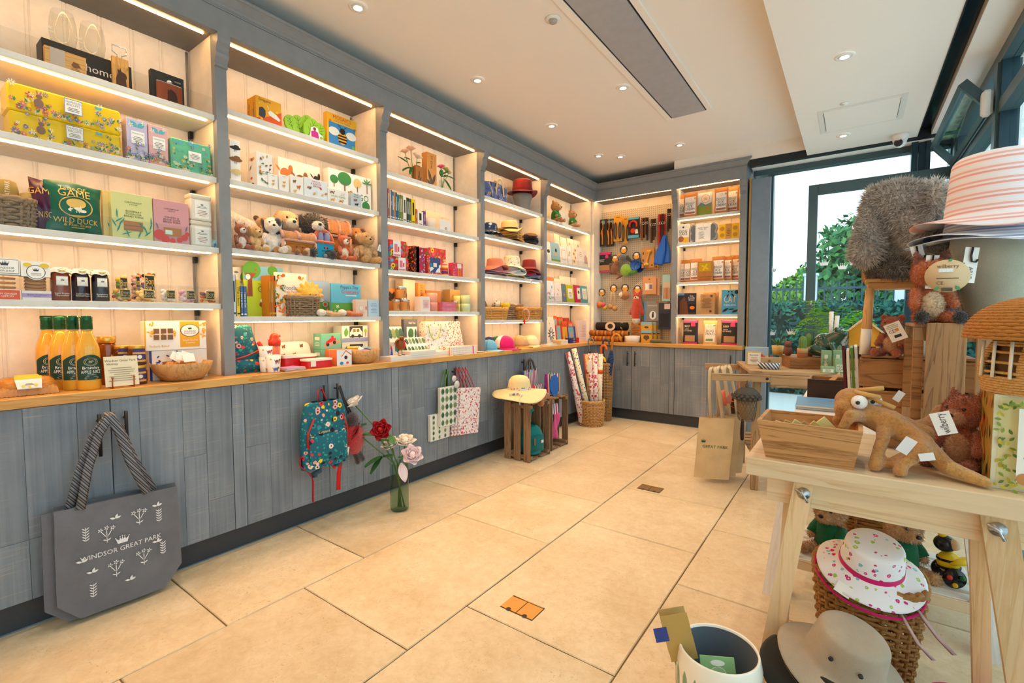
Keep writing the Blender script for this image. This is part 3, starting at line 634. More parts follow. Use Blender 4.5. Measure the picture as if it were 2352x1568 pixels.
def book(label,loc,w,d,h,cov,spec=(),pal=(),rz=QL,group=None,pages='efe7d8',name='book',spine=True):
    """book standing with its cover to the front"""
    o=root(name,label, 'book',loc,rz,group);cm=mc(cov,.45) if isinstance(cov,str) else cov
    MB().box(-w/2,w/2,0,.0022,0,h).box(-w/2,w/2,d-.0022,d,0,h).box(-w/2-.0012,-w/2,0,d,0,h).build('cover',cm,o);MB().box(-w/2,w/2-.003,.0024,d-.0024,.002,h-.002).build('pages',mc(pages,.8),o)
    if spec:ink(MB(),w,h,spec).build('print',pals(pal),o)
    return o
def spine_book(label,loc,t,d,h,cov,ink_,body=None,rz=QL,group=None,pal=('f6f0e2', '2b2b2b', 'd9b44a'),tilt=0):
    """book seen by its spine"""
    o=root('book',label, 'book',loc,(tilt,0,rz) if False else rz,group);cm=mc(cov,.5)
    MB().bbox(-t/2,t/2,0,.003,0,h,.0008).box(-t/2,-t/2+.0022,0,d,0,h).box(t/2-.0022,t/2,0,d,0,h).build('cover',cm,o);MB().box(-t/2+.0023,t/2-.0023,.003,d-.003,.002,h-.003).build('pages',mc('efe7d8',.8),o)
    mb=MB()
    if body:mb.text(body,t*.55,0,h*.55,-.0006,ink_,h*.7,rot=-pi/2)
    else:mb.rect(-t*.18,t*.18,h*.35,h*.85,-.0006,ink_)
    mb.rect(-t*.3,t*.3,h*.06,h*.1,-.0006,ink_);mb.build('print',pals(pal),o);return o
def flatbook(label,loc,w,d,t,cov,rz=QL,group=None,edge='f1ece2',name='notebook',cat='notebook',band=None):
    o=root(name,label,cat,loc,rz,group);cm=mc(cov,.5) if isinstance(cov,str) else cov
    MB().box(-w/2,w/2,0,d,t-.0012,t).box(-w/2,w/2,0,d,0,.0012).box(-w/2-.001,-w/2,0,d,0,t).build('cover',cm,o);MB().box(-w/2,w/2-.002,.002,d-.002,.0013,t-.0013).build('pages',mc(edge,.8),o)
    if band:MB().box(w*.32,w*.35,-.0008,d,-.0003,t+.0008).build('elastic',mc(band,.6),o)
    return o
def pouch(label,loc,w,d,h,body,spec=(),pal=(),rz=QL,cat='pouch',group=None,win=None,name='pouch',lean=0,crimp=None):
    """stand-up bag: pinched flat at the top, gusseted at the bottom"""
    o=root(name,label,cat,loc,(lean,0,rz) if lean else rz,group);m=mc(body,.38) if isinstance(body,str) else body
    def prof(v):return d*.5*min(1,(1-v)*1.25)**.6+.0012
    n=13
    def face(s):
        def fn(u,v):
            x=(u-.5)*w*(1-.05*sin(pi*v));bulge=prof(v)*(1-(2*u-1)**4*.85)
            return (x,d/2+s*bulge+.0012*sin(9*u+14*v),v*h)
        return fn
    MB().grid(face(-1),n,n).grid(face(1),n,n).add([(-w/2,d/2-.001,h),(w/2,d/2-.001,h),(w/2,d/2+.001,h),(-w/2,d/2+.001,h)],[(0,1,2,3)]).slab([(w/2*cos(a),d/2+d*.48*sin(a)) for a in [2*pi*i/12 for i in range(12)]],0,.001).build('bag',m,o)
    if spec:
        mb=ink(MB(),w*.92,h,spec,0,sub=1);f=face(-1)
        mb.v=[(x,f(min(1,max(0,x/w+.5)),min(1,max(0,z/h)))[1]-.0022+y*1.6,z) for x,y,z in mb.v]
        mb.build('print',pals(pal),o)
    if crimp:MB().box(-w/2,w/2,d/2-.0022,d/2+.0022,h*.9,h).build('seal',crimp if not isinstance(crimp,str) else mc(crimp,.4),o)
    return o
def bits(mb,n,w,d,h,r,mi=0,seed=3,z0=.004,cols=1):
    rnd=random.Random(seed)
    for i in range(n):
        p=(rnd.uniform(-w/2+r,w/2-r),rnd.uniform(r,d-r),z0+rnd.uniform(r,h-r));mb.ell(p,(r*rnd.uniform(.7,1.1),r*rnd.uniform(.7,1.1),r*rnd.uniform(.7,1.1)),mi+rnd.randrange(cols),(rnd.random()*3,rnd.random()*3,0),8,5)
    return mb
FILM=mglass('fdfbf8',.15,.5,.99)
def jar(label,loc,r,h,fill,lid,labelc='f4f0ea',spec=(),pal=(),rz=QL,group=None,cat='jar',cloth=None,lidh=.14):
    o=root('jar',label,cat,loc,rz,group);hb=h*(1-lidh)
    MB().lathe([(r*.9,0),(r,h*.03),(r,hb*.86),(r*.88,hb*.95),(r*.84,hb)],20).build('glass',mc(fill,.12,Coat_Weight=.6),o)
    MB().lathe([(r*.9,hb),(r*.93,hb+.001),(r*.93,h-.002),(r*.88,h)],20).build('lid',mc(lid,.25,.6) if isinstance(lid,str) else lid,o)
    if cloth:
        def fn(u,v):a=2*pi*u;k=r*(.96+.18*v*(1+.25*sin(a*9)))*(1 if v else .6);return (k*cos(a),k*sin(a),h+.001-v*h*.17+(.003*sin(a*5) if v else 0))
        MB().grid(lambda u,v:fn(u,v),40,5,cu=True).lathe([(0,h+.0015),(r*.6,h+.001)],20,cap=False).build('cloth_cap',mfab(cloth),o)
        MB().tube([(r*1.03*cos(a),r*1.03*sin(a),h*.9) for a in [2*pi*i/20 for i in range(20)]],.0016,5,closed=True).tube([(-.012,-r*1.05,h*.93),(0,-r*1.1,h*.9),(.016,-r*1.06,h*.86)],.0015,4).tube([(.014,-r*1.05,h*.94),(0,-r*1.1,h*.9),(-.012,-r*1.06,h*.85)],.0015,4).build('raffia',mc('d9b23c',.7),o)
    if spec:
        w=r*1.6;mb=ink(MB(),w,h,spec,0,sub=1);mb.v=[((r+.0008-y)*sin(x/r),-(r+.0008-y)*cos(x/r),z) for x,y,z in mb.v];mb.build('label',pals(pal),o)
    return o
def wrapink(r,w,h,spec,pal,o,name='label',rf=None):
    mb=ink(MB(),w,h,spec,0,sub=1)
    rr=rf or (lambda z:r)
    mb.v=[((rr(z)+.0008-y)*sin(x/r),-(rr(z)+.0008-y)*cos(x/r),z) for x,y,z in mb.v];return mb.build(name,pals(pal),o)
def bsub(poly,n):   # subdivided print rectangle helper
    return poly
# ---- wicker
WICK=mwood('c98f4e', '8a5524',6, 'X',.6,bump=.3);WICK2=mwood('9a8064', '5e4a36',6, 'X',.65,bump=.3);WICK3=mwood('e0b878', 'b98546',6, 'X',.6,bump=.3)
def ring(rx,ry,n=2.):
    def f(a):
        c,s=cos(a),sin(a);e=2./n
        return (rx*math.copysign(abs(c)**e,c),ry*math.copysign(abs(s)**e,s))
    return f
def basket(label,loc,rx0,ry0,rx1,ry1,h,rows,nst,mat,rz=0.,sq=2.,cat='basket',group=None,name='wicker_basket',amp=.0035,rr=None,rim=True,handles=0,base=True):
    o=root(name,label,cat,loc,rz,group);mb=MB();rr=rr or h/rows*.46
    for k in range(rows):
        t=(k+.5)/rows;f=ring(rx0+(rx1-rx0)*t,ry0+(ry1-ry0)*t,sq);pts=[]
        for i in range(nst*2):
            a=pi*i/nst;x,y=f(a);q=1+(amp if (i//1+k) % 2 else -amp)/max(rx1,.01)*2;pts.append((x*q,y*q,h*t+random.uniform(-.0007,.0007)))
        mb.tube(pts,rr,5,closed=True,flat=.7)
    wv=mb.build('weave',mat,o);wv['kind'] = 'stuff'
    mb=MB()
    for i in range(nst):
        a=2*pi*i/nst;x0,y0=ring(rx0,ry0,sq)(a);x1,y1=ring(rx1,ry1,sq)(a);mb.tube([(x0,y0,0),(x1,y1,h)],rr*.9,5)
    st=mb.build('stakes',mat,o);st['kind'] = 'stuff'
    if base:MB().slab([ring(rx0*.98,ry0*.98,sq)(2*pi*i/24) for i in range(24)],.001,.006).build('base',mat,o)
    if rim:
        f=ring(rx1,ry1,sq);N=nst*3
        for ph in (0,pi):
            MB().tube([(f(2*pi*i/N)[0]*(1+.012*cos(i*1.1+ph)),f(2*pi*i/N)[1]*(1+.012*cos(i*1.1+ph)),h+rr*1.2+rr*sin(i*1.1+ph)) for i in range(N)],rr*1.5,6,closed=True).build('rim',mat,o)
    return o
# ---- plush
def blob(name,prims,mats,voxel,parent=None,loc=None,rz=None,smooth=2,bumpy=0.):
    mb=MB()
    for p in prims:
        if p[0] == 'e': mb.ell(p[1],p[2],0,p[4] if len(p)>4 else None,18,11)
        else:
            a,b=V(p[1]),V(p[2]);n=max(2,int((b-a).length/(min(p[3],p[4])*.45))+1)
            for i in range(n+1):t=i/n;mb.ell(a.lerp(b,t),p[3]+(p[4]-p[3])*t,0,None,12,8)
    o=mk('tmp',mb.mesh('tmp',[]))
    r=o.modifiers.new('r', 'REMESH');r.mode = 'VOXEL';r.voxel_size=voxel;s=o.modifiers.new('s', 'SMOOTH');s.factor=.5;s.iterations=smooth
    dg=bpy.context.evaluated_depsgraph_get();dg.update();me=bpy.data.meshes.new_from_object(o.evaluated_get(dg));bpy.data.objects.remove(o)
    me.name=name
    for m in mats:me.materials.append(m)
    idx=[]
    if len(mats)>1:
        keys=[]
        for p in prims:
            if p[0] == 'e':
                rr=p[2] if isinstance(p[2],(tuple,list)) else (p[2],)*3
                R=Euler(p[4]).to_matrix().transposed() if len(p)>4 and p[4] else None;keys.append((0,V(p[1]),rr,R,p[3]))
            else:keys.append((1,V(p[1]),V(p[2]),(p[3],p[4]),p[5]))
        for f in me.polygons:
            c=f.center;best=1e9;bi=0
            for k in keys:
                if k[0]==0:
                    q=c-k[1]
                    if k[3]:q=k[3] @ q
                    ln=math.sqrt((q.x/k[2][0])**2+(q.y/k[2][1])**2+(q.z/k[2][2])**2);dd=(ln-1)*min(k[2])
                else:
                    ab=k[2]-k[1];t=max(0,min(1,(c-k[1]).dot(ab)/max(ab.length_squared,1e-9)));dd=(c-k[1]-ab*t).length-(k[3][0]+(k[3][1]-k[3][0])*t)
                if dd<best-1e-5:best=dd;bi=k[4]
            idx.append(bi)
        me.polygons.foreach_set('material_index',idx)
    me.polygons.foreach_set('use_smooth',[True]*len(me.polygons))
    if bumpy:
        for v in me.vertices:v.co+=V(v.normal)*bumpy*noise.noise(v.co*(.35/bumpy))
    return mk(name,me,parent,loc,rz)
def fur(o,n,ln,wd,seed=1,droop=.25):
    """tufts standing on a plush body, same materials"""
    me=o.data;rnd=random.Random(seed);fs=me.polygons;ar=[f.area for f in fs];tot=sum(ar);vs=[];ff=[];mi=[];acc=0.;step=tot/n
    nx=rnd.random()*step
    for f,a in zip(fs,ar):
        acc+=a
        while nx<acc:
            nx+=step;vv=[me.vertices[i].co for i in f.vertices];u,v=rnd.random(),rnd.random()
            p=vv[0].lerp(vv[1],u).lerp(vv[-1].lerp(vv[2 % len(vv)],u),v);nrm=V(f.normal)
            d=(nrm+V((rnd.gauss(0,.35),rnd.gauss(0,.35),rnd.gauss(0,.35)-droop))).normalized();t=d.cross(V((rnd.gauss(0,1),rnd.gauss(0,1),rnd.gauss(0,1))))
            if t.length<.05:continue
            t=t.normalized()*wd;l=ln*rnd.uniform(.6,1.2);i=len(vs);vs+=[p-t-nrm*ln*.1,p+t-nrm*ln*.1,p+d*l];ff.append((i,i+1,i+2));mi.append(f.material_index)
    mm=bpy.data.meshes.new('fur');mm.from_pydata([tuple(v) for v in vs],[],ff)
    for m in me.materials:mm.materials.append(m)
    mm.polygons.foreach_set('material_index',mi);mm.update();q=mk('fur',mm,o.parent or o);q['kind'] = 'stuff'
    if o.parent:q.location=o.location;q.rotation_euler=o.rotation_euler
    return q
EYE=mc('14100e',.08,Coat_Weight=1.);NOSE=mc('1d1815',.3)
def tagcard(parent,p,w,h,rot,col='f4f1ea',txt=None,tcol='5a5a5a',name='swing_tag'):
    mb=MB().box(-w/2,w/2,-.0006,.0006,-h,0);t=mb.build(name,[mc(col,.6)],parent,p,rot)
    if txt:MB().text(txt,w*.42,0,-h/2,-.001,0,h*.9,rot=pi/2 if h>w else 0).build('print',pals([tcol]),t)
    return t
def sitter(label,cat,loc,rz,H,col,belly=None,snout=None,ears='round',earc=None,feet=None,name='plush_toy',group=None,jumper=None,vox=None,patch=None,furn=0,snl=1.,armup=0.,headk=1.,tail=None,furl=.02,nosec=None,legs=1.,twist=0.):
    """seated soft toy, H tall, facing -y"""
    o=root(name,label,cat,loc,rz,group);f=lambda h:h if not isinstance(h,str) else mfur(h)
    mats=[f(col),f(belly or col),f(snout or col),f(earc or col),f(feet or col),f(patch or col)]
    S=lambda *a:tuple(x*H for x in a);k=headk;hz=.70
    P_=[('e',S(0,.02,.26),S(.19,.165,.26),0),('e',S(0,-.09,.25),S(.125,.09,.19),1),('e',S(0,-.02,hz),S(.205*k,.185*k,.19*k),0),('e',S(0,-.17*snl*k,hz-.055),S(.105*k,.10*k*snl,.085*k),2)]
    for s in (-1,1):
        P_+=[('k',S(s*.17,-.02,.44),S(s*.215,-.15-.1*armup,.26+.2*armup),.07*H,.062*H,0),('k',S(s*.13,-.08,.085),S(s*.2,-.08-.26*legs,.075),.085*H,.078*H,0),('e',S(s*.205,-.13-.26*legs,.085),S(.082,.05,.092),4)]
        if ears == 'round': P_+=[('e',S(s*.165*k,.02,hz+.165*k),S(.075*k,.035*k,.075*k),3)]
        elif ears == 'flop': P_+=[('e',S(s*.205*k,-.0,hz+.0),S(.045*k,.085*k,.16*k),3,(0,s*.22,0))]
        elif ears == 'point': P_+=[('k',S(s*.12*k,.01,hz+.12*k),S(s*.165*k,.02,hz+.29*k),.07*k*H,.018*H,3)]
        elif ears == 'long': P_+=[('k',S(s*.10*k,.06,hz+.14*k),S(s*.24*k,.12,hz-.14),.06*k*H,.075*H,3)]
        elif ears == 'tuft': P_+=[('k',S(s*.11*k,.01,hz+.14*k),S(s*.15*k,.02,hz+.25*k),.05*k*H,.02*H,3)]
    if patch:P_+=[('e',S(.1*k,-.13*k,hz+.06),S(.09*k,.07*k,.11*k),5)]
    if tail == 'bushy': P_+=[('k',S(.1,.16,.1),S(.2,.26,.5),.09*H,.12*H,3)]
    bo=blob('body',P_,mats,vox or H*.022,o)
    eb=MB();[eb.ell(S(s*.085*k,-.175*k,hz+.045*k),.021*H*k,0,None,10,7) for s in (-1,1)];[MB().add(*_half(eb,i)).build('eye',EYE,o) for i in (0,1)]
    MB().ell(S(0,-.17*snl*k-.098*k*snl,hz-.035),S(.036*k,.022*k,.027*k),0,None,10,7).build('nose',mc(nosec,.35) if nosec else NOSE,o)
    if jumper:
        def fn(u,v):a=2*pi*u;z=.13+.38*v;r=(.215-.05*v**3+.004*sin(40*a))*(.86 if v>.97 else 1);return (r*cos(a)*H,(r*.93*sin(a)-.015)*H,z*H)
        j=MB().grid(fn,36,10,cu=True)
        for s in (-1,1):j.tube([S(s*.165,-.01,.45),S(s*.205,-.09,.36),S(s*.22,-.14,.29)],[.085*H,.083*H,.08*H],12)
        jo=j.build('jumper',jumper,o)
    if furn:fur(bo,furn,furl*H,furl*H*.16)
    return o
def _half(mb,i):
    n=len(mb.v)//2;m=len(mb.f)//2
    return [v for v in mb.v[i*n:(i+1)*n]],[tuple(q-i*n for q in f) for f in mb.f[i*m:(i+1)*m]],0,True
# ---- hats
def bhat(label,loc,r,h,brim,mat,rz=0.,group=None,droop=.35,wav=.012,name='bucket_hat',cat='hat',band=None,top=None,tilt=None,squash=1.,dome=0,seedp=0.):
    """bucket hat: crown with flat top, flaring brim"""
    o=root(name,label,cat,loc,tilt if tilt else rz,group);m=mat if not isinstance(mat,str) else mfab(mat)
    prof=[(0,h),(r*.55,h*.995),(r*.82,h*.96),(r*.9,h*.9),(r*.97,h*.5),(r*1.02,h*.22)]
    if dome:prof=[(0,h),(r*.4,h*.985),(r*.7,h*.9),(r*.9,h*.72),(r*.98,h*.45),(r*1.02,h*.22)]
    def fn(u,v):
        a=2*pi*u;t=v*(len(prof)-1+3)
        if t<=len(prof)-1:i=min(int(t),len(prof)-2);q=t-i;rr=prof[i][0]+(prof[i+1][0]-prof[i][0])*q;z=prof[i][1]+(prof[i+1][1]-prof[i][1])*q
        else:q=(t-len(prof)+1)/3;rr=r*1.02+brim*q;z=h*.22-brim*droop*q+wav*sin(a*2+1+seedp)*q+wav*.7*sin(a*3+seedp*2)*q
        return (rr*cos(a),rr*sin(a)*squash,max(z+brim*droop,.0005)-h*.22*0)
    MB().grid(fn,44,22,cu=True).build('crown',m,o,solid=.0016)
    if band:MB().grid(lambda u,v:((r*(1.022-.02*v)+.001)*cos(2*pi*u),(r*(1.022-.02*v)+.001)*sin(2*pi*u)*squash,h*(.22+.16*v)+brim*droop),44,3,cu=True).build('hat_band',band if not isinstance(band,str) else mfab(band),o)
    return o
def cap(label,loc,r,col,brimc=None,rz=QL,group=None,panel=None,tilt=0.,brl=.075,tick=True):
    o=root('baseball_cap',label, 'cap',loc,(tilt,0,rz),group);m=mfab(col) if isinstance(col,str) else col;bm=mfab(brimc) if isinstance(brimc,str) else (brimc or m);pm=mfab(panel) if panel else m;h=r*1.18
    def dome(u,v):a=2*pi*u;t=v*pi/2;return (r*.9*sin(t)**.85*cos(a),r*1.02*sin(t)**.85*sin(a),.012+h*cos(t)**.75)
    MB().grid(lambda u,v:dome(.5+u*.5*1.0,v),17,11).build('front_panel',pm,o,solid=.0015);MB().grid(lambda u,v:dome(u*.5,v),17,11).build('crown',m,o,solid=.0015)
    MB().ell((0,0,.013+h),(.007,.007,.004),0,None,8,5).build('button',m,o)
    def brim(u,v):a=pi+pi*u;x=r*.9*cos(a);y=r*1.0*sin(a);return (x*(1+.05*v),y-brl*v*(max(0,-sin(a))**.6),.012-(x/r)**2*.028*v-.006*v+.02*v*0)
    MB().grid(brim,21,6).build('peak',bm,o,solid=.003)
    return o
# ---- flowers
def petal(mb,c,ax,az,r,w,curl,lift,mi):
    d=V((cos(az),sin(az),0));s=V((-sin(az),cos(az),0))
    def fn(u,v):
        x=(u-.5)*w*(1-(2*v-1)**2*.45)*(.5+.5*min(1,v*2));out=r*sin(min(1,v)*pi*.5)*curl+.15*r*v**3;up=r*lift*v*(1-.12*v)
        p=d*(out-abs(u-.5)**2*w*1.1)+s*x;return V(c)+ax @ V((p.x,p.y,up))
    mb.grid(fn,6,6,mi)
def rose(parent,c,r,mat,tilt=(0,0,0),open_=1.,name='rose_head',mat2=None):
    ax=Euler(tilt).to_matrix();mb=MB();mb.ell(V(c)+ax @ V((0,0,r*.45)),(r*.38,r*.38,r*.5),0,tilt,10,7)
    for n,k,l,o_ in ((3,.55,1.15,0),(5,.8,1.1,.4),(5,1.1,.95,.9),(6,1.35,.7,.2)):
        for i in range(n):petal(mb,c,ax,2*pi*i/n+o_,r*k,r*1.25,.55*open_+.25,l/k*.95,0 if not mat2 or n<6 else 1)
    return mb.build(name,[mat]+([mat2] if mat2 else []),parent,solid=.0006)
def spray(parent,leaves_,mat,name='leaf'):
    """separate leaves: (base, tip, width)"""
    for b,t,w in leaves_:
        b,t=V(b),V(t);d=t-b;s=d.cross(V((0,0,1)))
        if s.length<1e-4:s=V((1,0,0))
        s.normalize();up=s.cross(d).normalized()
        MB().grid(lambda u,v:b+d*v+s*((u-.5)*w*sin(pi*min(1,v*.94+.03))**.8)-up*(abs(u-.5)*w*.35)*-1-V((0,0,1))*d.length*.12*v*v,5,7).build(name,mat,parent,solid=.0006)
ROSEL=mc('3f7a3c',.5);STEM=mc('4f7a35',.55);CGLASS=mglass('f2faf6',.03,tint=.97)
def vase(label,loc,r,h,rz=0.,mat=None,group=None,water=True,cat='vase',prof=None):
    o=root('glass_vase',label,cat,loc,rz,group);p=prof or [(.0,.008),(r*.92,.004),(r,.016),(r,h*.9),(r*.96,h*.93),(r*1.03,h)]
    MB().lathe(p,28,cap=False).build('glass',mat or CGLASS,o);return o

def CL(label,cat,q,x,z,d,body,spec=(),pal=(),**k):return carton(label,cat,(x,q[0],z),q[1],d,q[2],body,spec,pal,**k)
def dogp(x,z,s,mi,k=1.):return [('d',x,z+s*.5,s*.24,mi,1.9*k),('d',x+s*.42*k,z+s*.72,s*.2,mi,1.1*k)]+[('r',x+s*a*k-.012,x+s*a*k+.012,z,z+s*.45,mi) for a in (-.32,-.2,.2,.32)]+[('f',x-s*.36*k,z+s*.55,s*.35,s*.1,2.3,mi),('f',x+s*.4*k,z+s*.8,s*.26,s*.14,-1.9,mi)]

# ================================================================ bay of food and drink
WF = 'WINDSOR';K0=.0
# --- top shelf
y,w,h=0.558,0.307,0.151
gb=carton('long black gift box with small white script under two tumblers', 'gift box',(-.26,y,2.26),w,.10,h, '23211f',[('t', 'home',.22,.62,.55,0),('l',.5,.74,.2,.38,2,0)],['e8e2d8'],name='gift_box')
for k,(a,b,t) in enumerate(((115,180,25),(185,245,55))):
    yy,ww,hh=(0.485,0.094,0.308) if k==0 else (0.584,0.093,0.302);hh=max(.09,hh-h);r=ww*.5
    g=root('tumbler',('clear stemless tumbler on the black gift box nearer the coasters', 'clear stemless tumbler on the black gift box nearer the bottle opener')[k], 'glass',(-.312,yy,2.26+h),0, 'tumblers on the gift box')
    MB().lathe([(0,.004),(r*.55,.002),(r*.86,hh*.14),(r,hh*.4),(r*.94,hh*.75),(r*.78,hh)],28,cap=False).build('glass',mglass('f8faf9',.02,tint=.98),g)
    MB().crown(0,0,r*.5,0,0).rect(-r*.35,r*.35,-.012,-.008,0,0).build('etching',mc('e9e6e0',.8),g,(-0.0,-r*1.01,hh*.45),QL*0+QL)
y,w,h=0.46,0.131,0.084
carton('pale wooden coaster set wrapped in a grey paper band', 'coaster',(-.165,y,2.26),w,.022,h,mwood('d9a762', 'a8703a',3, 'X'),[('r',.12,.48,0,1,0),('d',.72,.45,.13,1),('l',.6,.86,.18,.3,2,1),('p',[(.62,.4),(.68,.62),(.8,.58),(.86,.38)],1)],['b9aa9d', '7a4f2a'],name='coaster_set')
y,w,h=0.644,0.06,0.138
o=root('bottle_opener', 'wooden handled bottle opener engraved with a horse head', 'bottle opener',(-.165,y,2.26),QL)
MB().bbox(-w/2,w/2,0,.014,0,h,.002).build('handle',mwood('d7a056', 'a86d33',3, 'Z'),o)
MB().flat([(w*a,h*b) for a,b in ((-.3,.0),(.36,.0),(.3,.32),(.38,.42),(.3,.52),(.05,.56),(-.02,.68),(-.08,.58),(-.2,.62),(-.18,.5),(-.3,.3))],-.0008).build('engraving',mc('4a2c18',.7),o)
MB().tube([(-.008,.007,h),(-.008,.007,h+.012),(-w*.42,.007,h+.022),(-w*.42,.007,h+.05),(w*.42,.007,h+.05),(w*.42,.007,h+.022),(.008,.007,h+.012),(.008,.007,h)],.003,6).build('steel_loop',CHROME,o)
y,w,h=0.833,0.137,0.149
carton('flat black box with a round dark seal behind the hip flask', 'gift box',(-.185,y,2.26),w,.03,h, '2b2a29',[('d',.8,.82,.12,0),('t', 'HORSE',.05,.8,.82,1,.2)],['151515', 'cfc8bc'],name='gift_box')
y,w,h=0.833,0.108,0.108
o=root('hip_flask', 'brown leather covered hip flask with steel neck and horse print', 'hip flask',(-.158,y,2.26),QL)
MB().slab([(w/2*math.copysign(abs(cos(a))**.5,cos(a)),.012+.011*math.copysign(abs(sin(a))**.8,sin(a))) for a in [2*pi*i/28 for i in range(28)]],.001,h*.86,sm=True).build('leather',mc('8a3f1c',.45),o)
MB().slab([(w/2*.98*math.copysign(abs(cos(a))**.5,cos(a)),.012+.010*math.copysign(abs(sin(a))**.8,sin(a))) for a in [2*pi*i/28 for i in range(28)]],h*.86,h*.9,sm=True).lathe([(.011,h*.9),(.011,h*.93),(.013,h*.935),(.013,h),(0,h)],14,c=(0,.012)).build('neck',CHROME,o)
MB().flat([(w*a,h*b) for a,b in ((-.12,.06),(.28,.06),(.26,.4),(.2,.55),(.02,.66),(-.04,.56),(-.1,.62),(-.1,.4))],.0005).build('print',mc('3c1a0c',.6),o)
# --- biscuit tins
def flowerbed(n,seed,pals_,x0=0.,x1=1.,z0=.05,z1=.9,r=.07):
    rnd=random.Random(seed);s=[]
    for i in range(n):
        x=rnd.uniform(x0,x1);z=z0+(z1-z0)*abs(rnd.gauss(0,.45));z=min(z,z1);p=rnd.choice(pals_);s.append(('b',min(.97,max(.03,x)),max(.06,z),r*rnd.uniform(.6,1.2),p,0,rnd.choice((5,6,8))))
        if rnd.random()<.5:s.append(('f',min(.95,max(.05,x)),max(.08,z-.1),r*1.6,r*.7,rnd.uniform(.8,2.3),1))
    return s
FP=['e9c437', '4f8a4a', 'd9588e', '6f78c8', 'f6f2ec', '5fb4c8', 'c93a72', 'fbf9f4', '8d6b58', 'b9748f']
def tinspec(seed):
    return flowerbed(24,seed,[2,3,4,6],0,.34,.05,.95,.11)+flowerbed(22,seed+1,[2,3,4,5],.34,.75,.05,.5,.09)+flowerbed(18,seed+2,[3,4,3],.75,1,.05,.9,.1)+[('d',.24,.38,.17,8,.8),('d',.245,.62,.09,8),('f',.235,.66,.2,.06,1.75,9),('f',.25,.66,.2,.06,1.3,9),('r',.455,.615,.3,.86,3),('r',.46,.61,.33,.83,7),('t', 'FARMHOUSE',.085,.535,.74,8,.13),('t', 'BISCUITS',.085,.535,.63,8,.12),('l',.48,.59,.38,.55,3,8),('f',.76,.72,.16,.12,2.2,5),('f',.76,.72,.16,.12,.7,5)]
for k,(a,b,t,bz) in enumerate(((24,277,281,0),(19,277,220,1))):
    y,w,h=(0.458,0.349,0.101) if not k else (0.457,0.355,0.211)
    h0=0.101
    carton(('yellow floral biscuit tin at the bottom of a stack of two', 'yellow floral biscuit tin on top of its twin')[k], 'biscuit tin',(-.16,y,1.946+k*(h0+.001)),w,.14,(h-h0-.002) if k else h0,mc('ecc91f',.3),tinspec(5+k),FP,name='biscuit_tin',group='yellow floral biscuit tins',b=.006)
for k in (0,1):
    y,w,h=(0.693,0.078,0.193) if not k else (0.775,0.077,0.189)
    bc=('c9c3df', 'e9b3b6')[k]
    carton(('tall lilac floral biscuit carton with a blue butterfly', 'tall pink floral biscuit carton with a blue butterfly')[k], 'biscuit carton',(-.155,y,1.946),w,.07,h,bc,[('f',.5,.82,.18,.12,2.4,5),('f',.5,.82,.2,.12,.6,5),('b',.2,.85,.06,4,0),('b',.8,.93,.05,4,0),('r',.2,.85,.42,.72,7),('t', 'FARMHOUSE',.03,.52,.66,8,.55),('l',.28,.76,.46,.6,4,8)]+flowerbed(26,20+k,[2,3,4,0,3],0,1,.02,.4,.055),FP)
y,w,h=0.914,0.178,0.158
carton('green floral biscuit tin with blue butterflies', 'biscuit tin',(-.155,y,1.946),w,.09,h,mc('6fc49c',.3),flowerbed(46,31,[3,4,0,3,4],0,1,.02,.98,.06)+[('f',.15,.8,.18,.1,2.5,5),('f',.15,.8,.18,.1,.7,5),('f',.5,.82,.2,.11,2.5,5),('f',.5,.82,.2,.11,.6,5),('r',.38,.7,.36,.66,7),('l',.42,.66,.42,.6,4,8)],FP,name='biscuit_tin',b=.006)
# --- crisps and bread thins
y,w,h=0.273,0.153,0.109
bk=basket('brown wicker tray holding rolled olive tea towels',(-.235,y,1.587),w*.44,.075,w*.5,.085,h*.92,7,22,WICK2,QL,4.)
for k,(dy,dx,hh,lb) in enumerate(((-.01,.02,.19, 'upright olive tea towel roll with white lettering in the wicker tray'),(.055,-.01,.145, 'shorter folded olive tea towel at the back of the wicker tray'))):
    t=root('tea_towel',lb, 'tea towel',(-.235-dx,y+.012+dy,1.595),QL, 'tea towels in the tray')
    MB().lathe([(.026,0),(.033,.02),(.034,hh*.8),(.028,hh*.96),(.015,hh)],18,sx=1.1).build('roll',mfab('a18f52'),t)
    if not k:MB().text('WINDSOR GREAT PARK',.015,0,hh*.55,-.036,0,hh*.8,rot=pi/2).build('print',mc('f3efdf',.7),t)
def crisp(label,loc,w,h,body,spec,pal,rz=QL,seed=0.):
    o=root('crisp_bag',label, 'crisps',loc,rz);m=mc(body,.28);d=.075
    def fn(s):
        def g(u,v):
            x=(u-.5)*w*(1-.10*sin(pi*v)+.03*sin(3*v+seed));b=d*.5*(sin(pi*min(1,max(0,v*.98+.01)))**.55)*(1-abs(2*u-1)**3)
            return (x,d/2+s*(b+.0015+.0035*sin(17*u+7*v+seed)*sin(pi*v)+.003*sin(23*v+5*u)*(1-sin(pi*v))),v*h+.006*sin(5*u+seed)*v)
        return g
    MB().grid(fn(-1),26,26).grid(fn(1),16,16).build('bag',m,o)
    mb=ink(MB(),w*.9,h,spec,0);f=fn(-1);mb.v=[(x,f(x/w+.5,z/h)[1]-.003+y*1.8,z) for x,y,z in mb.v];mb.build('print',pals(pal),o);return o
y,w,h=0.371,0.066,0.214
crisp('dark purple crisp bag tucked behind the green one',(-.165,y,1.587),w*1.5,h, '4a1f3e',[('t', 'GAME',.13,.4,.75,0),('t', 'VENISON',.12,.5,.3,0)],['d9a94e'],QL-.25,2.)
y,w,h=0.464,0.19,0.21
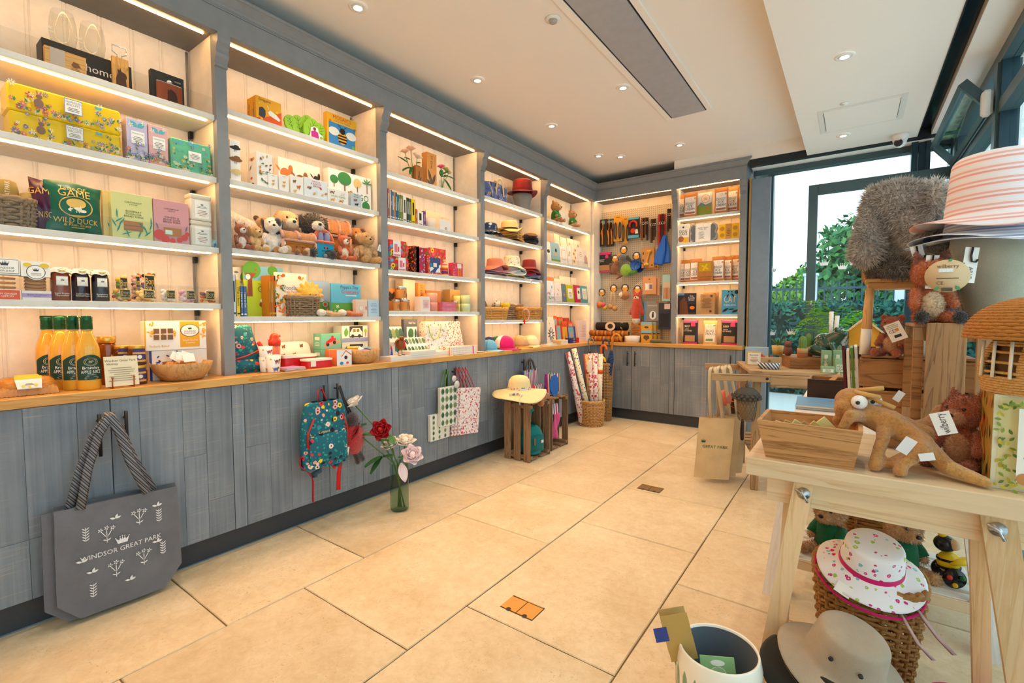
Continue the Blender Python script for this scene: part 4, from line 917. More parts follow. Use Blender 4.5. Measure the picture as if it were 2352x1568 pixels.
crisp('shiny green crisp bag printed with wild duck and deer in gold',(-.138,y,1.587),w*.97,h, '14604a',[('t', 'Taste OF',.08,.46,.88,0),('t', 'GAME',.15,.48,.78,0,.62),('o',.5,.52,.21,0,2,1.25),('d',.5,.585,.10,0,1.5),('d',.42,.45,.035,1,1.9),('d',.52,.47,.04,1,1.6),('d',.62,.44,.03,1,1.8),('p',[(.36,.46),(.38,.52),(.4,.46)],1),('p',[(.55,.48),(.57,.55),(.59,.48)],1),('p',[(.49,.4),(.5,.46),(.51,.4)],1),('p',[(.54,.4),(.55,.46),(.56,.4)],1),('t', 'WILD DUCK',.105,.5,.235,0,.86),('t', '& Plum Sauce',.055,.52,.155,0),('l',.36,.7,.09,.12,1,0)],['e3bb62', 'f3ead2', '14604a'])
THN=['2b2b2b', '2f8f82', 'b8783a', 'd8efe0', 'd9483e', '7f6a78']
y,w,h=0.584,0.045,0.209
carton('yellow bread thins carton half hidden behind the rosemary one', 'bread thins',(-.18,y,1.587),w,.05,h*1.0, 'd9c27a',[('f',.6,.2,.16,.04,1.2,0),('f',.6,.2,.14,.04,2.,0)],['2f8f82'],QL-.1,group='bread thins cartons')
y,w,h=0.659,0.153,0.205
sp=[('t', 'CARTWRIGHT',.035,.52,.80,0),('t', '& BUTLER',.025,.52,.755,0),('t', 'ROSEMARY',.042,.52,.60,0),('t', 'FOCACCIA',.042,.52,.545,0),('t', 'BREAD THINS',.042,.52,.49,0),('r',.27,.74,.18,.39,2),('r',.29,.72,.28,.3,5),('r',.29,.72,.2,.21,5)]+[('f',x,.02+z,.22,.03,a,1) for x,z,a in ((.1,.1,1.2),(.1,.2,2.),(.15,.25,1.),(.05,.3,.7),(.85,.1,1.9),(.9,.2,1.3),(.8,.2,2.2),(.95,.3,1.6),(.6,.0,1.2),(.4,.0,1.9),(.2,.05,.4),(.75,.05,.8),(.12,.4,1.6))]
carton('pale green rosemary focaccia bread thins carton with herb drawings', 'bread thins',(-.14,y,1.587),w,.045,h, 'd9d893',sp,THN,group='bread thins cartons')
y,w,h=0.812,0.147,0.202
sp=[('t', 'CARTWRIGHT',.035,.5,.80,0),('t', '& BUTLER',.025,.5,.755,0),('t', 'TOMATO &',.042,.5,.60,0),('t', 'BLACK OLIVE',.042,.5,.545,0),('t', 'BREAD THINS',.042,.5,.49,0),('d',.15,.17,.12,4),('d',.3,.08,.09,4),('d',.5,.06,.06,4),('d',.7,.09,.06,4),('d',.85,.16,.07,4),('d',.93,.25,.05,4),('r',.26,.76,.17,.36,2),('r',.3,.5,.2,.3,3),('f',.12,.3,.16,.03,1.9,5),('f',.88,.3,.16,.03,1.3,5)]
carton('dusty pink tomato and black olive bread thins carton', 'bread thins',(-.14,y,1.587),w,.045,h, 'd79a9e',sp,THN,group='bread thins cartons')
for k in (0,1):
    y,w,h=(0.944,0.098,0.13) if not k else (0.946,0.098,0.262);h0=0.13
    t=root('tea_caddy',('small cream tea caddy under another', 'small cream tea caddy stacked on its twin')[k], 'tea tin',(-.15,y,1.587+k*(h0+.002)),QL, 'cream tea caddies');hh=h0 if not k else h-h0-.002
    MB().bbox(-w/2,w/2,0,.07,0,hh*.82,.006).build('tin',mc('e6dccb',.35),t);MB().bbox(-w/2-.001,w/2+.001,-.001,.071,hh*.82,hh,.006).build('lid',mc('ddd2c0',.35),t)
    ink(MB(),w,hh,[('r',.2,.86,.08,.76,0),('c',.54,.58,.1,1),('l',.3,.78,.46,.56,2,2),('l',.3,.78,.16,.4,4,3)]).build('label',pals(['f6f1e8', '3b3b44', '6e6a66', 'b87a6a']),t)
y,w,h=1.006,0.027,0.055
o=root('sachet', 'small crumpled clear sachet with blue print beside the tea caddies', 'sachet',(-.15,y,1.587),QL);MB().grid(lambda u,v:((u-.5)*w*.8,.01+.008*sin(9*u+3)*sin(7*v),v*h*.8),8,8).build('film',mc('a9cdd6',.2),o,solid=.001);MB().box(-w*.2,w*.2,-.001,.004,h*.2,h*.4).build('print',mc('3e7fa0',.5),o)
# --- biscuits, jars and sweets
for k in (0,1):
    y,w,h=(0.239,0.095,0.162) if not k else (0.331,0.085,0.157)
    o=root('biscuit_box',('stem ginger and lemon biscuit box with an orange base band', 'butter shortbread biscuit box with a lilac base band')[k], 'biscuits',(-.14,y,1.298),QL, 'windowed biscuit boxes')
    MB().box(-w/2,w/2,0,.05,0,h*.24).build('tray',mc('f3ede6',.6),o);MB().box(-w/2,w/2,0,.05,h*.6,h).build('sleeve',mc('f6f1ea',.6),o);MB().box(-w/2+.001,w/2-.001,.001,.049,h*.24,h*.6).build('film',FILM,o)
    for q in range(5 if k else 4):
        hz=h*(.2+.085*q if k else .16+.11*q);M=Matrix.Translation((0,.025,hz)) @ Euler((rad(28 if k else 4),0,0)).to_matrix().to_4x4()
        MB().lathe([(0,0),(w*.36,0),(w*.39,.004),(w*.37,.0085),(0,.0095)],20,M=M,sy=.0225/(w*.39) if True else 1).build('biscuit',mwood('c98a45', '8f5523',9, 'X',.7),o)
    if k:sp=[('r',0,1,.07,.17,0),('t', 'Butter Shortbread',.035,.5,.135,3),('t', 'Biscuits',.03,.5,.09,3),('d',.5,.72,.2,1),('o',.5,.72,.18,3,1,1),('c',.5,.74,.12,3),('t',WF,.03,.5,.68,3),('t', 'FARM SHOP',.026,.5,.64,3),('d',.22,.9,.05,2,1.6),('d',.8,.89,.06,2,1.5)]
    else:sp=[('r',0,.96,0,.23,0),('t', 'STEM GINGER',.045,.55,.14,1),('t', '& LEMON',.045,.55,.08,1),('r',.04,.96,.63,.97,3),('r',.05,.95,.64,.96,1),('c',.55,.82,.16,3),('t',WF,.05,.56,.76,3),('t', 'FARM SHOP',.045,.56,.69,3)]
    ink(MB(),w,h,sp).build('print',pals(['b49ad0' if k else 'e9581c', 'f8f4ee', 'e6c43a', '34343c']),o)
for k in range(3):
    y,w,h=(0.409,0.066,0.15,0.474,0.063,0.15,0.54,0.063,0.15)[3*k:3*k+3]
    jar(('orange marmalade jar with a white cloth cap and raffia', 'dark cranberry jam jar with a white cloth cap, between two jars', 'dark raspberry preserve jar with a white cloth cap beside the sweets')[k],(-.145-w/2,y,1.298),w*.49,h*.93,('8a3a12', '2a0f1a', '220c14')[k], 'e9e4da',spec=[('r',.16,.9,.46,.74,0),('r',.18,.88,.47,.73,2),('r',.19,.87,.48,.72,0),('c',.53,.6,.09,1),('l',.3,.76,.5,.57,2,2),('t',('English Breakfast', 'Cranberry & More', 'Raspberry')[k],.05,.5,.22,3),('t',('Marmalade', 'Homemade Preserve', 'Preserve')[k],.05,.5,.16,3)],pal=['f3efe8', '2d2d33', '9a958e', 'f0ece4'],group='preserve jars',cloth='f4efe8')
SW=[('jelly babies', 'clear bag of mixed jelly sweets lying in front',['d94a35', 'e9a63a', '7fae48', 'f0d8b0']),('ginger', 'clear bag of golden fudge strips beside mint imperials',['e9b64a', 'f2cf7a', 'dfa034', 'f6e0a0']),('mints', 'clear bag of white mint imperials',['f7f4f0', 'efebe6', 'ffffff', 'f4f0ea']),('bonbons', 'clear bag of pink and white bonbons',['d9a8c4', 'f0dce4', 'c884ae', 'f6eaf0']),('allsorts', 'clear bag of mixed coloured boiled sweets at the shelf end',['d9702e', 'e9c04a', '6f5a78', 'f0e6d8'])]
def sweets(label,loc,w,h,cols,seed,rz=QL):
    o=root('sweet_bag',label, 'sweets',loc,rz, 'sweet bags');b=bits(MB(),46,w*.92,.05,h*.86,min(.011,h*.15),0,seed,.002,4).build('sweets',pals(cols),o);b['kind'] = 'stuff'
    MB().grid(lambda u,v:((u-.5)*w,.025-.028*sin(pi*min(1,v*1.15))**.5*(1-abs(2*u-1)**4)+.002*sin(19*u+11*v),v*h*1.06+.002*sin(13*u)),14,10).build('film',FILM,o)
    ink(MB(),w,h,[('r',.3,.78,.24,.8,0),('r',.33,.75,.28,.76,1),('t', 'Bon',.2,.54,.6,0,.38),('t', "Bon's",.17,.54,.42,0,.38)],-.007).build('label',pals(['d9b45a', '1e211d']),o);return o
for k,q in enumerate((0.613,0.084,0.071,0.702,0.091,0.072,0.791,0.079,0.076,0.876,0.084,0.078,0.965,0.085,0.08)[i*3:i*3+3] for i in range(5)):sweets(SW[k][1],(-.14,q[0],1.298),q[1]*.97,q[2],SW[k][2],40+k)
for k,(q,lb,cl) in enumerate((((0.627,0.062,0.146), 'clear bag of yellow and green sweets standing at the back',['d9b93a', '8aa83a', 'e9d87a', '5f8a4a']),((0.682,0.037,0.16), 'clear bag of speckled pink sweets behind the liquorice bag',['f0dcd8', '3a3438', 'e9c8c4', 'd99aa0']),((0.728,0.092,0.17), 'clear bag of wrapped liquorice sweets standing tall at the back',['f4f1ee', '9ab0c8', '2c2a2c', 'c94a4a']))):sweets(lb,(-.2-.005*k,q[0],1.298),q[1]*.95,q[2],cl,60+k)
# --- worktop
y,w,h=0.284,0.17,0.075
o=root('loaf_cake', 'golden loaf cake in clear wrap with a yellow lemon label', 'cake',(-.12,y,.92),QL)
MB().grid(lambda u,v:((u-.5)*w*(.9+.1*sin(pi*v)),.05*cos(pi*v)*(1-abs(2*u-1)**6*.5),.002+h*.92*sin(pi*v)**.7*(1-abs(2*u-1)**8*.4)+.001*sin(60*u)),26,14).build('sponge',mwood('d98b34', 'a85f1c',5, 'X',.6),o)
MB().grid(lambda u,v:((u-.5)*w*.98,.0535*cos(pi*v),.002+h*.60*sin(pi*v)**.7*(1-abs(2*u-1)**8*.35)+.0016*sin(90*u)),60,10).build('paper_case',mc('c98a4a',.6),o)
MB().grid(lambda u,v:((u-.5)*w*1.18,.056*cos(pi*v)*(1-abs(2*u-1)**5*.75)+.002*sin(37*u+9*v),.001+h*.99*sin(pi*v)**.7*(1-abs(2*u-1)**6*.65)+.002*sin(31*u+5*v)),40,14).build('wrap',FILM,o)
mb=ink(MB(),w*.5,h,[('p',[(.1,.42),(.9,.42),(.95,.95),(.05,.95)],0),('p',[(.14,.46),(.86,.46),(.9,.84),(.1,.84)],1),('r',.05,.95,.96,1.12,2),('d',.3,.6,.07,2),('d',.72,.62,.07,2),('d',.5,.54,.06,2),('l',.35,.65,.62,.74,2,3)]);mb.v=[(x,-.06+.05*max(0,z/h-.5)+y,z*.9) for x,y,z in mb.v];mb.build('label',pals(['f2f0ea', 'e6e2da', 'edc32e', '44403c']),o)
MB().grid(lambda u,v:((u-.5)*w*.4,-.02+.05*v,h*1.0+.004*sin(pi*v)),6,5).build('label_top',mc('edc32e',.5),o)
# juice bottles
y,w,h=0.468,0.081,0.316;R=w*.5;JC=mc('e2a634',.15,Coat_Weight=.5)
prof=[(R*.93,0),(R,h*.02),(R,h*.48),(R*.96,h*.56),(R*.76,h*.66),(R*.52,h*.74),(R*.44,h*.8)]
b=root('juice_bottle', 'apple juice bottle with green cap, foremost of four', 'juice bottle',(-.05-R,y,.92),QL, 'apple juice bottles')
MB().lathe(prof,24).build('juice',JC,b)
MB().lathe([(R*.46,h*.8),(R*.47,h*.86),(R*.52,h*.865),(R*.52,h*.88)],24,cap=False).build('neck',mglass('f6f2e4',.05),b)
MB().lathe([(R*.50,h*.81),(R*.52,h*.815),(R*.5,h*.93),(R*.53,h*.935),(R*.49,h*.95),(R*.53,h*.965),(R*.51,h*.995),(0,h)],24).build('cap',mc('1f5a3c',.25,.5),b)
rf=lambda z:R
mb=MB();N=16
lo,hi=h*.14,h*.42
def lab(u,v):a=(u-.5)*2.5;top=hi+.018*cos(a*1.6);z=lo+(top-lo)*v;return ((R+.0009)*sin(a),-(R+.0009)*cos(a),z)
MB().grid(lab,25,6).build('label',mc('163f33',.4),b)
wrapink(R+.0016,R*2.2,h,[('o',.5,.38,.055,0,2,1.35),('o',.5,.38,.042,0,2,1.35),('t', 'BP',.035,.5,.38,0),('t', 'Bramley',.04,.5,.30,1),('t', 'APPLE JUICE',.045,.5,.245,1,.74),('l',.28,.72,.2,.215,1,0),('l',.24,.76,.15,.19,3,0)],['c9b88a', 'f4f0e6', '163f33'],b, 'lettering')
for k,(pa,lb) in enumerate(((0, 'apple juice bottle with green cap, directly behind the foremost'),(0, 'apple juice bottle with green cap, third in its row'),(0, 'apple juice bottle with green cap, hindmost and half hidden'))):
    dup(b,((-.125,-.195,-.265)[k]-R*.4,y-.028*(k+1)-.006,.92),QL,lb)
y,w,h=0.565,0.073,0.221
jar('amber honey jar with gold lid and yellow label behind the sign',(-.23,y,.92),w*.5,h, '7a3a0c', 'd9a94a',spec=[('r',.6,1.05,.1,.62,0),('d',.8,.45,.08,1)],pal=['e9a41c', 'c93a1c'],group='honey jars')
JS=[('r',.05,.95,.12,.82,0),('r',.05,.95,.16,.26,1),('r',.05,.95,.56,.66,1),('d',.5,.42,.1,2),('l',.2,.8,.28,.34,1,1)]
hq=0.647,0.07,0.089
for k,(px_,x,lv,lb) in enumerate((((hq[0]),-.09,0, 'purple labelled honey jar at the front foot of the stack'),((hq[0]),-.09,1, 'purple labelled honey jar on top at the front of the stack'),((hq[0]-.035),-.16,0, 'purple labelled honey jar at the back foot of the stack'),((hq[0]-.035),-.16,1, 'purple labelled honey jar on top at the back of the stack'))):jar(lb,(x-.03,px_,.92+lv*(hq[2]+.001)),hq[1]*.5,hq[2], '5a2a12', 'd9a94a',spec=JS,pal=['3f356f', 'd9a63e', 'e9e2d8'],group='honey jars',lidh=.2)
y,w,h=0.569,0.118,0.139
o=root('shelf_sign', 'cream card sign about honey on a copper easel', 'sign',(-.035,y,.92),(0,0,QL))
MB().box(-w/2,w/2,0,.003,.008,h).build('card',mc('ecdcbc',.7),o,None,(rad(-8),0,0));q=ink(MB(),w,h,[('t', 'Windsor Great Park',.07,.48,.86,0),('t', 'Honey',.075,.24,.76,0),('l',.1,.9,.2,.66,7,1)]).build('print',pals(['5a4a38', 'a8977c']),o,None,(rad(-8),0,0))
for s in (-1,1):MB().tube([(s*w*.32,.06,.002),(s*w*.32,-.006,.002),(s*w*.32,-.006,.03),(s*w*.32,-.008,.042)],.0024,6).ell((s*w*.32,-.008,.046),.0045,0,None,8,6).build('easel_wire',mc('b0602e',.3,.9),o)
y,w,h=0.839,0.251,0.145
BX=[('r',.5,.98,.1,.9,0)]
carton('navy patterned cookie box under the yellow one', 'cookie box',(-.19,y,.92),w,.05,h, 'f0ebe2',[('r',0,.04,0,1,0)]+[('f',random.Random(i).uniform(.06,.5),random.Random(i+50).uniform(.1,.9),.12,.05,i,0) for i in range(26)]+[('r',.2,.32,.36,.62,1),('r',.34,.46,.36,.62,1),('t', 'Perfectly Baked',.08,.3,.16,0,.4)],['2c3a8c', '8a6a48'],group='cookie boxes');h1=h
y,w,h=0.829,0.267,0.289
carton('yellow and white cookie box with windows and an oval badge', 'cookie box',(-.185,y,.92+h1+.001),w,.05,h-h1, 'f4efe6',[('r',0,.025,0,1,0),('r',.555,.88,.08,.98,0),('o',.72,.66,.22,3,1,1.35),('c',.72,.7,.13,3),('t',WF,.06,.72,.63,3,.2),('t', 'FARM SHOP',.05,.72,.56,3,.2),('t', 'Salted Caramel',.06,.72,.32,1,.25),('t', 'Cookies',.06,.72,.23,1,.25),('t', 'Perfectly Baked',.08,.22,.14,0,.3)]+[('f',random.Random(i).choice((random.Random(i).uniform(.03,.5),random.Random(i).uniform(.89,.98))),random.Random(i+70).uniform(.4,.98),.12,.06,i,0) for i in range(30)]+[('r',a,a+.085,b,b+.17,2) for a in (.13,.24,.345) for b in (.36,.57)],['e9a81e', 'f4efe6', '7a5636', '3a3a42'],group='cookie boxes')
def wbowl(label,loc,r,h,rz=0.):
    o=root('wooden_bowl',label, 'bowl',loc,rz);MB().lathe([(0,.002),(r*.55,0),(r*.66,h*.06),(r*.88,h*.5),(r,h),(r*.965,h),(r*.85,h*.5),(r*.6,h*.12),(0,h*.1)],32,cap=False).build('bowl',mwood('d3a066', 'a5713c',2.5, 'Z',.45,wave=7),o);return o
y,w,h=0.83,0.264,0.087
wbowl('turned wooden bowl full of fudge bags on the oak worktop',(-.055-w*.3,y,.92),w*.5,h)
for k,(dx,dy,tl) in enumerate(((-.02,-.05,.3),(.0,.0,0.),(.03,.055,-.35),(-.05,.03,.1))):
    o=root('fudge_bag',('clear fudge bag with a round white tag in the wooden bowl', 'clear fudge bag with a white square tag in the wooden bowl', 'clear fudge bag leaning out of the wooden bowl with a white tag', 'clear fudge bag at the back of the wooden bowl')[k], 'fudge',(-.055-w*.3+dx*.7,y+dy*.8,.92+h*.55),(0,tl,QL), 'fudge bags in the bowl')
    bits(MB(),16,.07,.05,.045,.013,0,80+k,0,2).build('fudge',pals(['c98d4c', 'b5743a']),o)
    MB().grid(lambda u,v:((u-.5)*.075*(1-.3*v),.02-.028*sin(pi*v)**.6*(1-abs(2*u-1)**3)+.004*sin(15*u+9*v),v*.08),14,12).build('film',FILM,o)
    tagcard(o,(.0,-.012,.085),.05,.042,(rad(-25),.3,0), 'f2efe9')
cb=tag(MB().tube([(-.40,.12+.06*cos(a),1.17+.035*sin(a)) for a in [pi*1.2*i/12-.9 for i in range(13)]],.0022,6).build('cable',BLACK), 'thin black cable loop against the back boards above the loaf cake', 'cable')

# ================================================================ bay of toys and books
q=(1.307,0.143,0.136);OP=['3a3a4a', 'f2ece0', 'e2561a', 'f4c21a', '8a6a3a']
for k in (1,0):CL(('yellow origami kit box with a paper mouse, in front of its twin', 'yellow origami kit box hidden behind its twin')[k], 'craft kit',q,-.15-.052*k,2.316,.05, 'f0a81a',[('p',[(.0,0),(1,0),(1,.62),(.5,.3),(0,.1)],2),('t', 'Origami',.11,.34,.88,0,.6),('o',.12,.72,.06,0,3),('p',[(.1,.22),(.12,.55),(.25,.6),(.36,.5),(.36,.3),(.3,.16)],0),('p',[(.45,.45),(.55,.56),(.8,.45),(.95,.3),(.9,.22),(.7,.28),(.5,.35)],1),('f',.5,.55,.2,.03,2.0,1),('d',.2,.12,.05,3),('d',.8,.55,.06,3),('t', 'Mice',.08,.12,.06,0)],OP,side=[('t', 'Origami',.13,.5,.45,0,1.6,-pi/2),('o',.5,.86,.05,0,3)],group='origami kits',name='origami_kit')
q=(1.532,0.253,0.132)
o=root('garden_board_book', 'green cabbage shaped garden playset card with a photo cut-out', 'play card',(-.15,q[0],2.316),QL);LGm=mc('9ccb3a',.55);LGd=mc('5a8f28',.6)
for x,z,s,a,d in ((-.28,.28,.34,1.9,.02),(-.08,.3,.42,1.75,.03),(.1,.5,.4,1.5,.035),(.28,.28,.42,1.2,.022),(.02,.12,.46,1.1,.0),(.38,.05,.22,1.4,.01)):
    w,h=q[1],q[2];l=s*h*2.1;cx,cz=x*w,max(0,z*h-.3*l*sin(a));pts=[]
    for i in range(22):t=2*pi*i/22;u=.5-.5*cos(t);v=.36*sin(t)*(1+.06*cos(9*t));pts.append((cx+l*u*cos(a)-l*v*sin(a)*1.1,max(.001,cz+l*u*sin(a)+l*v*cos(a)*1.1)))
    MB().prism(pts,d,d+.012).build('leaf',LGm,o);vb=MB()
    for r_ in (.3,.5,.7):vb.tube([(cx+l*r_*cos(a),d-.0005,cz+l*r_*sin(a)),(cx+l*(r_+.18)*cos(a)-.18*l*sin(a),d-.0005,cz+l*(r_+.18)*sin(a)+.18*l*cos(a))],.0011,4);vb.tube([(cx+l*r_*cos(a),d-.0005,cz+l*r_*sin(a)),(cx+l*(r_+.18)*cos(a)+.18*l*sin(a),d-.0005,cz+l*(r_+.18)*sin(a)-.18*l*cos(a))],.0011,4)
    vb.tube([(cx,d-.0005,cz),(cx+l*.9*cos(a),d-.0005,cz+l*.9*sin(a))],.0014,4).build('veins',LGd,o)
MB().prism([(q[1]*a,q[2]*b) for a,b in ((.05,0),(.42,0),(.4,.22),(.3,.3),(.28,.5),(.18,.54),(.1,.46),(.08,.2))],-.008,-.004).build('cutout',mc('f4f0ea',.5),o);ink(MB(),q[1],q[2],[('d',.69,.43,.075,0),('p',[(.6,.04),(.8,.04),(.78,.3),(.7,.36),(.6,.3)],1),('d',.86,.1,.07,2)],-.009).build('cutout_print',pals(['7a4a30', 'c9308a', '8fae4a']),o)
q=(1.779,0.219,0.198)
CL('mosaics craft box with a striped bee on blue', 'craft kit',q,-.15,2.316,.04, 'f0b01e',[('t', 'MOSAICS',.12,.5,.9,0,.86),('t', 'FOR LITTLE HANDS',.05,.5,.79,1,.6),('r',.06,.94,.04,.72,2),('d',.22,.45,.13,5,1.5),('d',.8,.45,.13,5,1.5),('d',.5,.3,.2,4,.8),('r',.36,.64,.34,.39,3),('r',.34,.66,.25,.3,3),('r',.37,.63,.15,.2,3),('d',.5,.52,.1,3),('f',.48,.58,.22,.02,2.4,3),('f',.52,.58,.22,.02,.7,3),('b',.1,.75,.05,6,7),('b',.92,.7,.05,8,7),('d',.86,.1,.06,7)],['d93a2a', '3a7a9a', '3f86c0', '1f1c1c', 'f0a424', 'e6e2d8', 'd94a4a', '6fae4a', '4a3a8a'])
# --- white animal games
WB = 'f3efe9';DP=['8a5a34', '2e2a2a', 'd9a456', 'c9773a', 'e9dccb', '3f8a4a', 'd2452e', '6f665e', 'c93a5a', 'e0c080']
CL('tall white dog bingo box showing a beagle and a collie', 'game',(1.119,0.051,0.216),-.15,1.955,.06,WB,dogp(.5,.72,.18,1,1.6)+dogp(.5,.42,.22,0,1.6)+dogp(.5,.12,.2,9,1.6),DP)
CL('tall white bug bingo box printed with insects', 'game',(1.274,0.088,0.19),-.15,1.955,.1,WB,[('t', 'BUG BINGO',.09,.6,.42,1,.9)]+[('f',random.Random(i).uniform(.1,.8),random.Random(i+9).uniform(.05,.9),.1,.05,i*1.3,(0,2,5,3,7)[i % 5]) for i in range(22)],DP,side=[('f',.2,.8,.14,.1,.3,2),('f',.8,.8,.14,.1,2.8,2),('d',.5,.8,.05,0),('f',.2,.5,.2,.06,.9,7),('d',.4,.27,.04,6,1.6),('d',.5,.08,.05,1,2.2)])
CL('wide white dog bingo box with a sitting dog and a pointer', 'game',(1.536,0.27,0.226),-.24,1.955,.06,WB,dogp(.15,.3,.6,3,.5)+dogp(.5,.25,.55,0,.55)+dogp(.68,.08,.25,3,.5)+dogp(.88,.4,.45,1,.4),DP)
for k in (0,1):CL(('small white card box with two yellow puppies beside the bug bingo', 'small white card box with two yellow puppies, right of its twin')[k], 'card game',((1.316,0.055,0.084),(1.379,0.06,0.094))[k],-.142,1.955,.03,WB,dogp(.5,.46,.18,2,1.2)+dogp(.45,.24,.18,2,1.2)+[('l',.3,.7,.85,.9,1,7)],DP)
CL('white card box with small dogs and orange cats', 'card game',(1.46,0.082,0.106),-.145,1.955,.03,WB,dogp(.3,.6,.2,0,1)+dogp(.6,.3,.25,3,1)+dogp(.3,.05,.22,9,1),DP)
CL('white match a pair of birds card box', 'card game',(1.58,0.154,0.114),-.14,1.955,.03, 'e6ecf0',[('t', 'MATCH',.1,.5,.86,8,.4),('t', 'A PAIR OF',.1,.5,.74,8,.5),('t', 'BIRDS',.1,.5,.62,8,.4)]+[('f',x,z,.22,.12,a,m) for x,z,a,m in ((.1,.45,.5,3),(.2,.4,.9,7),(.75,.5,2.4,6),(.35,.14,.8,2),(.5,.18,1.5,4),(.7,.18,.6,9),(.85,.3,.4,3))],DP)
CL('white tree bingo box with painted trees and a palm', 'game',(1.863,0.328,0.227),-.19,1.955,.06,WB,[('t', 'BINGO',.2,.68,.36,5,.5),('d',.12,.72,.12,5,1.1),('r',.11,.13,.5,.66,0),('d',.36,.8,.19,5,1.2),('r',.345,.375,.45,.66,0),('d',.66,.76,.14,9),('r',.65,.67,.5,.66,0),('r',.885,.905,.52,.8,0),('d',.86,.14,.14,5),('d',.5,.45,.05,3)]+[('f',.895,.8,.2,.04,a,5) for a in (.2,.9,1.6,2.3,3.)],DP)
CL('white dogs and puppies card box with spaniels', 'card game',(1.733,0.149,0.084),-.14,1.955,.03,WB,dogp(.2,.62,.26,0,1)+dogp(.7,.62,.26,4,1)+[('t', 'DOGS & PUPPIES',.12,.5,.46,5,.9)]+dogp(.2,.06,.25,2,1)+dogp(.6,.06,.25,3,1),DP)
CL('small pale blue wild animals card box', 'card game',(1.868,0.082,0.088),-.14,1.955,.03, 'bcc8cf',[('t', 'Wild',.12,.5,.88,7),('t', 'Animals',.1,.5,.76,7)]+dogp(.4,.4,.22,0,1.4)+dogp(.5,.1,.22,1,1.4),DP)
# --- soft toys
z=1.595;SG = 'soft toys on the toy shelf'
sitter('rust red squirrel soft toy with a white belly', 'soft toy',(-.165,1.141,z),QL,0.157, 'a5501c', 'f0e8de', 'f0e8de', 'tuft', 'a5501c',group=SG,tail='bushy')
sitter('golden puppy soft toy beside the red squirrel', 'soft toy',(-.165,1.22,z),QL+.1,0.158, 'd9a75e', 'e6bd7c', 'e6bd7c', 'flop', 'c98f45',group=SG)
o=root('plush_toy', 'long cream soft toy leaning along the back boards', 'soft toy',(-.3,1.221,z),QL,SG);blob('body',[('k',(-.11,0,.19),(.07,-.02,.13),.05,.045,0),('k',(-.08,0,.04),(-.09,0,.19),.05,.05,0),('k',(.05,0,.04),(.07,0,.13),.045,.045,0)],[mfur('ece2d4')],.008,o)
sitter('tabby brown cat-faced soft toy behind the golden puppy', 'soft toy',(-.26,1.317,z),QL-.3,.24, 'b98645', 'd9b27a', 'e0c08c', 'round', '5a3a20',group=SG,patch='4a3220')
sitter('white puppy soft toy with black ears and eye patch', 'soft toy',(-.2,1.335,z),QL-.35,0.237, 'efe8de', 'efe8de', 'f3e9e0', 'flop', '1d1a1a',group=SG,patch='1d1a1a')
sitter('large beige rabbit soft toy with a white muzzle', 'soft toy',(-.25,1.448,z),QL,0.302, 'cfae82', 'efe4d2', 'e9dac0', 'long', 'c4a172',group=SG,headk=1.1)
sitter('black and white collie soft toy with shaggy ears', 'soft toy',(-.24,1.616,z),QL-.1,0.313, '1b1918', 'efe8e0', 'f4ece4', 'flop', '1b1918',group=SG,headk=1.1,furn=2500,furl=.05)
def chest(label,loc,w,h,d=.09):
    o=root('chest_cushion',label, 'soft toy',loc,QL,SG);TR=mfur('d9a08a');WD=mwood('b5702f', '8a4f1e',3, 'X',.9)
    MB().bbox(-w/2,w/2,0,d,0,h*.58,.006).build('box',WD,o)
    MB().grid(lambda u,v:((u-.5)*w,d/2-d*.56*cos(pi*v),h*.66+h*.34*sin(pi*v)),12,12).build('lid',mfur('c07a35'),o);MB().grid(lambda u,v:((u-.5)*w*.98,d/2-d*.54*cos(2*pi*v),h*.62+.012*sin(2*pi*v)),16,12,cu=False).build('gold_filling',mfur('e0cf86'),o)
    for x in (-w/2,0,w/2):MB().tube([(x,d/2-d*.58*cos(pi*i/10),h*.66+h*.35*sin(pi*i/10)) for i in range(11)],.009,8).build('band',TR,o)
    for x in (-w/2,w/2):MB().tube([(x,-.004,.006),(x,-.004,h*.58)],.009,8).build('edge_trim',TR,o)
    for zz in (.006,h*.6):MB().tube([(-w/2,-.004,zz),(w/2,-.004,zz)],.008,8).build('edge_trim',TR,o)
    for s in (-1,1):MB().ell((s*w*.09,-.004,h*.34),.0035,0,None,8,6).build('eye',EYE,o);MB().ell((s*w*.12,-.02,.018),(.016,.02,.018),0,None,12,8).build('foot',mfur('8a5228'),o)
q=(1.465,0.231,0.145);chest('plush treasure chest with a smiling face and brown feet',(-.145,q[0],z),q[1]*.9,q[2])
q=(1.815,0.176,0.284);chest('second plush treasure chest half hidden behind the boat',(-.255,q[0],z),q[1]*.95,q[2])
q=(1.644,0.128,0.182);w,h=q[1],q[2]
o=root('boat_cushion', 'blue and orange plush pod with two purple seed shapes', 'soft toy',(-.15,q[0],z),QL,SG)
MB().bbox(-w/2,w/2,0,.06,0,h*.55,.008).build('pocket',mfab('1e93b8'),o);MB().bbox(-w/2-.003,w/2+.003,-.006,.064,h*.5,h*.62,.008).build('cuff',mfur('d9622a'),o)
MB().tube([(w*.48*cos(pi*i/12),.03,h*.58+h*.38*sin(pi*i/12)) for i in range(13)],.016,8).build('hood_rim',mfur('d9622a'),o);MB().prism([(w*.46*cos(pi*i/12),h*.58+h*.36*sin(pi*i/12)) for i in range(13)],.035,.06).build('hood',mfur('c2541f'),o)
for s in (-1,1):MB().ell((s*w*.18,.025,h*.72),(w*.17,.02,h*.24),0,None,12,8).build('pod',mfab('8a8fb8'),o);MB().ell((s*.014,-.014,.014),(.013,.016,.014),0,None,10,7).build('foot',mfur('7d828c'),o)
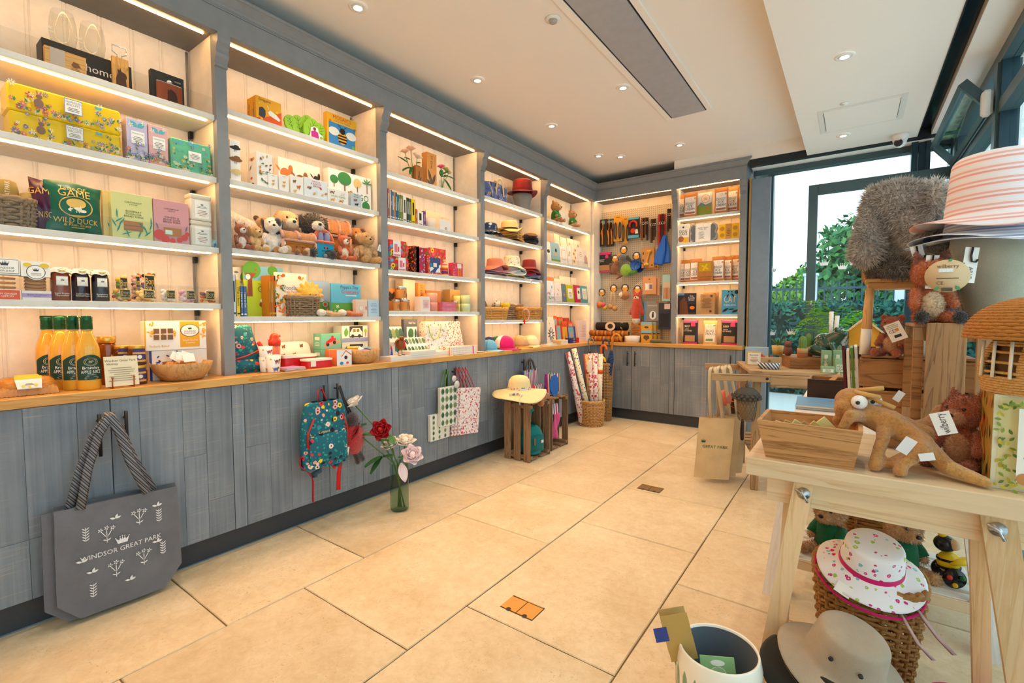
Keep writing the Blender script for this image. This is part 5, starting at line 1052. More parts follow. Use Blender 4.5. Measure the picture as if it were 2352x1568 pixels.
ink(MB(),w,h,[('d',.5,.38,.04,0,1.4),('d',.42,.36,.03,1),('d',.58,.36,.03,1),('t', 'BAMFIELD',.05,.5,.26,1,.5)]).build('print',pals(['d9432a', '16303a']),o)
sitter('bright orange fox soft toy beside the blue pod', 'soft toy',(-.16,1.776,z),QL,0.185, 'cf5a18', 'f0dcc4', 'f4e6d6', 'point', 'cf5a18',group=SG)
sitter('tiger soft toy peeping over the fox', 'soft toy',(-.3,1.979,z),QL-.2,0.293, 'cf8a3a', 'f0e4d0', 'f4e8d8', 'round', 'cf8a3a',group=SG,patch='3a2412')
s_=sitter('golden spaniel soft toy with curly ears and a hanging tag', 'soft toy',(-.15,1.947,z),QL-.15,0.232, 'd3a564', 'dcb478', 'd9b070', 'flop', 'd9b074',group=SG,furn=2500,furl=.04);tagcard(s_,(.1,-.02,.13),.028,.045,(0,.3,0), 'eef0ea', 'wilberry', '5a7a5a')
# --- picture books
z=1.231;BG = 'picture books on the book shelf'
spine_book('thin white book with its pale blue spine out',(-.15,1.091,z),.02,.16,0.226, 'cfdbe6',1,group=BG)
spine_book('yellow board book, spine out',(-.15,1.112,z),.024,.16,0.199, 'e8c62c',1, 'What a beetle',group=BG)
for k in (0,1):spine_book(('blue owl story book, spine out, beside the yellow one', 'second blue owl story book, spine out')[k],(-.15,(1.129,1.147)[k],z),.0185,.16,0.165, '4a6a9c',1, 'I were an Owl',group=BG,pal=('f6f0e2', 'f0efe8', 'd9b44a'))
book('white bird picture book standing behind the spines',(-.33,1.203,z),.16,.02,0.284, 'ece9e2',[('d',.8,.8,.16,0),('f',.3,.9,.1,.05,0,1),('f',.5,.7,.14,.06,.4,2)],['5a9a3a', '7a8aa0', 'd9785a'],group=BG)
q=(1.323,0.231,0.295)
book('tall lime green garden sticker book with a tree',(-.29,q[0],z),q[1],.012,q[2], 'b4cf2c',[('r',0,1,.72,1,2),('d',.2,.92,.17,0),('d',.72,.93,.1,0),('p',[(.06,.4),(.2,.4),(.2,.75),(.3,.86),(.02,.86),(.1,.75)],1),('t', 'First Sticker',.05,.55,.64,3,.4),('t', 'Garden',.12,.58,.54,4,.5),('o',.1,.78,.06,5,6,.8),('d',.42,.24,.05,1),('d',.42,.32,.03,6),('d',.24,.85,.02,7),('d',.3,.93,.02,7),('b',.6,.16,.05,7,6),('d',.82,.1,.05,8)],['4f9a2c', '8a4a2c', '6fb4d9', '5a7a3a', '5f4f5a', '3a3a4a', 'f4f2ec', 'd9342a', 'd94a8a'],group=BG)
for k in range(5):spine_book('thin orange woodland story book in a leaning bundle',(-.2,1.324-.016+.008*k,z),.0072,.17,0.24,('d98a2c', 'c9641e')[k % 2],2,group='woodland story books')
q=(1.439,0.199,0.261)
book('woodland story book cover with squirrels and autumn leaves',(-.2,q[0],z),q[1],.01,q[2], 'f0e6d4',[('t', 'Woodland',.1,.5,.66,0,.62),('t', 'Magic Painting',.05,.52,.57,1,.5),('t', 'Book',.05,.55,.51,1)]+[('f',random.Random(i).choice((random.Random(i).uniform(0,.25),random.Random(i).uniform(.75,1))),random.Random(i+5).uniform(.0,.98),.09,.045,i,(1,2,3)[i % 3]) for i in range(46)]+[('f',random.Random(i).uniform(0,1),random.Random(i+5).uniform(.0,.42),.1,.05,i,(1,2,3,1)[i % 4]) for i in range(46)]+[('d',.2,.93,.04,1),('d',.7,.9,.04,1)],['3a4a7a', 'd9641e', '4f7a3a', 'e9a83a'],group=BG)
for k in (0,1):
    q=((1.674,0.171,0.233),(1.821,0.228,0.217))[k]
    book(('pale blue picture book half hidden by the sun toy', 'sky blue tiny creatures picture book with a green meadow')[k],((-.3,-.2)[k],q[0],z),q[1],.014,q[2],('9fc0e6', '5fb6d9')[k],[('r',0,1,0,.42,0),('b',.2,.3,.06,1,2),('b',.9,.2,.05,3,2),('b',.12,.16,.05,1,2),('b',.7,.46,.06,1,2),('p',[(.45,0),(.75,0),(.7,.2),(.5,.2)],4),('o',.8,.36,.1,5,7),('d',.8,.35,.05,4)]+([('t', "Peppa's Tiny",.1,.6,.9,5,.6),('t', 'Creatures',.11,.62,.76,4,.6),('l',.4,.9,.62,.67,1,1)] if k else []),['5a9a3a', 'f6f2ea', 'f0c83a', 'e0609a', 'd9372c', '4a3f7a', 'e0609a', '8ac0b0'],group=BG)
q=(1.502,0.209,0.116)
basket('grey brown wicker basket holding the yellow sun toy',(-.215,q[0],z),q[1]*.46,.06,q[1]*.5,.068,q[2]*.94,8,18,WICK2,QL,4.,amp=.003)
s_=root('plush_sun', 'yellow smiling sun soft toy sitting in the wicker basket', 'soft toy',(-.2,1.556,z+q[2]*.62),QL,SG)
blob('body',[('e',(0,0,.06),(.062,.04,.055),0)]+[('k',(.05*cos(a),0,.06+.045*sin(a)),(.088*cos(a),0,.06+.08*sin(a)),.022,.011,0) for a in [pi/7*i for i in range(8)]],[mfur('e9b83a', 'cf9a24')],.005,s_)
for s in (-1,1):MB().ell((s*.02,-.039,.062),.0042,0,None,8,6).build('eye',EYE,s_)
MB().tube([(.012*cos(a),-.0415,.052+.008*sin(a)) for a in [pi+pi*i/8 for i in range(9)]],.0012,4).build('smile',mc('4a2c10',.6),s_)
s_=root('plush_bird', 'yellow and grey bird soft toy beside the sun in the basket', 'soft toy',(-.2,1.455,z+q[2]*.66),QL,SG);blob('body',[('e',(0,0,.025),(.035,.03,.026),0),('e',(-.02,-.005,.05),.018,0),('e',(.012,-.02,.018),(.03,.015,.012),1)],[mfur('e0ae3c'),mfur('8d857d')],.005,s_)
for k in (0,1):
    s_=root('plush_toy',('beige rabbit soft toy lying flat by the basket', 'orange fox soft toy lying flat by the small cards')[k], 'soft toy',(-.145,(1.648,1.796)[k],z),QL,SG);c=('cfa674', 'c9621e')[k]
    blob('body',[('e',(-.05,0,.024),(.03,.026,.024),1),('e',(.0,.005,.02),(.045,.03,.02),0),('k',(.03,-.01,.014),(.09,-.015,.013),.014,.013,0),('k',(.0,-.02,.014),(.05,-.034,.012),.013,.011,0),('k',(-.03,.02,.03),(.02,.045,.016),.012,.014,0)],[mfur(c),mfur('f0e6d8')],.005,s_)
for k in (0,1):CL(('small pink and cream baby card box', 'small pale blue baby card box at the shelf end')[k], 'card game',((1.897,0.091,0.114),(1.996,0.092,0.116))[k],-.14,z,.04,('e6c8b4', 'bcd3e6')[k],[('o',.45,.5,.16,0,1),('l',.25,.75,.2,.3,2,0),('r',.8,.95,.4,.6,0)] if not k else [('l',.2,.8,.2,.8,7,0)],[('c98a80', '8aa4c4')[k], 'ecd9c8'])
# --- worktop
KF=mflor('1f5f70',['d9453a', 'f0c23a', 'ef9a94', '3fa090', 'c92f3f', 'f2b8a0'],34,.36,.75, '3a2320', '2f8f7a')
q=(1.159,0.171,0.265);w,h=q[1],q[2]
o=root('childs_backpack', "child's teal floral backpack with ladybirds slumped against the pilaster", 'backpack',(-.16,q[0],.92),QL)
MB().grid(lambda u,v:(w*.5*(1-.42*v**2.2)*math.copysign(abs(cos(2*pi*u))**.7,cos(2*pi*u))-.02*v,.05+.06*(1-.3*v)*math.copysign(abs(sin(2*pi*u))**.7,sin(2*pi*u))+.004*sin(9*v+8*u),h*(v if v<.85 else .85+.15*sin((v-.85)/.15*pi/2))),36,18,cu=True).build('bag',KF,o)
MB().grid(lambda u,v:(w*.44*(2*u-1),-.014-.02*sin(pi*v)*(1-(2*u-1)**4),.01+h*.24*v),12,8).build('front_pocket',KF,o);MB().tube([(-w*.46,-.016,h*.3),(-w*.1,-.02,h*.36),(w*.46,-.014,h*.5)],.004,6).tube([(w*.34,0,h*.62),(w*.47,.01,h*.5),(w*.42,.02,h*.42)],.012,6).build('piping',mc('d4321f',.5),o)
def mug(label,p,w,h,rz=QL):
    o=root('childs_cup',label, 'cup',p,rz, 'dachshund cups');r=w*.5;MB().lathe([(0,.002),(r*.74,.001),(r*.8,.004),(r*.98,h),(r*.94,h),(r*.78,.008),(0,.006)],24,cap=False).build('cup',mc('f3eee6',.35),o)
    mb=ink(MB(),w*1.3,h,dogp(.55,.5,.32,0,1.1)+[('r',.46,.62,.6,.74,1),('r',.5,.53,.6,.74,2),('r',.57,.6,.6,.74,3)]+dogp(.45,.06,.3,4,1.1)+[('r',.36,.52,.14,.28,2),('d',.2,.78,.05,3),('d',.85,.3,.04,5)],0);mb.v=[((r*(.8+.18*z/h)+.001-y)*sin(x/r),-(r*(.8+.18*z/h)+.001-y)*cos(x/r),z) for x,y,z in mb.v];mb.build('print',pals(['8a4a24', 'd9305a', '3a6ac0', 'e9a83a', 'a5581e', '4f9a5a']),o);return o
q=(1.246,0.078,0.097);mug('white cup printed with dachshunds standing alone in front',(-.06,q[0],.92),q[1],q[2]);q2=(1.23,0.073,0.096)
mug('white dachshund cup at the bottom of a stack of two',(-.11,q2[0],.92),q2[1],q2[2]*.9);mug('white dachshund cup on top of a stack of two',(-.11,q2[0],.921+q2[2]*.6),q2[1],q2[2]*.9)
q=(1.312,0.066,0.215);r=q[1]*.5;h=q[2]
o=root('water_bottle', 'red topped clear water bottle behind the cups', 'bottle',(-.17,q[0],.92),QL);MB().lathe([(r*.85,0),(r*.9,h*.05),(r*.85,h*.35),(r*.92,h*.68)],20).build('body',mc('e06a52',.2),o);MB().lathe([(r,h*.68),(r,h*.82),(r*.8,h*.84),(r*.78,h*.9),(r*.5,h*.98),(0,h)],20).build('lid',mc('d93a1e',.35),o);MB().tube([(r*.5,0,h*.9),(r*1.0,0,h*.93)],r*.2,8).build('spout',mc('d93a1e',.35),o)
def lunch(label,p,w,d,h,lid=True):
    o=root('lunch_box',label, 'lunch box',p,QL, 'red lunch boxes');sh=lambda k:[(w/2*k*math.copysign(abs(cos(a))**.4,cos(a)),d/2+d/2*k*math.copysign(abs(sin(a))**.4,sin(a))) for a in [2*pi*i/36 for i in range(36)]]
    MB().slab(sh(.96),.001,h*.8,sm=True).build('tub',mc('cf1f26',.25),o);MB().slab(sh(1.),h*.8,h,sm=True).build('lid',mc('f0e9dc',.4),o);return o
q=(1.537,0.179,0.059);lo=lunch('red lunch box with a cream lid and clip in front',(-.06,q[0],.92),q[1],.1,q[2]*.92);MB().box(-q[1]*.38,-q[1]*.2,-.004,.0,.012,q[2]*.85).build('clip',mc('eee6d6',.4),lo)
q=(1.476,0.224,0.087);lunch('red lunch box with a cream lid under the dachshund lid',(-.165,q[0],.92),q[1],.09,q[2]*.9)
w,h=0.232,0.182
o=tag(MB().prism([(w/2*math.copysign(abs(cos(a))**.45,cos(a)),h*.42+h*.4*math.copysign(abs(sin(a))**.45,sin(a))) for a in [2*pi*i/36 for i in range(36)]],0,.012,sm=True).build('dachshund_lunch_tray',mc('f3ede0',.4),None,(-.27,1.493,.93),(rad(-16),0,QL)), 'cream dachshund lunch tray leaning upright behind the red boxes', 'lunch tray');ink(MB(),w,h,dogp(.25,.6,.14,0,.7)+dogp(.75,.6,.14,1,.7)+dogp(.5,.3,.14,0,.7)+dogp(.2,.3,.12,1,.7)).build('print',pals(['a5581e', '8a4a24']),o)
for k in range(3):flatbook('thin activity book lying in a small pile',(-.03-.004*k,1.36+.004*k,.92+.0062*k),.13,.1,.006,('5a4a8a', 'e9b02a', 'b48ac4')[k],QL+.12*k, 'activity books in a pile',name='activity_book',cat='book')
SPC=[('p',[(.1,.1),(.95,.35),(.95,.6),(.1,.35)],2),('d',.32,.3,.12,0),('d',.66,.42,.12,0),('p',[(.2,.34),(.75,.55),(.72,.72),(.45,.7),(.25,.5)],1),('d',.56,.78,.1,1)]
q=(1.7,0.124,0.211);h=q[2]*.47;TP=['2a2a2c', 'd9302a', 'b0a08a', 'e6f0ea']
for k in (0,1):carton(('green racing car toy box on top of its twin', 'green racing car toy box at the bottom')[k], 'toy box',(-.2,q[0],.92+(1-k)*(h+.001)),q[1]*1.15,.09,h, '6fc0a4',SPC,TP,group='racing car toy boxes',side=[('r',.2,.8,.6,.8,3),('l',.2,.8,.2,.5,3,3)])
q=(1.92,0.209,0.247);h=q[2]*.5
for k in (0,1):carton(('white toy box with a wooden car in its window, upper one', 'white toy box with a wooden car in its window, lower one')[k], 'toy box',(-.25,q[0],.92+(1-k)*(h+.001)),q[1],.1,h, 'dfe6de',[('r',.28,.8,.35,.97,0),('p',[(.3,.42),(.78,.42),(.78,.62),(.68,.86),(.4,.86),(.3,.62)],1),('r',.42,.52,.64,.82,2),('r',.56,.66,.64,.82,2),('d',.4,.42,.1,0),('d',.66,.42,.1,0),('r',0,1,.1,.32,3),('f',.14,.4,.5,.3,1.5,4),('d',.9,.7,.1,5),('r',.885,.915,.38,.65,6)],['3a3432', 'e9e4da', '8a6a4a', '8f9cc4', '5fa04a', '9cc43a', 'd9772a'],group='wooden car toy boxes')
q=(1.706,0.108,0.1);h=q[2]
for k in (0,1):carton(('orange toy box with a dog kennel picture in front', 'orange toy box behind its twin')[k], 'toy box',(-.07-.082*k,q[0],.92),q[1]*1.0,.08,h*(1+.0*k), 'e07a4a',[('r',0,1,0,1,0),('p',[(.3,.5),(.6,.92),(.95,.6),(.9,.4),(.35,.3)],1),('p',[(.3,.6),(.6,.97),(.98,.7),(.98,.62),(.6,.9),(.3,.52)],2),('d',.6,.5,.12,3),('d',.3,.15,.1,4,1.3),('d',.7,.16,.08,2,1.2)],['e6eaee', 'f0ece4', 'd9583a', '2c2c30', '3a8ac0'],group='dog kennel toy boxes')
q=(1.876,0.247,0.091);wbowl('turned wooden bowl of small boxed toys on the worktop',(-.05-q[1]*.32,q[0],.92),q[1]*.5,q[2])
for k,(dx,dy,a,c,lb) in enumerate(((0,-.03,.5, 'e9c43a', 'yellow'),(.02,.0,-.2, 'b08ad0', 'lilac'),(-.03,.02,.8, 'd9e6ea', 'pale grey'),(.01,.045,.3, '9cc8d9', 'light blue'),(-.02,-.05,-.6, 'e0d46a', 'lime yellow'))):tag(MB().bbox(-.035,.035,-.02,.02,0,.014,.001).build('mini_box',mc(c,.5),None,(-.05-q[1]*.32+dx,q[0]+dy,.92+q[2]*.72+.008*k),(.25*sin(k),.3*cos(k*2),a+QL)), 'tiny '+lb+' toy box lying in the wooden bowl', 'toy box')

# ================================================================ bay of roses, candles and stationery
KR = 'cf8f4a';z=2.254
def bouquet(label,x,y,z,heads,lv,r=.022,h=.075,vm=None,thick=.0022):
    v=vase(label,(x,y,z),r,h,QL,vm)
    for p,s,m,t in heads:
        MB().tube([(p[0]*.1,0,.012),(p[0]*.45,p[1]*.5,h+.01),(p[0]*.9,p[1],p[2]*.8),p],thick,5).build('stem',STEM,v);rose(v,p,s,m,t)
    spray(v,lv,ROSEL);return v
PEACH=mc('f0bfa0',.6);PINK=mc('e2607a',.6);CRM=mc('f4e2cc',.6)
y0,z0=2.454,2.272
hd=[((-.085,0,.20),.03,PEACH,(0,-.3,0)),((-.03,0,.235),.03,PEACH,(0,0,0)),((.02,-.01,.19),.034,CRM,(.3,.3,0))]
bouquet('clear vase of peach roses at the left of the brown boxes',-.2,y0-.015,z,hd,[((-.06,0,.13),(-.16,0,.165),.02),((-.05,0,.1),(-.13,-.02,.06),.04),((-.03,0,.1),(-.09,.0,.09),.035),((.0,0,.13),(.075,0,.14),.018),((-.04,0,.16),(-.1,0,.17),.02),((.02,0,.15),(.05,-.02,.16),.025),((-.02,0,.11),(-.06,-.02,.05),.03)])
SE=['3a2c20', '5a4a3a']
CL('tall brown candle box with dark leaf print', 'candle box',(2.608,0.105,0.263),-.18,z,.06,KR,[('t', 'ST EVAL',.08,.45,.72,0,1.6,-pi/2),('f',.5,.05,.5,.12,1.9,1),('f',.5,.05,.4,.12,1.2,1),('f',.5,.02,.3,.1,2.5,1)],SE,group='kraft candle boxes')
CL('short brown candle box with dark leaf print', 'candle box',(2.456,0.076,0.118),-.16,z,.04, 'a8672c',[('f',.5,.05,.4,.12,1.9,1),('f',.5,.05,.4,.12,1.1,1),('r',.42,.5,.3,.7,0)],SE,group='kraft candle boxes')
y0,z0=2.693,2.27
bouquet('small clear vase of pink rose buds right of the brown box',-.17,y0+.01,z,[((-.0,0,.17),.028,PINK,(0,-.2,0)),((.05,0,.165),.024,mc('cfc06a',.6),(0,.2,0)),((.08,0,.15),.022,mc('d9c98a',.6),(0,.4,0))],[((.03,0,.12),(.16,0,.13),.022),((.03,0,.09),(.09,-.02,.02),.03),((-.0,0,.1),(-.02,-.02,.16),.035),((.01,0,.12),(.05,-.03,.15),.04),((.03,0,.13),(.08,-.01,.17),.035),((.0,0,.1),(.04,-.02,.11),.035)],.018,.075)
# --- row of books
z=1.925
bk=[(891,894.5,433, 'c96a6a', ''),(895,898,436, 'd9c3a4', ''),(898,901,436, '3f6a9c', 'WALKS'),(901,905,440, '5a7aa0', ''),(905,908.5,441, 'd98a2c', 'PARK'),(908.5,912,442, '3a5a8a', ''),(912,916.5,446, '2f7f96', 'WINDSOR'),(916.5,921,447, '7a8438', ''),(921,925,448, '8a9040', ''),(925.5,934,450, 'ece6dc', ''),(935,939,454, '3a4f40', ''),(939.5,943.5,456, '4f6650', ''),(944.5,954.5,457, 'f0c814', ''),(955,958,480, 'e0601e', 'BREAD'),(958.5,972.5,485, 'f0e4d4', ''),(973,978,485, '7a3a9c', 'MAGIC')]
bq=[2.139,0.014,0.211,2.153,0.012,0.204,2.165,0.012,0.207,2.179,0.016,0.198,2.194,0.014,0.198,2.208,0.014,0.198,2.224,0.018,0.188,2.242,0.018,0.189,2.259,0.016,0.19,2.287,0.035,0.189,2.318,0.017,0.182,2.337,0.017,0.18,2.371,0.043,0.183,2.401,0.013,0.115,2.441,0.063,0.106,2.486,0.023,0.114]
cn=['coral', 'tan', 'blue', 'slate blue', 'orange', 'navy', 'teal', 'olive', 'light olive', 'white', 'dark green', 'sage green', 'yellow', 'short orange', 'thick short cream', 'purple']
for i,(a,b,t,c,tx) in enumerate(bk):spine_book(cn[i]+' hardback standing spine out in the book row',(-.14,bq[3*i],z),max(.012,bq[3*i+1]*.97),.17,bq[3*i+2],c,0 if i not in (9,12,14) else 1,tx or None,group='hardback row')
q=(2.577,0.103,0.076);o=root('candle_pot', 'pale ceramic candle pot on the book shelf', 'candle',(-.14-q[1]*.4,q[0],z),QL);MB().lathe([(0,.001),(q[1]*.46,0),(q[1]*.47,.004),(q[1]*.47,q[2]),(q[1]*.43,q[2]),(q[1]*.43,q[2]*.8),(0,q[2]*.78)],24,cap=False).build('pot',mc('dccfc0',.35),o);MB().lathe([(0,q[2]*.79),(q[1]*.42,q[2]*.79)],20,cap=False).build('wax',mc('f0e4d2',.6),o)
q=(2.722,0.181,0.171);CL('large cream envelope standing behind the candle pot', 'card',q,-.28,z,.01, 'e9d4b8')
q=(2.842,0.09,0.136);CL('small cream envelope propped at the back', 'card',q,-.25,z,.01, 'e0c8a8');q=(2.719,0.121,0.087);CL('white card printed with a dark rosette', 'card',q,-.15,z,.012, 'ece6e0',[('b',.6,.2,.2,0,1,8)],['5a4a5a', 'e9e2dc'])
# --- floral wash bags
z=1.564;RF=mflor('c92a3a',['e9453a', '4fb0d0', 'f0c83a', 'e05a9a', '3a7ac0', 'e9703a'],26,.42,.6, '7a2a1a', '4f9a4a');RF2=mflor('b02a4a',['4fb0d0', '3a6ac0', 'e9453a', 'e0c0d0', '7a4a9a'],60,.4,.6);DOT=mflor('3a2018',['e9652a', 'c9202a', 'd9342a'],70,.4,.6, 'f0b03a')
q0=(2.228,0.2,0.1);q1=(2.227,0.196,0.219)
for k in (0,1):
    hh=(q0[2],q1[2]-q0[2])[k];o=root('wash_bag',('bright floral wash bag at the bottom with a white picture band', 'bright floral wash bag on top with a white picture band')[k], 'wash bag',(-.14,q0[0],z+k*q0[2]),QL, 'floral wash bags');w=q0[1]
    MB().grid(lambda u,v:(w*.5*cos(2*pi*u)**1 if False else w*.5*math.copysign(abs(cos(2*pi*u))**.35,cos(2*pi*u))*(.94+.06*sin(pi*v)),.05+.055*math.copysign(abs(sin(2*pi*u))**.35,sin(2*pi*u))*(.85+.15*sin(pi*v)),.001+v*hh*.98),32,8,cu=True).slab([(w*.46*cos(a),.05+.045*sin(a)) for a in [2*pi*i/16 for i in range(16)]],hh*.9,hh*.985).build('bag',RF,o)
    x=(-.13,.1)[1-k]*w;MB().box(x-w*.17,x+w*.17,-.008,-.006,0,hh*.97).build('band',mc('efe6e4',.6),o);MB().rect(x-w*.12,x+w*.02,hh*.25,hh*.75,-.0085,0).rect(x+w*.04,x+w*.1,hh*.3,hh*.6,-.0085,1).rect(x-w*.15,x+w*.15,hh*.04,hh*.14,-.0085,0).build('band_print',pals(['d97a8a', 'c9305a']),o)
for k,(a,lb,m) in enumerate((((2.409,0.053,0.202), 'red dotted gift box with yellow edging, spine out',DOT),((2.45,0.095,0.197), 'blue ditsy floral tall gift bag',RF2),((2.688,0.179,0.219), 'red and blue floral gift bag at the back',RF))):carton(lb, 'gift bag',(-.15-.05*(k==2),a[0],z),a[1],.08,a[2],m,name='gift_bag')
q=(2.592,0.144,0.144);CL('navy rose patterned gift box with a clear window and tag', 'gift box',q,-.14,z,.06,mflor('d94a4a',['f0a03a', 'e9e0e0', 'c92a3a'],60),[('r',.1,.9,.08,.9,0),('b',.25,.75,.14,1,2),('b',.7,.75,.14,1,2),('d',.2,.5,.1,3),('d',.85,.45,.08,4),('p',[(.1,.1),(.4,.3),(.3,.4),(.1,.35)],4),('p',[(.5,.1),(.9,.12),(.85,.42),(.65,.3)],4),('r',.35,.62,.4,.62,5)],['3a4a80', '4a5a9a', '2a3a6a', '1f8aa0', 'e0eef4', 'f2e6e2'])
for k in (0,1):
    q=((2.737,0.068,0.117),(2.746,0.061,0.112))[k];r=q[1]*.46 if not k else .024;h=q[2]*.8
    o=root('soap_bottle',('pump soap bottle with coloured stripes in front', 'pump soap bottle with coloured stripes, half hidden behind')[k], 'soap',((-.15,-.23)[k]-r,q[0],z),QL, 'striped soap bottles');MB().lathe([(r,0),(r,h*.85),(r*.8,h)],18).build('body',mstripe(['f0d8b0', 'd9452a', '3a4a9c', 'e06a8a', 'd9452a', 'f0b03a'],14, 'Z'),o);MB().lathe([(r*.5,h),(r*.5,h+.012),(.003,h+.013),(.003,h+.03),(.008,h+.031),(.008,h+.038),(0,h+.038)],12).tube([(0,0,h+.035),(0,-.025,h+.033)],.003,6).build('pump',mc('ecdcc4',.4),o)
q=(2.858,0.124,0.113);CL('small red floral pencil box with orange pencils', 'pencil box',q,-.14,z,.05,mflor('d9405a',['e9703a', '6a4a9a', 'e9a0b0'],90),[('r',.45,.85,.62,.95,0),('r',.5,.6,.05,.6,1),('r',.68,.76,.05,.6,1)],['f0dcd8', 'e08a2a'])
# --- candles
z=1.272
def tincan(label,q,x,zz,rz=QL,pc='cf8a44'):
    r=q[1]*.5;h=q[2];o=root('candle_tin',label, 'candle',(x-r,q[0],zz),rz, 'kraft candle tins');MB().lathe([(r,0),(r,h*.78)],22).build('tin',mc('c0c4c8',.25,.9),o);MB().lathe([(r*1.03,h*.78),(r*1.03,h*.98),(r*.98,h)],22).build('lid',mc('c9cdd2',.2,.9),o)
    MB().lathe([(r+.0008,h*.08),(r+.0008,h*.76)],22,cap=False).build('kraft_label',mc(pc,.7),o);wrapink(r+.0012,r*2.4,h,[('t', 'ST EVAL',.2,.5,.42,0,.5,pi/2),('f',.75,.1,.5,.16,1.6,0),('f',.8,.1,.4,.12,1.1,0)],['3c3430'],o, 'print');return o
qa=(2.223,0.051,0.082);tincan('small kraft candle tin by the shelf end',qa,-.15,z)
qb=(2.315,0.078,0.088);tincan('kraft candle tin supporting another',qb,-.15,z)
qc=(2.302,0.082,0.182);tincan('kraft candle tin stacked on two others',(qc[0],qc[1],qc[2]-qb[2]),-.17,z+qb[2]+.001)
CL('kraft candle box with a dark thistle print', 'candle box',(2.238,0.082,0.168),-.24,z,.05, 'c9823f',[('f',.5,.5,.4,.2,1.9,0),('f',.5,.5,.4,.2,1.2,0),('f',.5,.45,.35,.15,2.6,0)],SE)
CL('tall pair of pale cream diffuser boxes', 'diffuser box',(2.446,0.126,0.248),-.28,z,.09, 'e6d3b8',[('r',.02,.03,0,1,0)],['c4ac8c'])
CL('tall brown candle box behind the pink candles', 'candle box',(2.551,0.075,0.226),-.25,z,.05, 'cf8c40',[('t', 'ST EVAL',.1,.4,.7,0,1.4,-pi/2)],SE)
CL('wide brown gift box at the back of the candle shelf', 'gift box',(2.733,0.183,0.176),-.3,z,.07, 'b8763a',[('r',.2,.32,.5,.7,0)],['e9dcc8'])
CL('blush pink candle box with a small printed square', 'candle box',(2.485,0.097,0.113),-.14,z,.075, 'e9ddd6',[('r',.25,.85,.2,.78,0),('l',.35,.75,.3,.6,4,1)],['e2b8b4', 'c4867e'])
def gcan(label,q,x,zz,c):
    r=q[1]*.5;o=root('glass_candle',label, 'candle',(x-r,q[0],zz),QL);MB().lathe([(r*.86,0),(r*.95,.004),(r,q[2]*.5),(r,q[2]),(r*.93,q[2]),(r*.93,q[2]*.7),(0,q[2]*.68)],22,cap=False).build('pot',mc(c,.18),o);return o
q=(2.597,0.083,0.148);hh=q[2]/2
gcan('pink glass candle pot under another',(q[0],q[1],hh-.001),-.14,z, 'dc8f82');gcan('pink glass candle pot stacked on its twin',(q[0],q[1],hh-.001),-.14,z+hh, 'e6a08c')
gcan('low orange glass candle pot behind the pink pair',(2.579,.05,0.143),-.22,z, 'd98046')
q=(2.762,0.104,0.076);hh=q[2]/2
for k in (0,1):carton(('rose pink soap box under its twin', 'rose pink soap box on top of its twin')[k], 'soap',(-.14,q[0]-.012,z+k*(hh+.0005)),q[1]*1.5,.05,hh, 'd0708a',[('l',.3,.7,.3,.6,2,0)],['e9a8b8'])
CL('tall corrugated kraft box near the green candles', 'gift box',(2.961,0.123,0.193),-.27,z,.09, 'c29a5a',[('d',.3,.7,.06,0),('l',.2,.8,.2,.4,2,0)],['a37c40'])
tincan('slim kraft candle tin by the green candles',(2.851,0.044,0.089),-.14,z)
q=(2.999,0.087,0.142);hh=q[2]/2
for k in (0,1):gcan(('pale green glass candle pot under another', 'pale green glass candle pot stacked on its twin')[k],(q[0],q[1],hh-.001),-.14,z+k*hh,('bcd0a4', 'c9d6a0')[k])
q=(2.929,0.067,0.137)
for k in (0,1):gcan(('yellow glass candle pot under another', 'yellow glass candle pot stacked on its twin')[k],(q[0],q[1]*.9,q[2]/2-.001),-.19,z+k*q[2]/2, 'dcd07e')
# --- worktop stationery
z=.92;TG=['4f7a4a', '2f5f58', '8a9a6a', 'f3efe8']
def trees(n,rows,m0=0):return [('d',(i+.5)/n,(r+.5)/rows,.36/rows,(0,1,2)[(i+r) % 3],.55) for r in range(rows) for i in range(n)]
o=CL('grey boxed tree print calendar standing tallest', 'calendar',(2.411,0.138,0.29),-.23,z,.03, '5a5f66',[('r',.2,.95,.08,.8,3),('t', 'British Trees',.06,.6,.9,3,.5),('d',.5,.62,.14,0,.7),('d',.85,.62,.12,1,.3),('d',.55,.26,.15,1,.8),('d',.92,.26,.13,0,.3)],TG)
o=CL('white card set with rows of trees leaning back', 'card set',(2.252,0.141,0.217),-.17,z+.03,.012, 'f0ebe2',trees(4,2),TG,rz=QL);o.rotation_euler=(rad(-18),0,QL)
o=CL('wide white card set with small trees leaning back in front', 'card set',(2.399,0.201,0.135),-.12,z+.035,.012, 'f2ede4',trees(6,2),TG);o.rotation_euler=(rad(-30),0,QL)
q=(2.636,0.246,0.271);GF=mflor('f1ece2',['d9828a', '8a7ac0', 'e9a04a', '9ab06a', 'c95a6a'],42,.27,.6, 'e9b04a', '9ab48a')
o=root('gift_bag', 'large ditsy floral paper gift bag with lime cord handle', 'gift bag',(-.17,q[0],z),QL);w,h=q[1],q[2];MB().box(-w/2,w/2,0,.08,0,h).build('bag',GF,o)
for yy in (-.003,.083):MB().tube([(-w*.1+w*.28*cos(a)*-1,yy,h*.92-h*.45*sin(a)*(1 if yy<0 else -.25)) for a in [pi*i/12 for i in range(13)]],.0028,6).build('cord_handle',mc('a8c43a',.6),o)
for k,(a,lb) in enumerate((((2.931,0.177,0.272), 'red tree patterned notepad at the back'),((2.894,0.208,0.206), 'red and white tree patterned notepad leaning in front'))):
    o=CL(lb, 'notepad',a,-.25+.06*k,z,.012,mflor('f2e9e0',['d9523a', 'e0806a', 'c93a3a'],75,.4,.6, 'd9523a'),name='notepad');o.rotation_euler=(rad(-14 if k else -4),0,QL)
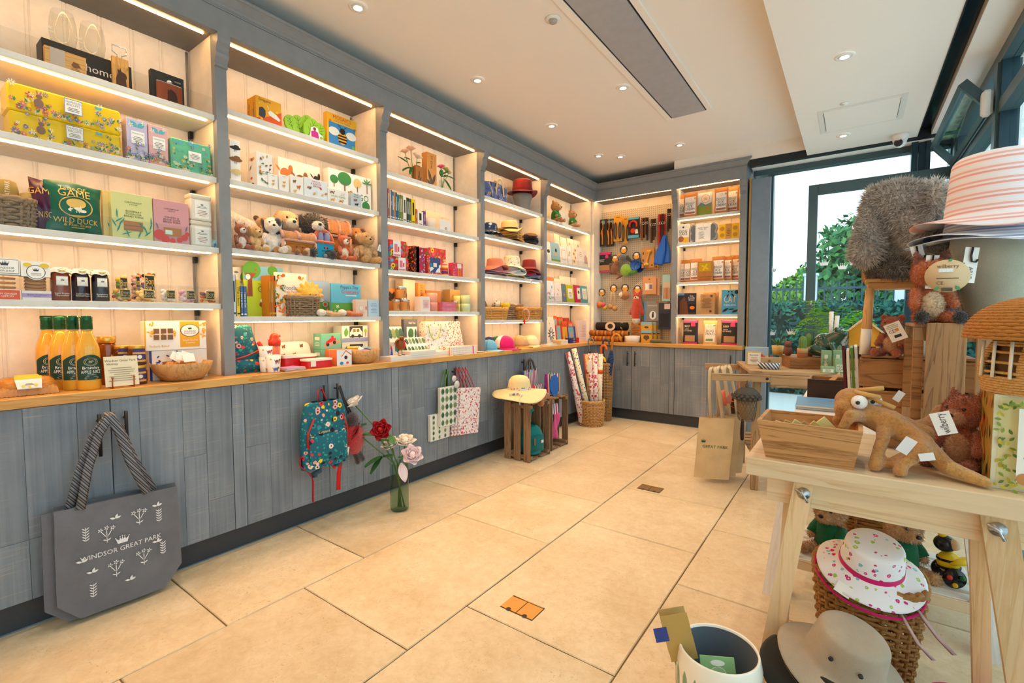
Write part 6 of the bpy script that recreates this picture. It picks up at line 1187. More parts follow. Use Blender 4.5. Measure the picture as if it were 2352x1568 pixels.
FR=mflor('f2e9e0',['d9523a', 'e0806a', 'e9a08a'],75,.4,.6, 'd9523a')
for k in range(4):flatbook('red patterned notebook with pink elastic in a stack of four',(-.03,2.814,z+.0165*k),0.316,.13,.016,FR,QL, 'red notebooks in a stack',band='d9305a')
q=(2.351,0.25,0.035)
for k in range(4):flatbook('white floral notebook in a stack of four',(-.03+.003*k,q[0],z+.0145*k),q[1],.14,.014, 'e6dcd6',QL, 'white notebooks in a stack')
q=(2.132,0.202,0.025)
for k in range(3):flatbook('white notebook in a low stack under the robin',(-.015,q[0],z+.0112*k),q[1]*.95,.12,.011, 'e4dad4',QL, 'notebooks under the robin')
q=(2.578,0.175,0.009)
for k in range(3):flatbook('pale green edged notebook beside the white stack',(-.06,q[0],z+.013*k),q[1],.12,.0125,('dfe3d8', 'e9e6da', 'f0ebe0')[k],QL, 'green edged notebooks')
for k in range(2):flatbook('thin cream card pad lying at the worktop edge',(-.02,2.741,z+.005*k),.12,.08,.0045,('c9b8a0', 'efe6d8')[k],QL+.05, 'card pads')
for k in range(2):flatbook('thin dark card wallet lying before the pilaster',(-.03,3.036,z+.0045*k),.09,.08,.004,('3f4a52', 'e6d2c4')[k],QL-.05, 'dark card wallets')
CL('small white card box with a red and blue gnome print', 'card set',(2.145,0.067,0.126),-.14,z,.03, 'f0e2dc',[('p',[(.3,.2),(.7,.2),(.6,.6),(.4,.6)],0),('p',[(.3,.6),(.6,.6),(.4,.9)],1)],['5a5aa8', 'd9342a'])
for k in (0,1):o=root('paper_cone', 'green paper cone tree behind the tree cards', 'decoration',(-.22,2.211+.035*k,z),QL, 'green paper cones');MB().lathe([(.028,0),(0,.19)],14).build('cone',mc('3f8a46',.7),o)
rb=root('robin_ornament', 'rusty metal robin ornament on long wire legs', 'ornament',(-.075,2.168,z+.034),QL);RU=mc('8a5226',.55,.5)
MB().ell((0,0,.08),(.03,.034,.042),0,None,16,10).build('body',RU,rb);MB().ell((.012,-.018,.076),(.016,.02,.034),0,None,12,8).build('red_breast',mc('c4201c',.5),rb)
for s in (-1,1):MB().grid(lambda u,v:(s*(.02+.045*v),.0-.01*v+.03*(u-.5)*(1-v),.112-.03*v*v-.012*v+.004*sin(pi*u)),5,6).build('wing',RU,rb,solid=.0015);MB().tube([(s*.016,0,.045),(s*.018,0,.002),(s*.018,-.026,.0015)],.0022,5).tube([(s*.018,0,.002),(s*.018+.016,-.016,.0015)],.002,5).tube([(s*.018,0,.002),(s*.018-.016,-.016,.0015)],.002,5).build('leg',mc('3a2a1e',.5,.6),rb)
MB().ell((0,-.02,.122),(.018,.018,.016),0,None,10,7).build('head',RU,rb)

# ================================================================ bay of hats
z=2.305
q=(3.478,0.363,0.188);o=root('beach_bag', 'blue patterned beach bag with cream webbing handles', 'bag',(-.2,q[0],z),QL)
BLU=mflor('5a6a9c',['8a94c0', '3a4a80', 'c9a06a', 'a8b0d0'],22,.4,.8, '3a4a80');w,h=q[1],q[2]
MB().grid(lambda u,v:(w*.5*(1.0+.12*v)*math.copysign(abs(cos(2*pi*u))**.6,cos(2*pi*u)),.05+.06*(1-.4*v)*sin(2*pi*u)+.008*sin(7*u*2*pi+9*v),h*(v*.92)+.01*v*sin(6*pi*u)),36,12,cu=True).build('bag',BLU,o)
for yy,x0 in ((-.01,.1),(.1,.14)):MB().tube([(x0*w+.1*w*cos(a)*1.6,yy*.6,h*.35+h*.85*sin(a)) for a in [pi*i/14 for i in range(15)]],.011,4,flat=.2).build('handle',mfab('d9c09a'),o)
q=(3.273,0.125,0.115);o=root('folded_towel', 'olive and orange folded cloth with drawstring beside the beach bag', 'bag',(-.2,q[0]+.09,z),QL);MB().grid(lambda u,v:(.035*cos(2*pi*u)*(1.1-.35*v),.05+.03*sin(2*pi*u),h*.85*v+.004*sin(11*u)),20,8,cu=True).build('bag',mstripe(['8a7a3a', 'c9642a', '7a6a34', 'd9c09a'],9, 'X'),o);MB().tube([(0,.0,h*.84),(.03,-.01,h*.5),(.035,-.012,h*.2)],.003,5).build('drawstring',mfab('e6d2ae'),o)
def stand(label,loc,r,h): 
    o=root('hat_stand_head',label, 'display head',loc,QL);MB().lathe([(r*.55,0),(r*.6,h*.1),(r*.8,h*.5),(r,h*.85),(r*.92,h),(0,h*1.08)],26).build('head',mfab('8d8a86'),o);return o
q=(3.94,0.187,0.187);stand('grey felt hat block under the maroon hat',(-.23,q[0],z),q[1]*.55,q[2]*.9)
bhat('maroon waxed bucket hat on the grey hat block',(-.23,q[0],z+q[2]*.78),q[1]*.56,q[2]*.85,.05,mfab('9a2f2c'),droop=.3,wav=.012,band='8a2624')
z=1.969
def pile(mats,x,y,z,r,dz,label,group,h=.05,brim=.06,droop=.25,top=None):
    for k,m in enumerate(mats):bhat(label[k] if isinstance(label,(list,tuple)) else label,(x,y+.006*((k*7) % 3-1),z+k*dz),r,h if k<len(mats)-1 or not top else top,brim,mfab(m) if isinstance(m,str) else m,QL,group,droop,.016,seedp=k*1.7)
bhat('navy and white patterned soft hat folded at the shelf end',(-.2,3.347,z),.085,.09,.05,mflor('2a3a5a',['8aa0c0', 'e0e4e8', '4a5a80'],30,.42),QL,droop=.6)
q=(3.712,0.307,0.277);STR=mwood('e0b566', 'c48f3e',9, 'X',.7);STR2=mwood('eacb8c', 'd0a25a',9, 'X',.7)
for k in range(4):bhat(('straw trilby with wide brim at the bottom of the straw stack', 'straw trilby second from the bottom of the straw stack', 'straw trilby just under the topmost straw hat', 'pale straw trilby with a dark ribbon topping the straw stack')[k],(-.235+.004*k,q[0]-.01*(k % 2),z+.026*k),.078,.05 if k<3 else .115,.062-.006*k,STR if k<3 else STR2,QL, 'straw trilbies',.18,.022, 'straw_hat',band='2c2622',seedp=k*.8,squash=1.15)
pile(['2a2420', '3a322c', '241f24', '1f1c20', '5a3a5a', '8a642c'],-.22,4.029+.04,z,.072,.019,['black knitted beret at the very bottom of the beret pile', 'dark brown beret low in the beret pile', 'black beret in the middle of the beret pile', 'charcoal beret in the upper half of the beret pile', 'plum beret second from the top of the beret pile', 'mustard brown beret topping the beret pile'], 'berets',.028,.012,.2)
z=1.614
pile(['b79ac4', 'c97a80', 'e08a6c'],-.2,3.434,z,.08,.024,['lilac sun hat under the coral ones', 'rose sun hat between lilac and coral', 'coral sun hat topping its pile'], 'sun hats by the pilaster',.055,.05,.3,.10)
FLH=mflor('efe4d0',['7a8ac0', 'd9b04a', 'c07aa0', '8aa06a'],40,.3,.8, 'd9b04a', 'b4b06a')
pile(['e6d6a0', 'e0e0d8', 'd9dce0',FLH],-.21,3.732,z,.085,.018,['pale yellow bucket hat at the foot of the floral pile', 'off white bucket hat in the floral pile', 'pale grey bucket hat just under the floral one', 'floral cotton bucket hat topping its pile'], 'bucket hats',.06,.055,.55,.13)
pile(['5a9aa8', '8a6a9c', 'a8241f', 'c93a2c', '8a2f30'],-.22,4.041+.01,z,.075,.02,['teal cotton hat at the foot of the red pile', 'purple cotton hat low in the red pile', 'dark red cotton hat in the red pile', 'scarlet cotton hat just under the maroon one', 'maroon bucket hat topping the red pile'], 'cotton hats',.05,.045,.5,.11)
tg=tag(MB().box(-.016,.016,0,.001,-.045,0).build('price_tag',mc('f0eeea',.6),None,(-.118,3.939,1.612),QL), 'white price tag hanging over the edge of the hat shelf', 'tag');MB().lines(-.01,.01,-.04,-.01,4,-.0006,0).build('print',mc('9a9a9a',.6),tg)
z=1.198
TRAY=mwood('d9a25a', 'b8782f',6, 'X',.6)
q=(3.386,0.405,0.096);basket('shallow honey coloured tray basket nearest the pilaster',(-.21,q[0],z),q[1]*.44,.065,q[1]*.5,.075,q[2],6,26,TRAY,QL,5.,amp=.0025)
q2=(3.801,0.44,0.142);basket('brown wicker basket between the two honey coloured trays',(-.31,q2[0],z),q2[1]*.42,.06,q2[1]*.46,.065,q2[2]*.9,6,20,WICK2,QL,4.,amp=.003)
q3=(4.047,0.409,0.104);basket('shallow honey coloured tray basket holding headbands',(-.21,q3[0],z),q3[1]*.44,.065,q3[1]*.5,.075,q3[2],6,24,TRAY,QL,5.,amp=.0025)
def lump(label,loc,r,m,cat='scarf',rz=QL,name='scarf',bp=.006):o=root(name,label,cat,loc,rz, 'scarves and slippers');blob('cloth',[('e',(0,0,r[2]),r,0),('e',(r[0]*.5,-r[1]*.3,r[2]*1.2),(r[0]*.6,r[1]*.6,r[2]*.7),0)],[m],min(r)*.16,o,bumpy=bp);return o
zt=z+.062
SC1=mflor('e6dcc8',['4a6aa0', '3a4a7a', 'c9b08a'],40,.4);SC2=mflor('e6c8c0',['d9607a', 'b0c0d8', 'e9a08a'],35,.4);SC3=mflor('c9d0b0',['d9607a', '5a8a5a', 'e0b04a'],45,.4)
lump('grey folded scarf in the tray near the pilaster',(-.2,3.367,zt),(.055,.04,.022),mfab('8d93a0'));lump('bright yellow scarf bundled over the brown basket',(-.22,3.62,zt+.04),(.055,.04,.035),mfab('d9b81e'));lump('blue patterned scarf roll leaning in the baskets',(-.27,3.553,zt+.05),(.045,.035,.04),SC1);lump('pink patterned scarf in the brown basket',(-.28,3.868,zt+.045),(.045,.04,.03),SC2);lump('green patterned scarf at the back of the brown basket',(-.34,3.869,zt+.06),(.05,.03,.03),SC3);lump('lilac scarf beside the pink one',(-.32,3.998,zt+.05),(.03,.03,.03),mfab('a8a0c4'))
sl=root('slipper', 'brown suede slipper sole standing up behind the scarves', 'slipper',(-.33,3.5,zt+.02),(rad(-20),rad(-18),QL));MB().prism([(.032*cos(a)*(1+.15*sin(a)),.11+.1*sin(a)) for a in [2*pi*i/28 for i in range(28)]],0,.012,sm=True).build('sole',mfab('7a5a30'),sl)
for k,(px_,c,lb) in enumerate((((4.027), 'e6dcd0', 'cream folded headscarf'),((4.076), '3a4a70', 'navy striped folded headscarf'),((4.135), 'd98a94', 'pink folded headscarf'),((4.196), 'd9822a', 'orange pompom headscarf'))):lump(lb+' in the right hand tray',(-.22,px_,zt),(.022,.04,.032),mfab(c))
hb=root('headband', 'pink padded headband looping over the shelf edge', 'headband',(-.122,3.828,z+.045),QL);MB().tube([(.065*cos(a),-.01,.045*sin(a)*1.35) for a in [-1.9+i*.26 for i in range(17)]],.011,5,flat=.3).build('band',mfab('dfa08c'),hb);MB().box(-.035,-.015,-.016,-.006,-.09,-.045).build('tassel',mfab('c42a20'),hb)
z=.92
caps=[('navy baseball cap at the back behind the light blue cap',(-.30,3.475), '223a7a',None,None,.085,0.),('dark green baseball cap in the cap row',(-.27,3.559), '157a34',None,None,.088,.1),('bright green baseball cap tucked behind the pink one',(-.235,3.618), '2a9a42',None,None,.088,.1),('tan baseball cap with an orange peak behind the pink one',(-.2,3.842), 'c9a47c', 'c98a2c',None,.09,-.1),('pale yellow baseball cap at the back of the row',(-.28,4.094), 'e6cc92',None,None,.082,-.1),('cream baseball cap at the end of the row',(-.17,4.01), 'e9d9b4',None,None,.088,-.25),('hot pink baseball cap with a white back panel in front',(-.13,3.493), 'e6dce0', 'e0106a', 'dc1f78',.1,.15),('light blue baseball cap nearest the pilaster',(-.12,3.246), '6fb4dc', '8ec8e6',None,.075,.25)]
for lb,(x,y),c,bc,pn,r,a in caps:cap(lb,(x,y,z),r,c,bc,QL+a, 'caps in a row',pn)
# ================================================================ corner bay: teddies and cards
TB = 'c98a3c';GJ=mfab('2f7a34',300,bump=.8)
b1=sitter('honey teddy in a green jumper nearest the pilaster', 'teddy bear',(-.17,4.499,2.281),QL+.15,0.239,TB,None, 'd9a45a', 'round',group='teddies in green jumpers',jumper=GJ,furn=1500,furl=.035,headk=1.2)
dup(b1,(-.16,4.868,2.281),QL-.1, 'honey teddy in a green jumper nearest the back corner',sc=.84)
CL('white card box printed with tiny motifs between the teddies', 'card box',(4.726,0.182,0.154),-.2,2.281,.03,mflor('efe9e0',['c9a07a', '9aa0b0', 'd9b0a0'],90,.2))
def cards(z,rows,groupn,x0=-.14):
    for a,c,lb,sp,pl in rows:q,x,t=a;o=CL(lb, 'greeting card',q,x,z+.004,.012,c,sp,pl,name='greeting_card',group=groupn);o.rotation_euler=(rad(-6),0,QL)
ac=root('card_rack', 'clear acrylic card rack on the upper card shelf', 'card rack',(-.135,4.74,1.839),QL);MB().box(-.5,.5,0,.003,.0,.06).build('front',CLEARLIP,ac);MB().box(-.5,.5,.003,.2,.0,.003).build('floor',CLEARLIP,ac)
ac=root('card_rack', 'clear acrylic card rack on the lower card shelf', 'card rack',(-.135,4.74,1.397),QL);MB().box(-.5,.5,0,.003,.0,.06).build('front',CLEARLIP,ac);MB().box(-.5,.5,.003,.2,.0,.003).build('floor',CLEARLIP,ac)
BP=['3a3a3a', '7ab0c0', 'e0a03a', '8a9a6a', 'c9a08a', 'd96a8a', '6a9a4a']
F=lambda a,b,t,x,zz=0:0
cards(1.839,[(((4.366,0.082,0.208),-.16,0), 'eee6dc', 'white greeting card with a black bird',[('d',.4,.5,.1,0,1.4)],BP),(((4.503,0.191,0.215),-.16,0), '8fb4bc', 'pale blue greeting card with a goose',[('d',.5,.4,.14,4,.8),('d',.6,.6,.1,0),('r',0,1,0,.12,6)],BP),(((4.689,0.162,0.194),-.16,0), 'ece2d8', 'white greeting card with a pencil drawing',[('r',.2,.8,.2,.8,4),('r',.24,.76,.24,.76,7)],BP+['efe6dc']),(((4.838,0.095,0.212),-.16,0), 'efe6dc', 'white greeting card with a wildflower bunch',[('b',.5,.65,.12,2,6),('b',.3,.5,.1,3,6)],BP),(((4.962,0.131,0.227),-.16,0), 'efe0c8', 'greeting card covered in sunflowers',[('b',.3,.2,.12,2,0,8),('b',.6,.4,.12,2,0,8),('b',.35,.6,.12,2,0,8),('b',.65,.8,.12,2,0,8)],BP),(((5.107,0.137,0.228),-.16,0), 'ebe2da', 'white greeting card with a small row of houses',[('l',.2,.8,.5,.8,3,4)],BP),(((5.247,0.142,0.212),-.16,0), 'e9e0d8', 'white greeting card with a castle drawing',[('p',[(.2,.2),(.8,.2),(.8,.6),(.65,.6),(.65,.7),(.35,.7),(.35,.6),(.2,.6)],4)],BP),
 (((4.55,0.172,0.341),-.24,0), 'e6a8a0', 'pink greeting card in the back row',[('r',.4,.6,0,1,4)],BP),(((4.707,0.12,0.349),-.24,0), 'efe0cc', 'cream greeting card in the back row',[],BP),(((4.861,0.147,0.329),-.24,0), 'f0e8de', 'white greeting card in the back row beside the cream one',[],BP),(((5.033,0.154,0.337),-.24,0), 'f2e9de', 'white greeting card in the back row with a dotted border',[('d',.3,.8,.05,4)],BP),(((5.208,0.173,0.338),-.24,0), 'efe6da', 'off white greeting card ending the back row',[('d',.6,.8,.05,5)],BP)], 'cards in the upper rack')
cards(1.397,[(((4.406,0.158,0.226),-.16,0), 'eae6ea', 'white card with a blue kingfisher and pink sprigs',[('f',.7,.6,.2,.12,1.5,1)]+flowerbed(14,7,[5,6],0,1,0,1,.06),BP),(((4.573,0.157,0.212),-.16,0), 'e6ddd8', 'pale card with two brown hares',[('f',.4,.7,.25,.08,-.6,4),('f',.3,.45,.2,.08,-.8,4)],BP),(((4.707,0.092,0.209),-.16,0), '5f7a86', 'slate blue card with a floral corner',[('b',.5,.4,.12,5,2)],BP),(((4.854,0.181,0.202),-.16,0), 'b4b81e', 'lime green card set with a white label',[('r',.2,.8,.2,.8,7),('l',.3,.7,.3,.6,4,0)],BP+['efe9de']),(((5.034,0.157,0.211),-.16,0), 'c4204e', 'crimson card set with a white label',[('r',.45,.95,.2,.85,7),('d',.7,.6,.1,0)],BP+['efe9de']),(((5.213,0.2,0.21),-.16,0), '4fa0a4', 'turquoise card set with a white label',[('r',.25,.85,.2,.85,7),('l',.35,.75,.3,.75,4,4)],BP+['efe6dc']),
 (((4.543,0.173,0.282),-.24,0), 'e0805a', 'orange card in the back of the lower rack',[],BP),(((4.726,0.172,0.274),-.24,0), 'ece6de', 'white card in the back of the lower rack',[],BP),(((5.011,0.272,0.322),-.3,0), 'f0e8dc', 'tall cream card at the very back of the lower rack',[],BP),(((5.276,0.234,0.323),-.3,0), 'efe6da', 'second tall cream card at the back of the lower rack',[],BP)], 'cards in the lower rack')
z=.92
cards(z,[(((4.406,0.187,0.27),-.15,0), 'eee0d2', 'white card with a black dartboard drawing',[('o',.5,.4,.3,0,7,.5),('b',.5,.4,.28,0,7,10),('d',.4,.85,.04,2)],BP+['efe4d8']),(((4.59,0.109,0.21),-.16,0), 'd9502c', 'red framed postcard with a blue view',[('r',.12,.9,.06,.94,1)],BP),(((4.732,0.134,0.197),-.16,0), 'd9502c', 'red framed postcard with a golden view',[('r',.1,.9,.06,.94,2),('p',[(.4,.1),(.6,.1),(.55,.5)],0)],BP),(((4.902,0.184,0.189),-.16,0), '4a3f80', 'purple edged postcard of a castle',[('r',.05,.75,.04,.96,1),('p',[(.15,.1),(.6,.1),(.55,.6),(.3,.7)],4)],BP),(((4.531,0.135,0.309),-.22,0), 'efe0d0', 'white card behind the dartboard',[],BP),(((4.704,0.121,0.314),-.27,0), 'd9502c', 'red framed magnet card behind the blue view',[('r',.12,.88,.1,.9,1)],BP),(((4.843,0.115,0.304),-.27,0), 'd9502c', 'red framed magnet card behind the golden view',[('r',.12,.88,.1,.9,3)],BP),(((4.993,0.142,0.293),-.27,0), 'a83a24', 'dark red magnet card at the back',[],BP),(((4.844,0.127,0.252),-.22,0), 'd9502c', 'red framed round magnet card',[('o',.5,.5,.3,0,2)],BP),(((4.989,0.121,0.245),-.22,0), 'd9502c', 'red framed magnet card with soldiers',[('r',.12,.88,.1,.9,4)],BP)], 'souvenir cards')
CL('tall blush white souvenir box at the corner end', 'gift box',(5.224,0.296,0.265),-.18,z,.05, 'ecd6cc',[('l',.3,.7,.2,.8,8,0)],['cfae9e'])
q=(4.788,0.467,0.081)
for k,(c,lb) in enumerate((('2c3a80', 'navy and red park guide book at the bottom of the pair'),('2c3a80', 'navy and red park guide book on top of the pair'))):o=flatbook(lb,(-.09,q[0]+.04,z+.03*k),.2,.13,.029,c,QL, 'park guides',edge=c,name='guide_book',cat='book');ink(MB(),.2,.029,[('r',.62,1,0,1,0),('t', 'WINDSOR',.3,.42,.65,1,.25),('t', 'GUIDE',.3,.42,.3,1,.2),('f',.25,.2,.7,.3,1.2,2)],-.001).build('spine_print',pals(['c4201c', 'e6e8f0', 'd9c43a']),o)
for k in range(3):flatbook('cream covered paperback in the corner stack',(-.05,4.515,z+.0165*k),.17,.11,.016, 'e0cb9a',QL+.05, 'cream paperbacks',name='paperback',cat='book')
for k in range(3):flatbook('thin white leaflet in the pile on the corner worktop',(-.025,4.225,z+.006*k),.15,.11,.0055, 'eadcd6',QL, 'leaflets',name='leaflet',cat='leaflet')

# ================================================================ back wall: dog things
def KL(label,cat,q,y,z,d,body,spec=(),pal=(),**k):return carton(label,cat,(q[0],y,z),q[1],d,q[2],body,spec,pal,rz=0,**k)
def hang(o,zt,y=5.555,x=0.):MB().tube([(x,0,zt),(x,y-o.location.y,zt+.012)],.0022,5).build('hook',STEEL,o)
def hcard(label,cat,a,y,body,spec=(),pal=(),d=.006,group=None,name='hang_pack'):
    x0,w,z0,h=a;o=carton(label,cat,(x0,y,z0),w,d,h,body,spec,pal,rz=0,group=group,name=name);hang(o,h*.95);return o
YP=5.5
OG=['2b2422', 'e08a2a', 'c4702a', 'd8d2c8', '5ab0d0', 'd9342a', '3a4a6a', 'e9c43a', 'f2ece2', '8a5a30']
br=[('dog brush with an orange handle on a dark card, first of three',(-0.059,0.12,0.148)),('dog brush on a dark card behind the first',(0.019,0.059,0.122)),('dog brush on a dark card at the back of its hook',(0.06,0.047,0.106))]
for k,(lb,q) in enumerate(br):
    z1=2.335+q[2];o=hcard(lb, 'dog brush',(q[0],q[1],z1-.36+.02*k,.34),YP+.012*k, '3a2c28',[('d',.5,.88,.08,4,1.),('d',.3,.5,.05,5)],OG,group='dog brushes');MB().ell((-.01,-.014,.25),(.022,.012,.06),0,None,14,9).tube([(-.01,-.012,.19),(0,-.012,.1),(0,-.012,.02)],[.012,.009,.011],8).build('brush_handle',mc('d98a2c',.4),o);MB().ell((-.01,-.024,.25),(.017,.008,.05),0,None,12,7).build('bristles',mc('1f1a18',.9),o)
for k,a in enumerate(((0.091,2.167,0.203,2.483),(0.203,2.131,0.279,2.454))):
    o=hcard(('pair of navy leads on a yellow card', 'navy lead on a yellow card behind the pair')[k], 'dog lead',((a[0]+a[2])/2,a[2]-a[0],a[1],a[3]-a[1]),YP-.01+.02*k, 'e0a026',[('l',.2,.8,.9,.96,1,0)],OG)
    for s in (-1,1):MB().tube([(s*.03+.014*cos(t),-.008,.13+.1*sin(t)) for t in [2*pi*i/16 for i in range(16)]],.007,6,closed=True).build('lead_loop',mc('2f4468',.7),o);MB().tube([(s*.03,-.01,.04),(s*.03+.008,-.01,.02),(s*.03,-.01,.008)],.003,5).build('clip',CHROME,o)
a=(0.286,2.186,0.421,2.435);o=hcard('red dog collar pack on a blue and black card', 'dog collar',((a[0]+a[2])/2,a[2]-a[0],a[1],a[3]-a[1]),YP-.02, '2c2624',[('r',0,1,.9,1,4),('r',0,1,0,.14,4),('d',.45,.35,.12,5),('p',[(.65,.2),(.95,.2),(.9,.4),(.7,.42)],8)],OG,d=.03);MB().tube([(.045*cos(t),-.012,.15+.05*sin(t)) for t in [pi*i/14*1.25-.4 for i in range(15)]],.011,8).build('collar',mc('d9301f',.6),o)
def straps(label,px,ztop,L_,cols,y,n,cat='dog collar'):
    o=root('collar_bundle',label,cat,(px,y,ztop),0);hang(o,.0)
    for i in range(n):
        x=(i-(n-1)/2)*.02;MB().box(x-.011,x+.011,-.01+.014*(i % 2),.0+.014*(i % 2),-L_*(1-.12*(i % 3)),0).build('strap',mc(cols[i % len(cols)],.5),o);MB().tube([(x+.012*cos(t),-.012,-L_*.25+.014*sin(t)) for t in [2*pi*i_/10 for i_ in range(10)]],.0025,5,closed=True).build('buckle',CHROME,o)
BRN=['7a4420', '3a2418', '5a3018', '2a1c16']
for px_,L_,lb,cl,n in (((0.491,2.415),.27, 'brown leather collars with red header cards',BRN,4),((0.598,2.387),.28, 'dark leather collars on one hook',BRN[1:]+['4a4038'],3),((0.696,2.431),.42, 'black and red leads with yellow trim on one hook',['b02420', '8a1c1c', '1f2224'],4),((0.782,2.48),.26, 'black leather collar next to the pilaster',['2a1c16', '4a2a1a'],2)):straps(lb,px_[0],px_[1],L_,cl,YP-.01,n)
a=(-0.114,1.793,0.057,2.045);o=hcard('black dog chew pack with pink checked header, hanging', 'dog treats',((a[0]+a[2])/2,a[2]-a[0],a[1],a[3]-a[1]),YP-.01, '2c2a2c',[('r',0,1,.88,1,1),('r',0,1,0,.06,1),('p',[(.55,.7),(.8,.7),(.8,.82),(.67,.9),(.55,.82)],1),('t', 'KIDNEY',.06,.3,.62,2,.4),('t', 'BITES',.06,.3,.54,2,.4),('r',.1,.9,.08,.36,3)],['2c2a2c', 'd9307a', 'f0ece8', 'b08458'],d=.02)
def rtag(parent,x,y,z,r=.05):t=MB().lathe([(0,-.001),(r,-.001),(r,.001),(0,.001)],20,M=Matrix.Translation((x,y,z)) @ Euler((pi/2,0,0)).to_matrix().to_4x4()).build('round_card',mc('4a4038',.6),parent);MB().disc(x,z-r*.2,r*.62,y-.002,0,16,1.2).disc(x,z+r*.4,r*.3,y-.0025,1,12,1.8).build('round_card_print',pals(['e0a03a', 'ece6dc']),parent)
def toy(label,p,prims,mats,vox,tagz=None,cat='dog toy',zt=.1):o=root('dog_toy',label,cat,(p[0],YP-.03,p[1]),0);blob('body',prims,[mfur(m) if isinstance(m,str) else m for m in mats],vox,o);(rtag(o,0,.005,tagz) if tagz else 0);hang(o,zt,x=0);return o
toy('brown squirrel dog toy hanging upside down',(0.12,1.821),[('e',(0,0,0),(.05,.04,.07),0),('e',(.02,0,.07),(.035,.03,.04),0),('k',(-.04,0,-.04),(-.05,0,.05),.025,.03,1),('k',(.03,0,-.05),(.07,0,-.08),.02,.012,0)],['8a5228', '6a3a1c'],.01,.13,zt=.14)
toy('grey and orange mallard dog toy with round card',(0.233,1.953),[('e',(0,0,0),(.07,.04,.04),0),('e',(-.06,0,.03),(.03,.03,.03),1),('k',(.05,0,0),(.1,0,-.05),.03,.02,2)],['5a6470', 'c98a2c', '2c2a26'],.01,.1,zt=.11)
toy('lime green frog dog toy with trailing leg',(0.266,1.8),[('e',(0,0,0),(.07,.05,.08),0),('k',(-.04,0,-.06),(-.12,0,-.1),.015,.012,1),('k',(.05,0,-.04),(.12,.02,-.02),.03,.025,2)],['8ab82c', '7a3a1c', '4f8a2c'],.01,zt=.1)
for k,(p,c,lb) in enumerate((((0.387,1.859), '1f5ab0', 'blue folding travel bowl on the pegboard'),((0.427,1.828), '1a3468', 'navy folding travel bowl behind the blue one'))):
    o=root('travel_bowl',lb, 'dog bowl',(p[0],5.5+.02*k,p[1]),0);M=Euler((pi/2,0,0)).to_matrix().to_4x4();MB().lathe([(0,.0),(.05,0),(.055,.012),(.062,.02),(.066,.035),(.06,.035),(.05,.014),(0,.01)],26,cap=False,M=M).build('bowl',mc(c,.4),o);hang(o,.06); 
    if not k:rtag(o,.0,.0,.11)
for k in (0,1):
    a=((0.456,1.814,0.613,2.057),(0.503,1.792,0.659,2.029))[k];o=hcard(('kraft card with a yellow rubber bone', 'kraft card with a bone behind its twin')[k], 'dog toy',((a[0]+a[2])/2,a[2]-a[0],a[1],a[3]-a[1]),YP-.01+.02*k, 'c08a50',[('l',.06,.2,.2,.9,2,0),('d',.82,.12,.05,0)],['6a4424'],group='bone cards')
    if not k:h=a[3]-a[1];blob('bone',[('k',(-.015,-.014,h*.2),(.02,-.014,h*.75),.012,.012,0)]+[('e',(-.015+s*.014,-.014,h*.16),.018,0) for s in (-1,1)]+[('e',(.02+s*.014,-.014,h*.8),.018,0) for s in (-1,1)],[mc('d9a046',.4)],.005,o)
for k in (0,1):
    p=((0.672,1.838),(0.756,1.849))[k];o=root('bag_dispenser',('bright blue plastic scoop hanging at a slant', 'bright blue plastic scoop hanging straight')[k], 'dog scoop',(p[0],5.45+.03*k,p[1]),(0,(.22,-.05)[k],0), 'blue scoops');MB().bbox(-.055,.055,-.02,.02,0,.16,.012).prism([(-.05,.15),(.05,.15),(.022,.29),(.018,.33),(-.018,.33),(-.022,.29)],-.018,.018).build('scoop',mc('1a62c4',.3),o);hang(o,.32)
o=root('net_of_balls', 'net of orange and pink dog balls with round card', 'dog toy',((-0.058,1.368)[0],5.46,(-0.058,1.368)[1]),0);rtag(o,.0,.02,.17)
for k,(x,y,zz,c) in enumerate(((-.02,0,0, 'e06a2c'),(.03,-.01,.01, 'dc4a6a'),(0,-.03,.02, 'e8843a'),(.045,.01,-.025, 'd9b43a'))):MB().ell((x,y,zz),.033,0,None,14,9).build('ball',mc(c,.6),o)
for s in (-1,-.33,.33,1):MB().tube([(0,0,.15),(s*.05,-.02,.03),(s*.03,-.03,-.04)],.0014,4).build('net_cord',mc('e9dcc8',.8),o)
hang(o,.16)
o=root('rope_ball', 'two wooden balls on looped ropes with round card', 'dog toy',((0.103,1.343)[0],5.46,(0.103,1.343)[1]),0);rtag(o,0,.02,.24)
for s in (-1,1):MB().ell((s*.028,0,-.01*s),(.036,.034,.036),0,None,14,9).build('ball',mc('c08f58',.6),o);MB().tube([(s*.028,0,0),(s*.02,0,.12),(s*.012,0,.2)],.009,6).build('rope',mfab('cdb088'),o)
hang(o,.24)
o=toy('round lion faced dog ball with cream muzzle',(0.255,1.492),[('e',(0,0,0),.058,0),('e',(-.03,-.03,.005),.035,1)],['c07a30', 'efe4d4'],.008,.09,zt=.1)
o=toy('long red fox dog toy with a fringed tail',(0.414,1.37),[('e',(0,0,.1),(.055,.04,.05),0),('e',(0,-.03,.085),(.03,.022,.022),1),('k',(-.035,0,.14),(-.05,0,.19),.022,.008,0),('k',(.035,0,.14),(.05,0,.19),.022,.008,0),('k',(0,0,.04),(0,0,-.08),.058,.07,0),('k',(-.05,0,-.02),(-.085,0,-.11),.022,.016,0),('k',(.05,0,-.02),(.085,0,-.11),.022,.016,0),('k',(0,-.02,-.1),(0,-.02,-.15),.055,.05,0),('k',(0,-.02,-.18),(0,-.02,-.2),.05,.045,1)],['c93a12', 'f0e2d2'],.009,.19,zt=.2);[MB().ell((s*.022,-.037,.112),.006,0,None,8,6).build('eye',EYE,o) for s in (-1,1)];MB().ell((0,-.052,.092),(.01,.007,.008),0,None,8,6).build('nose',NOSE,o)
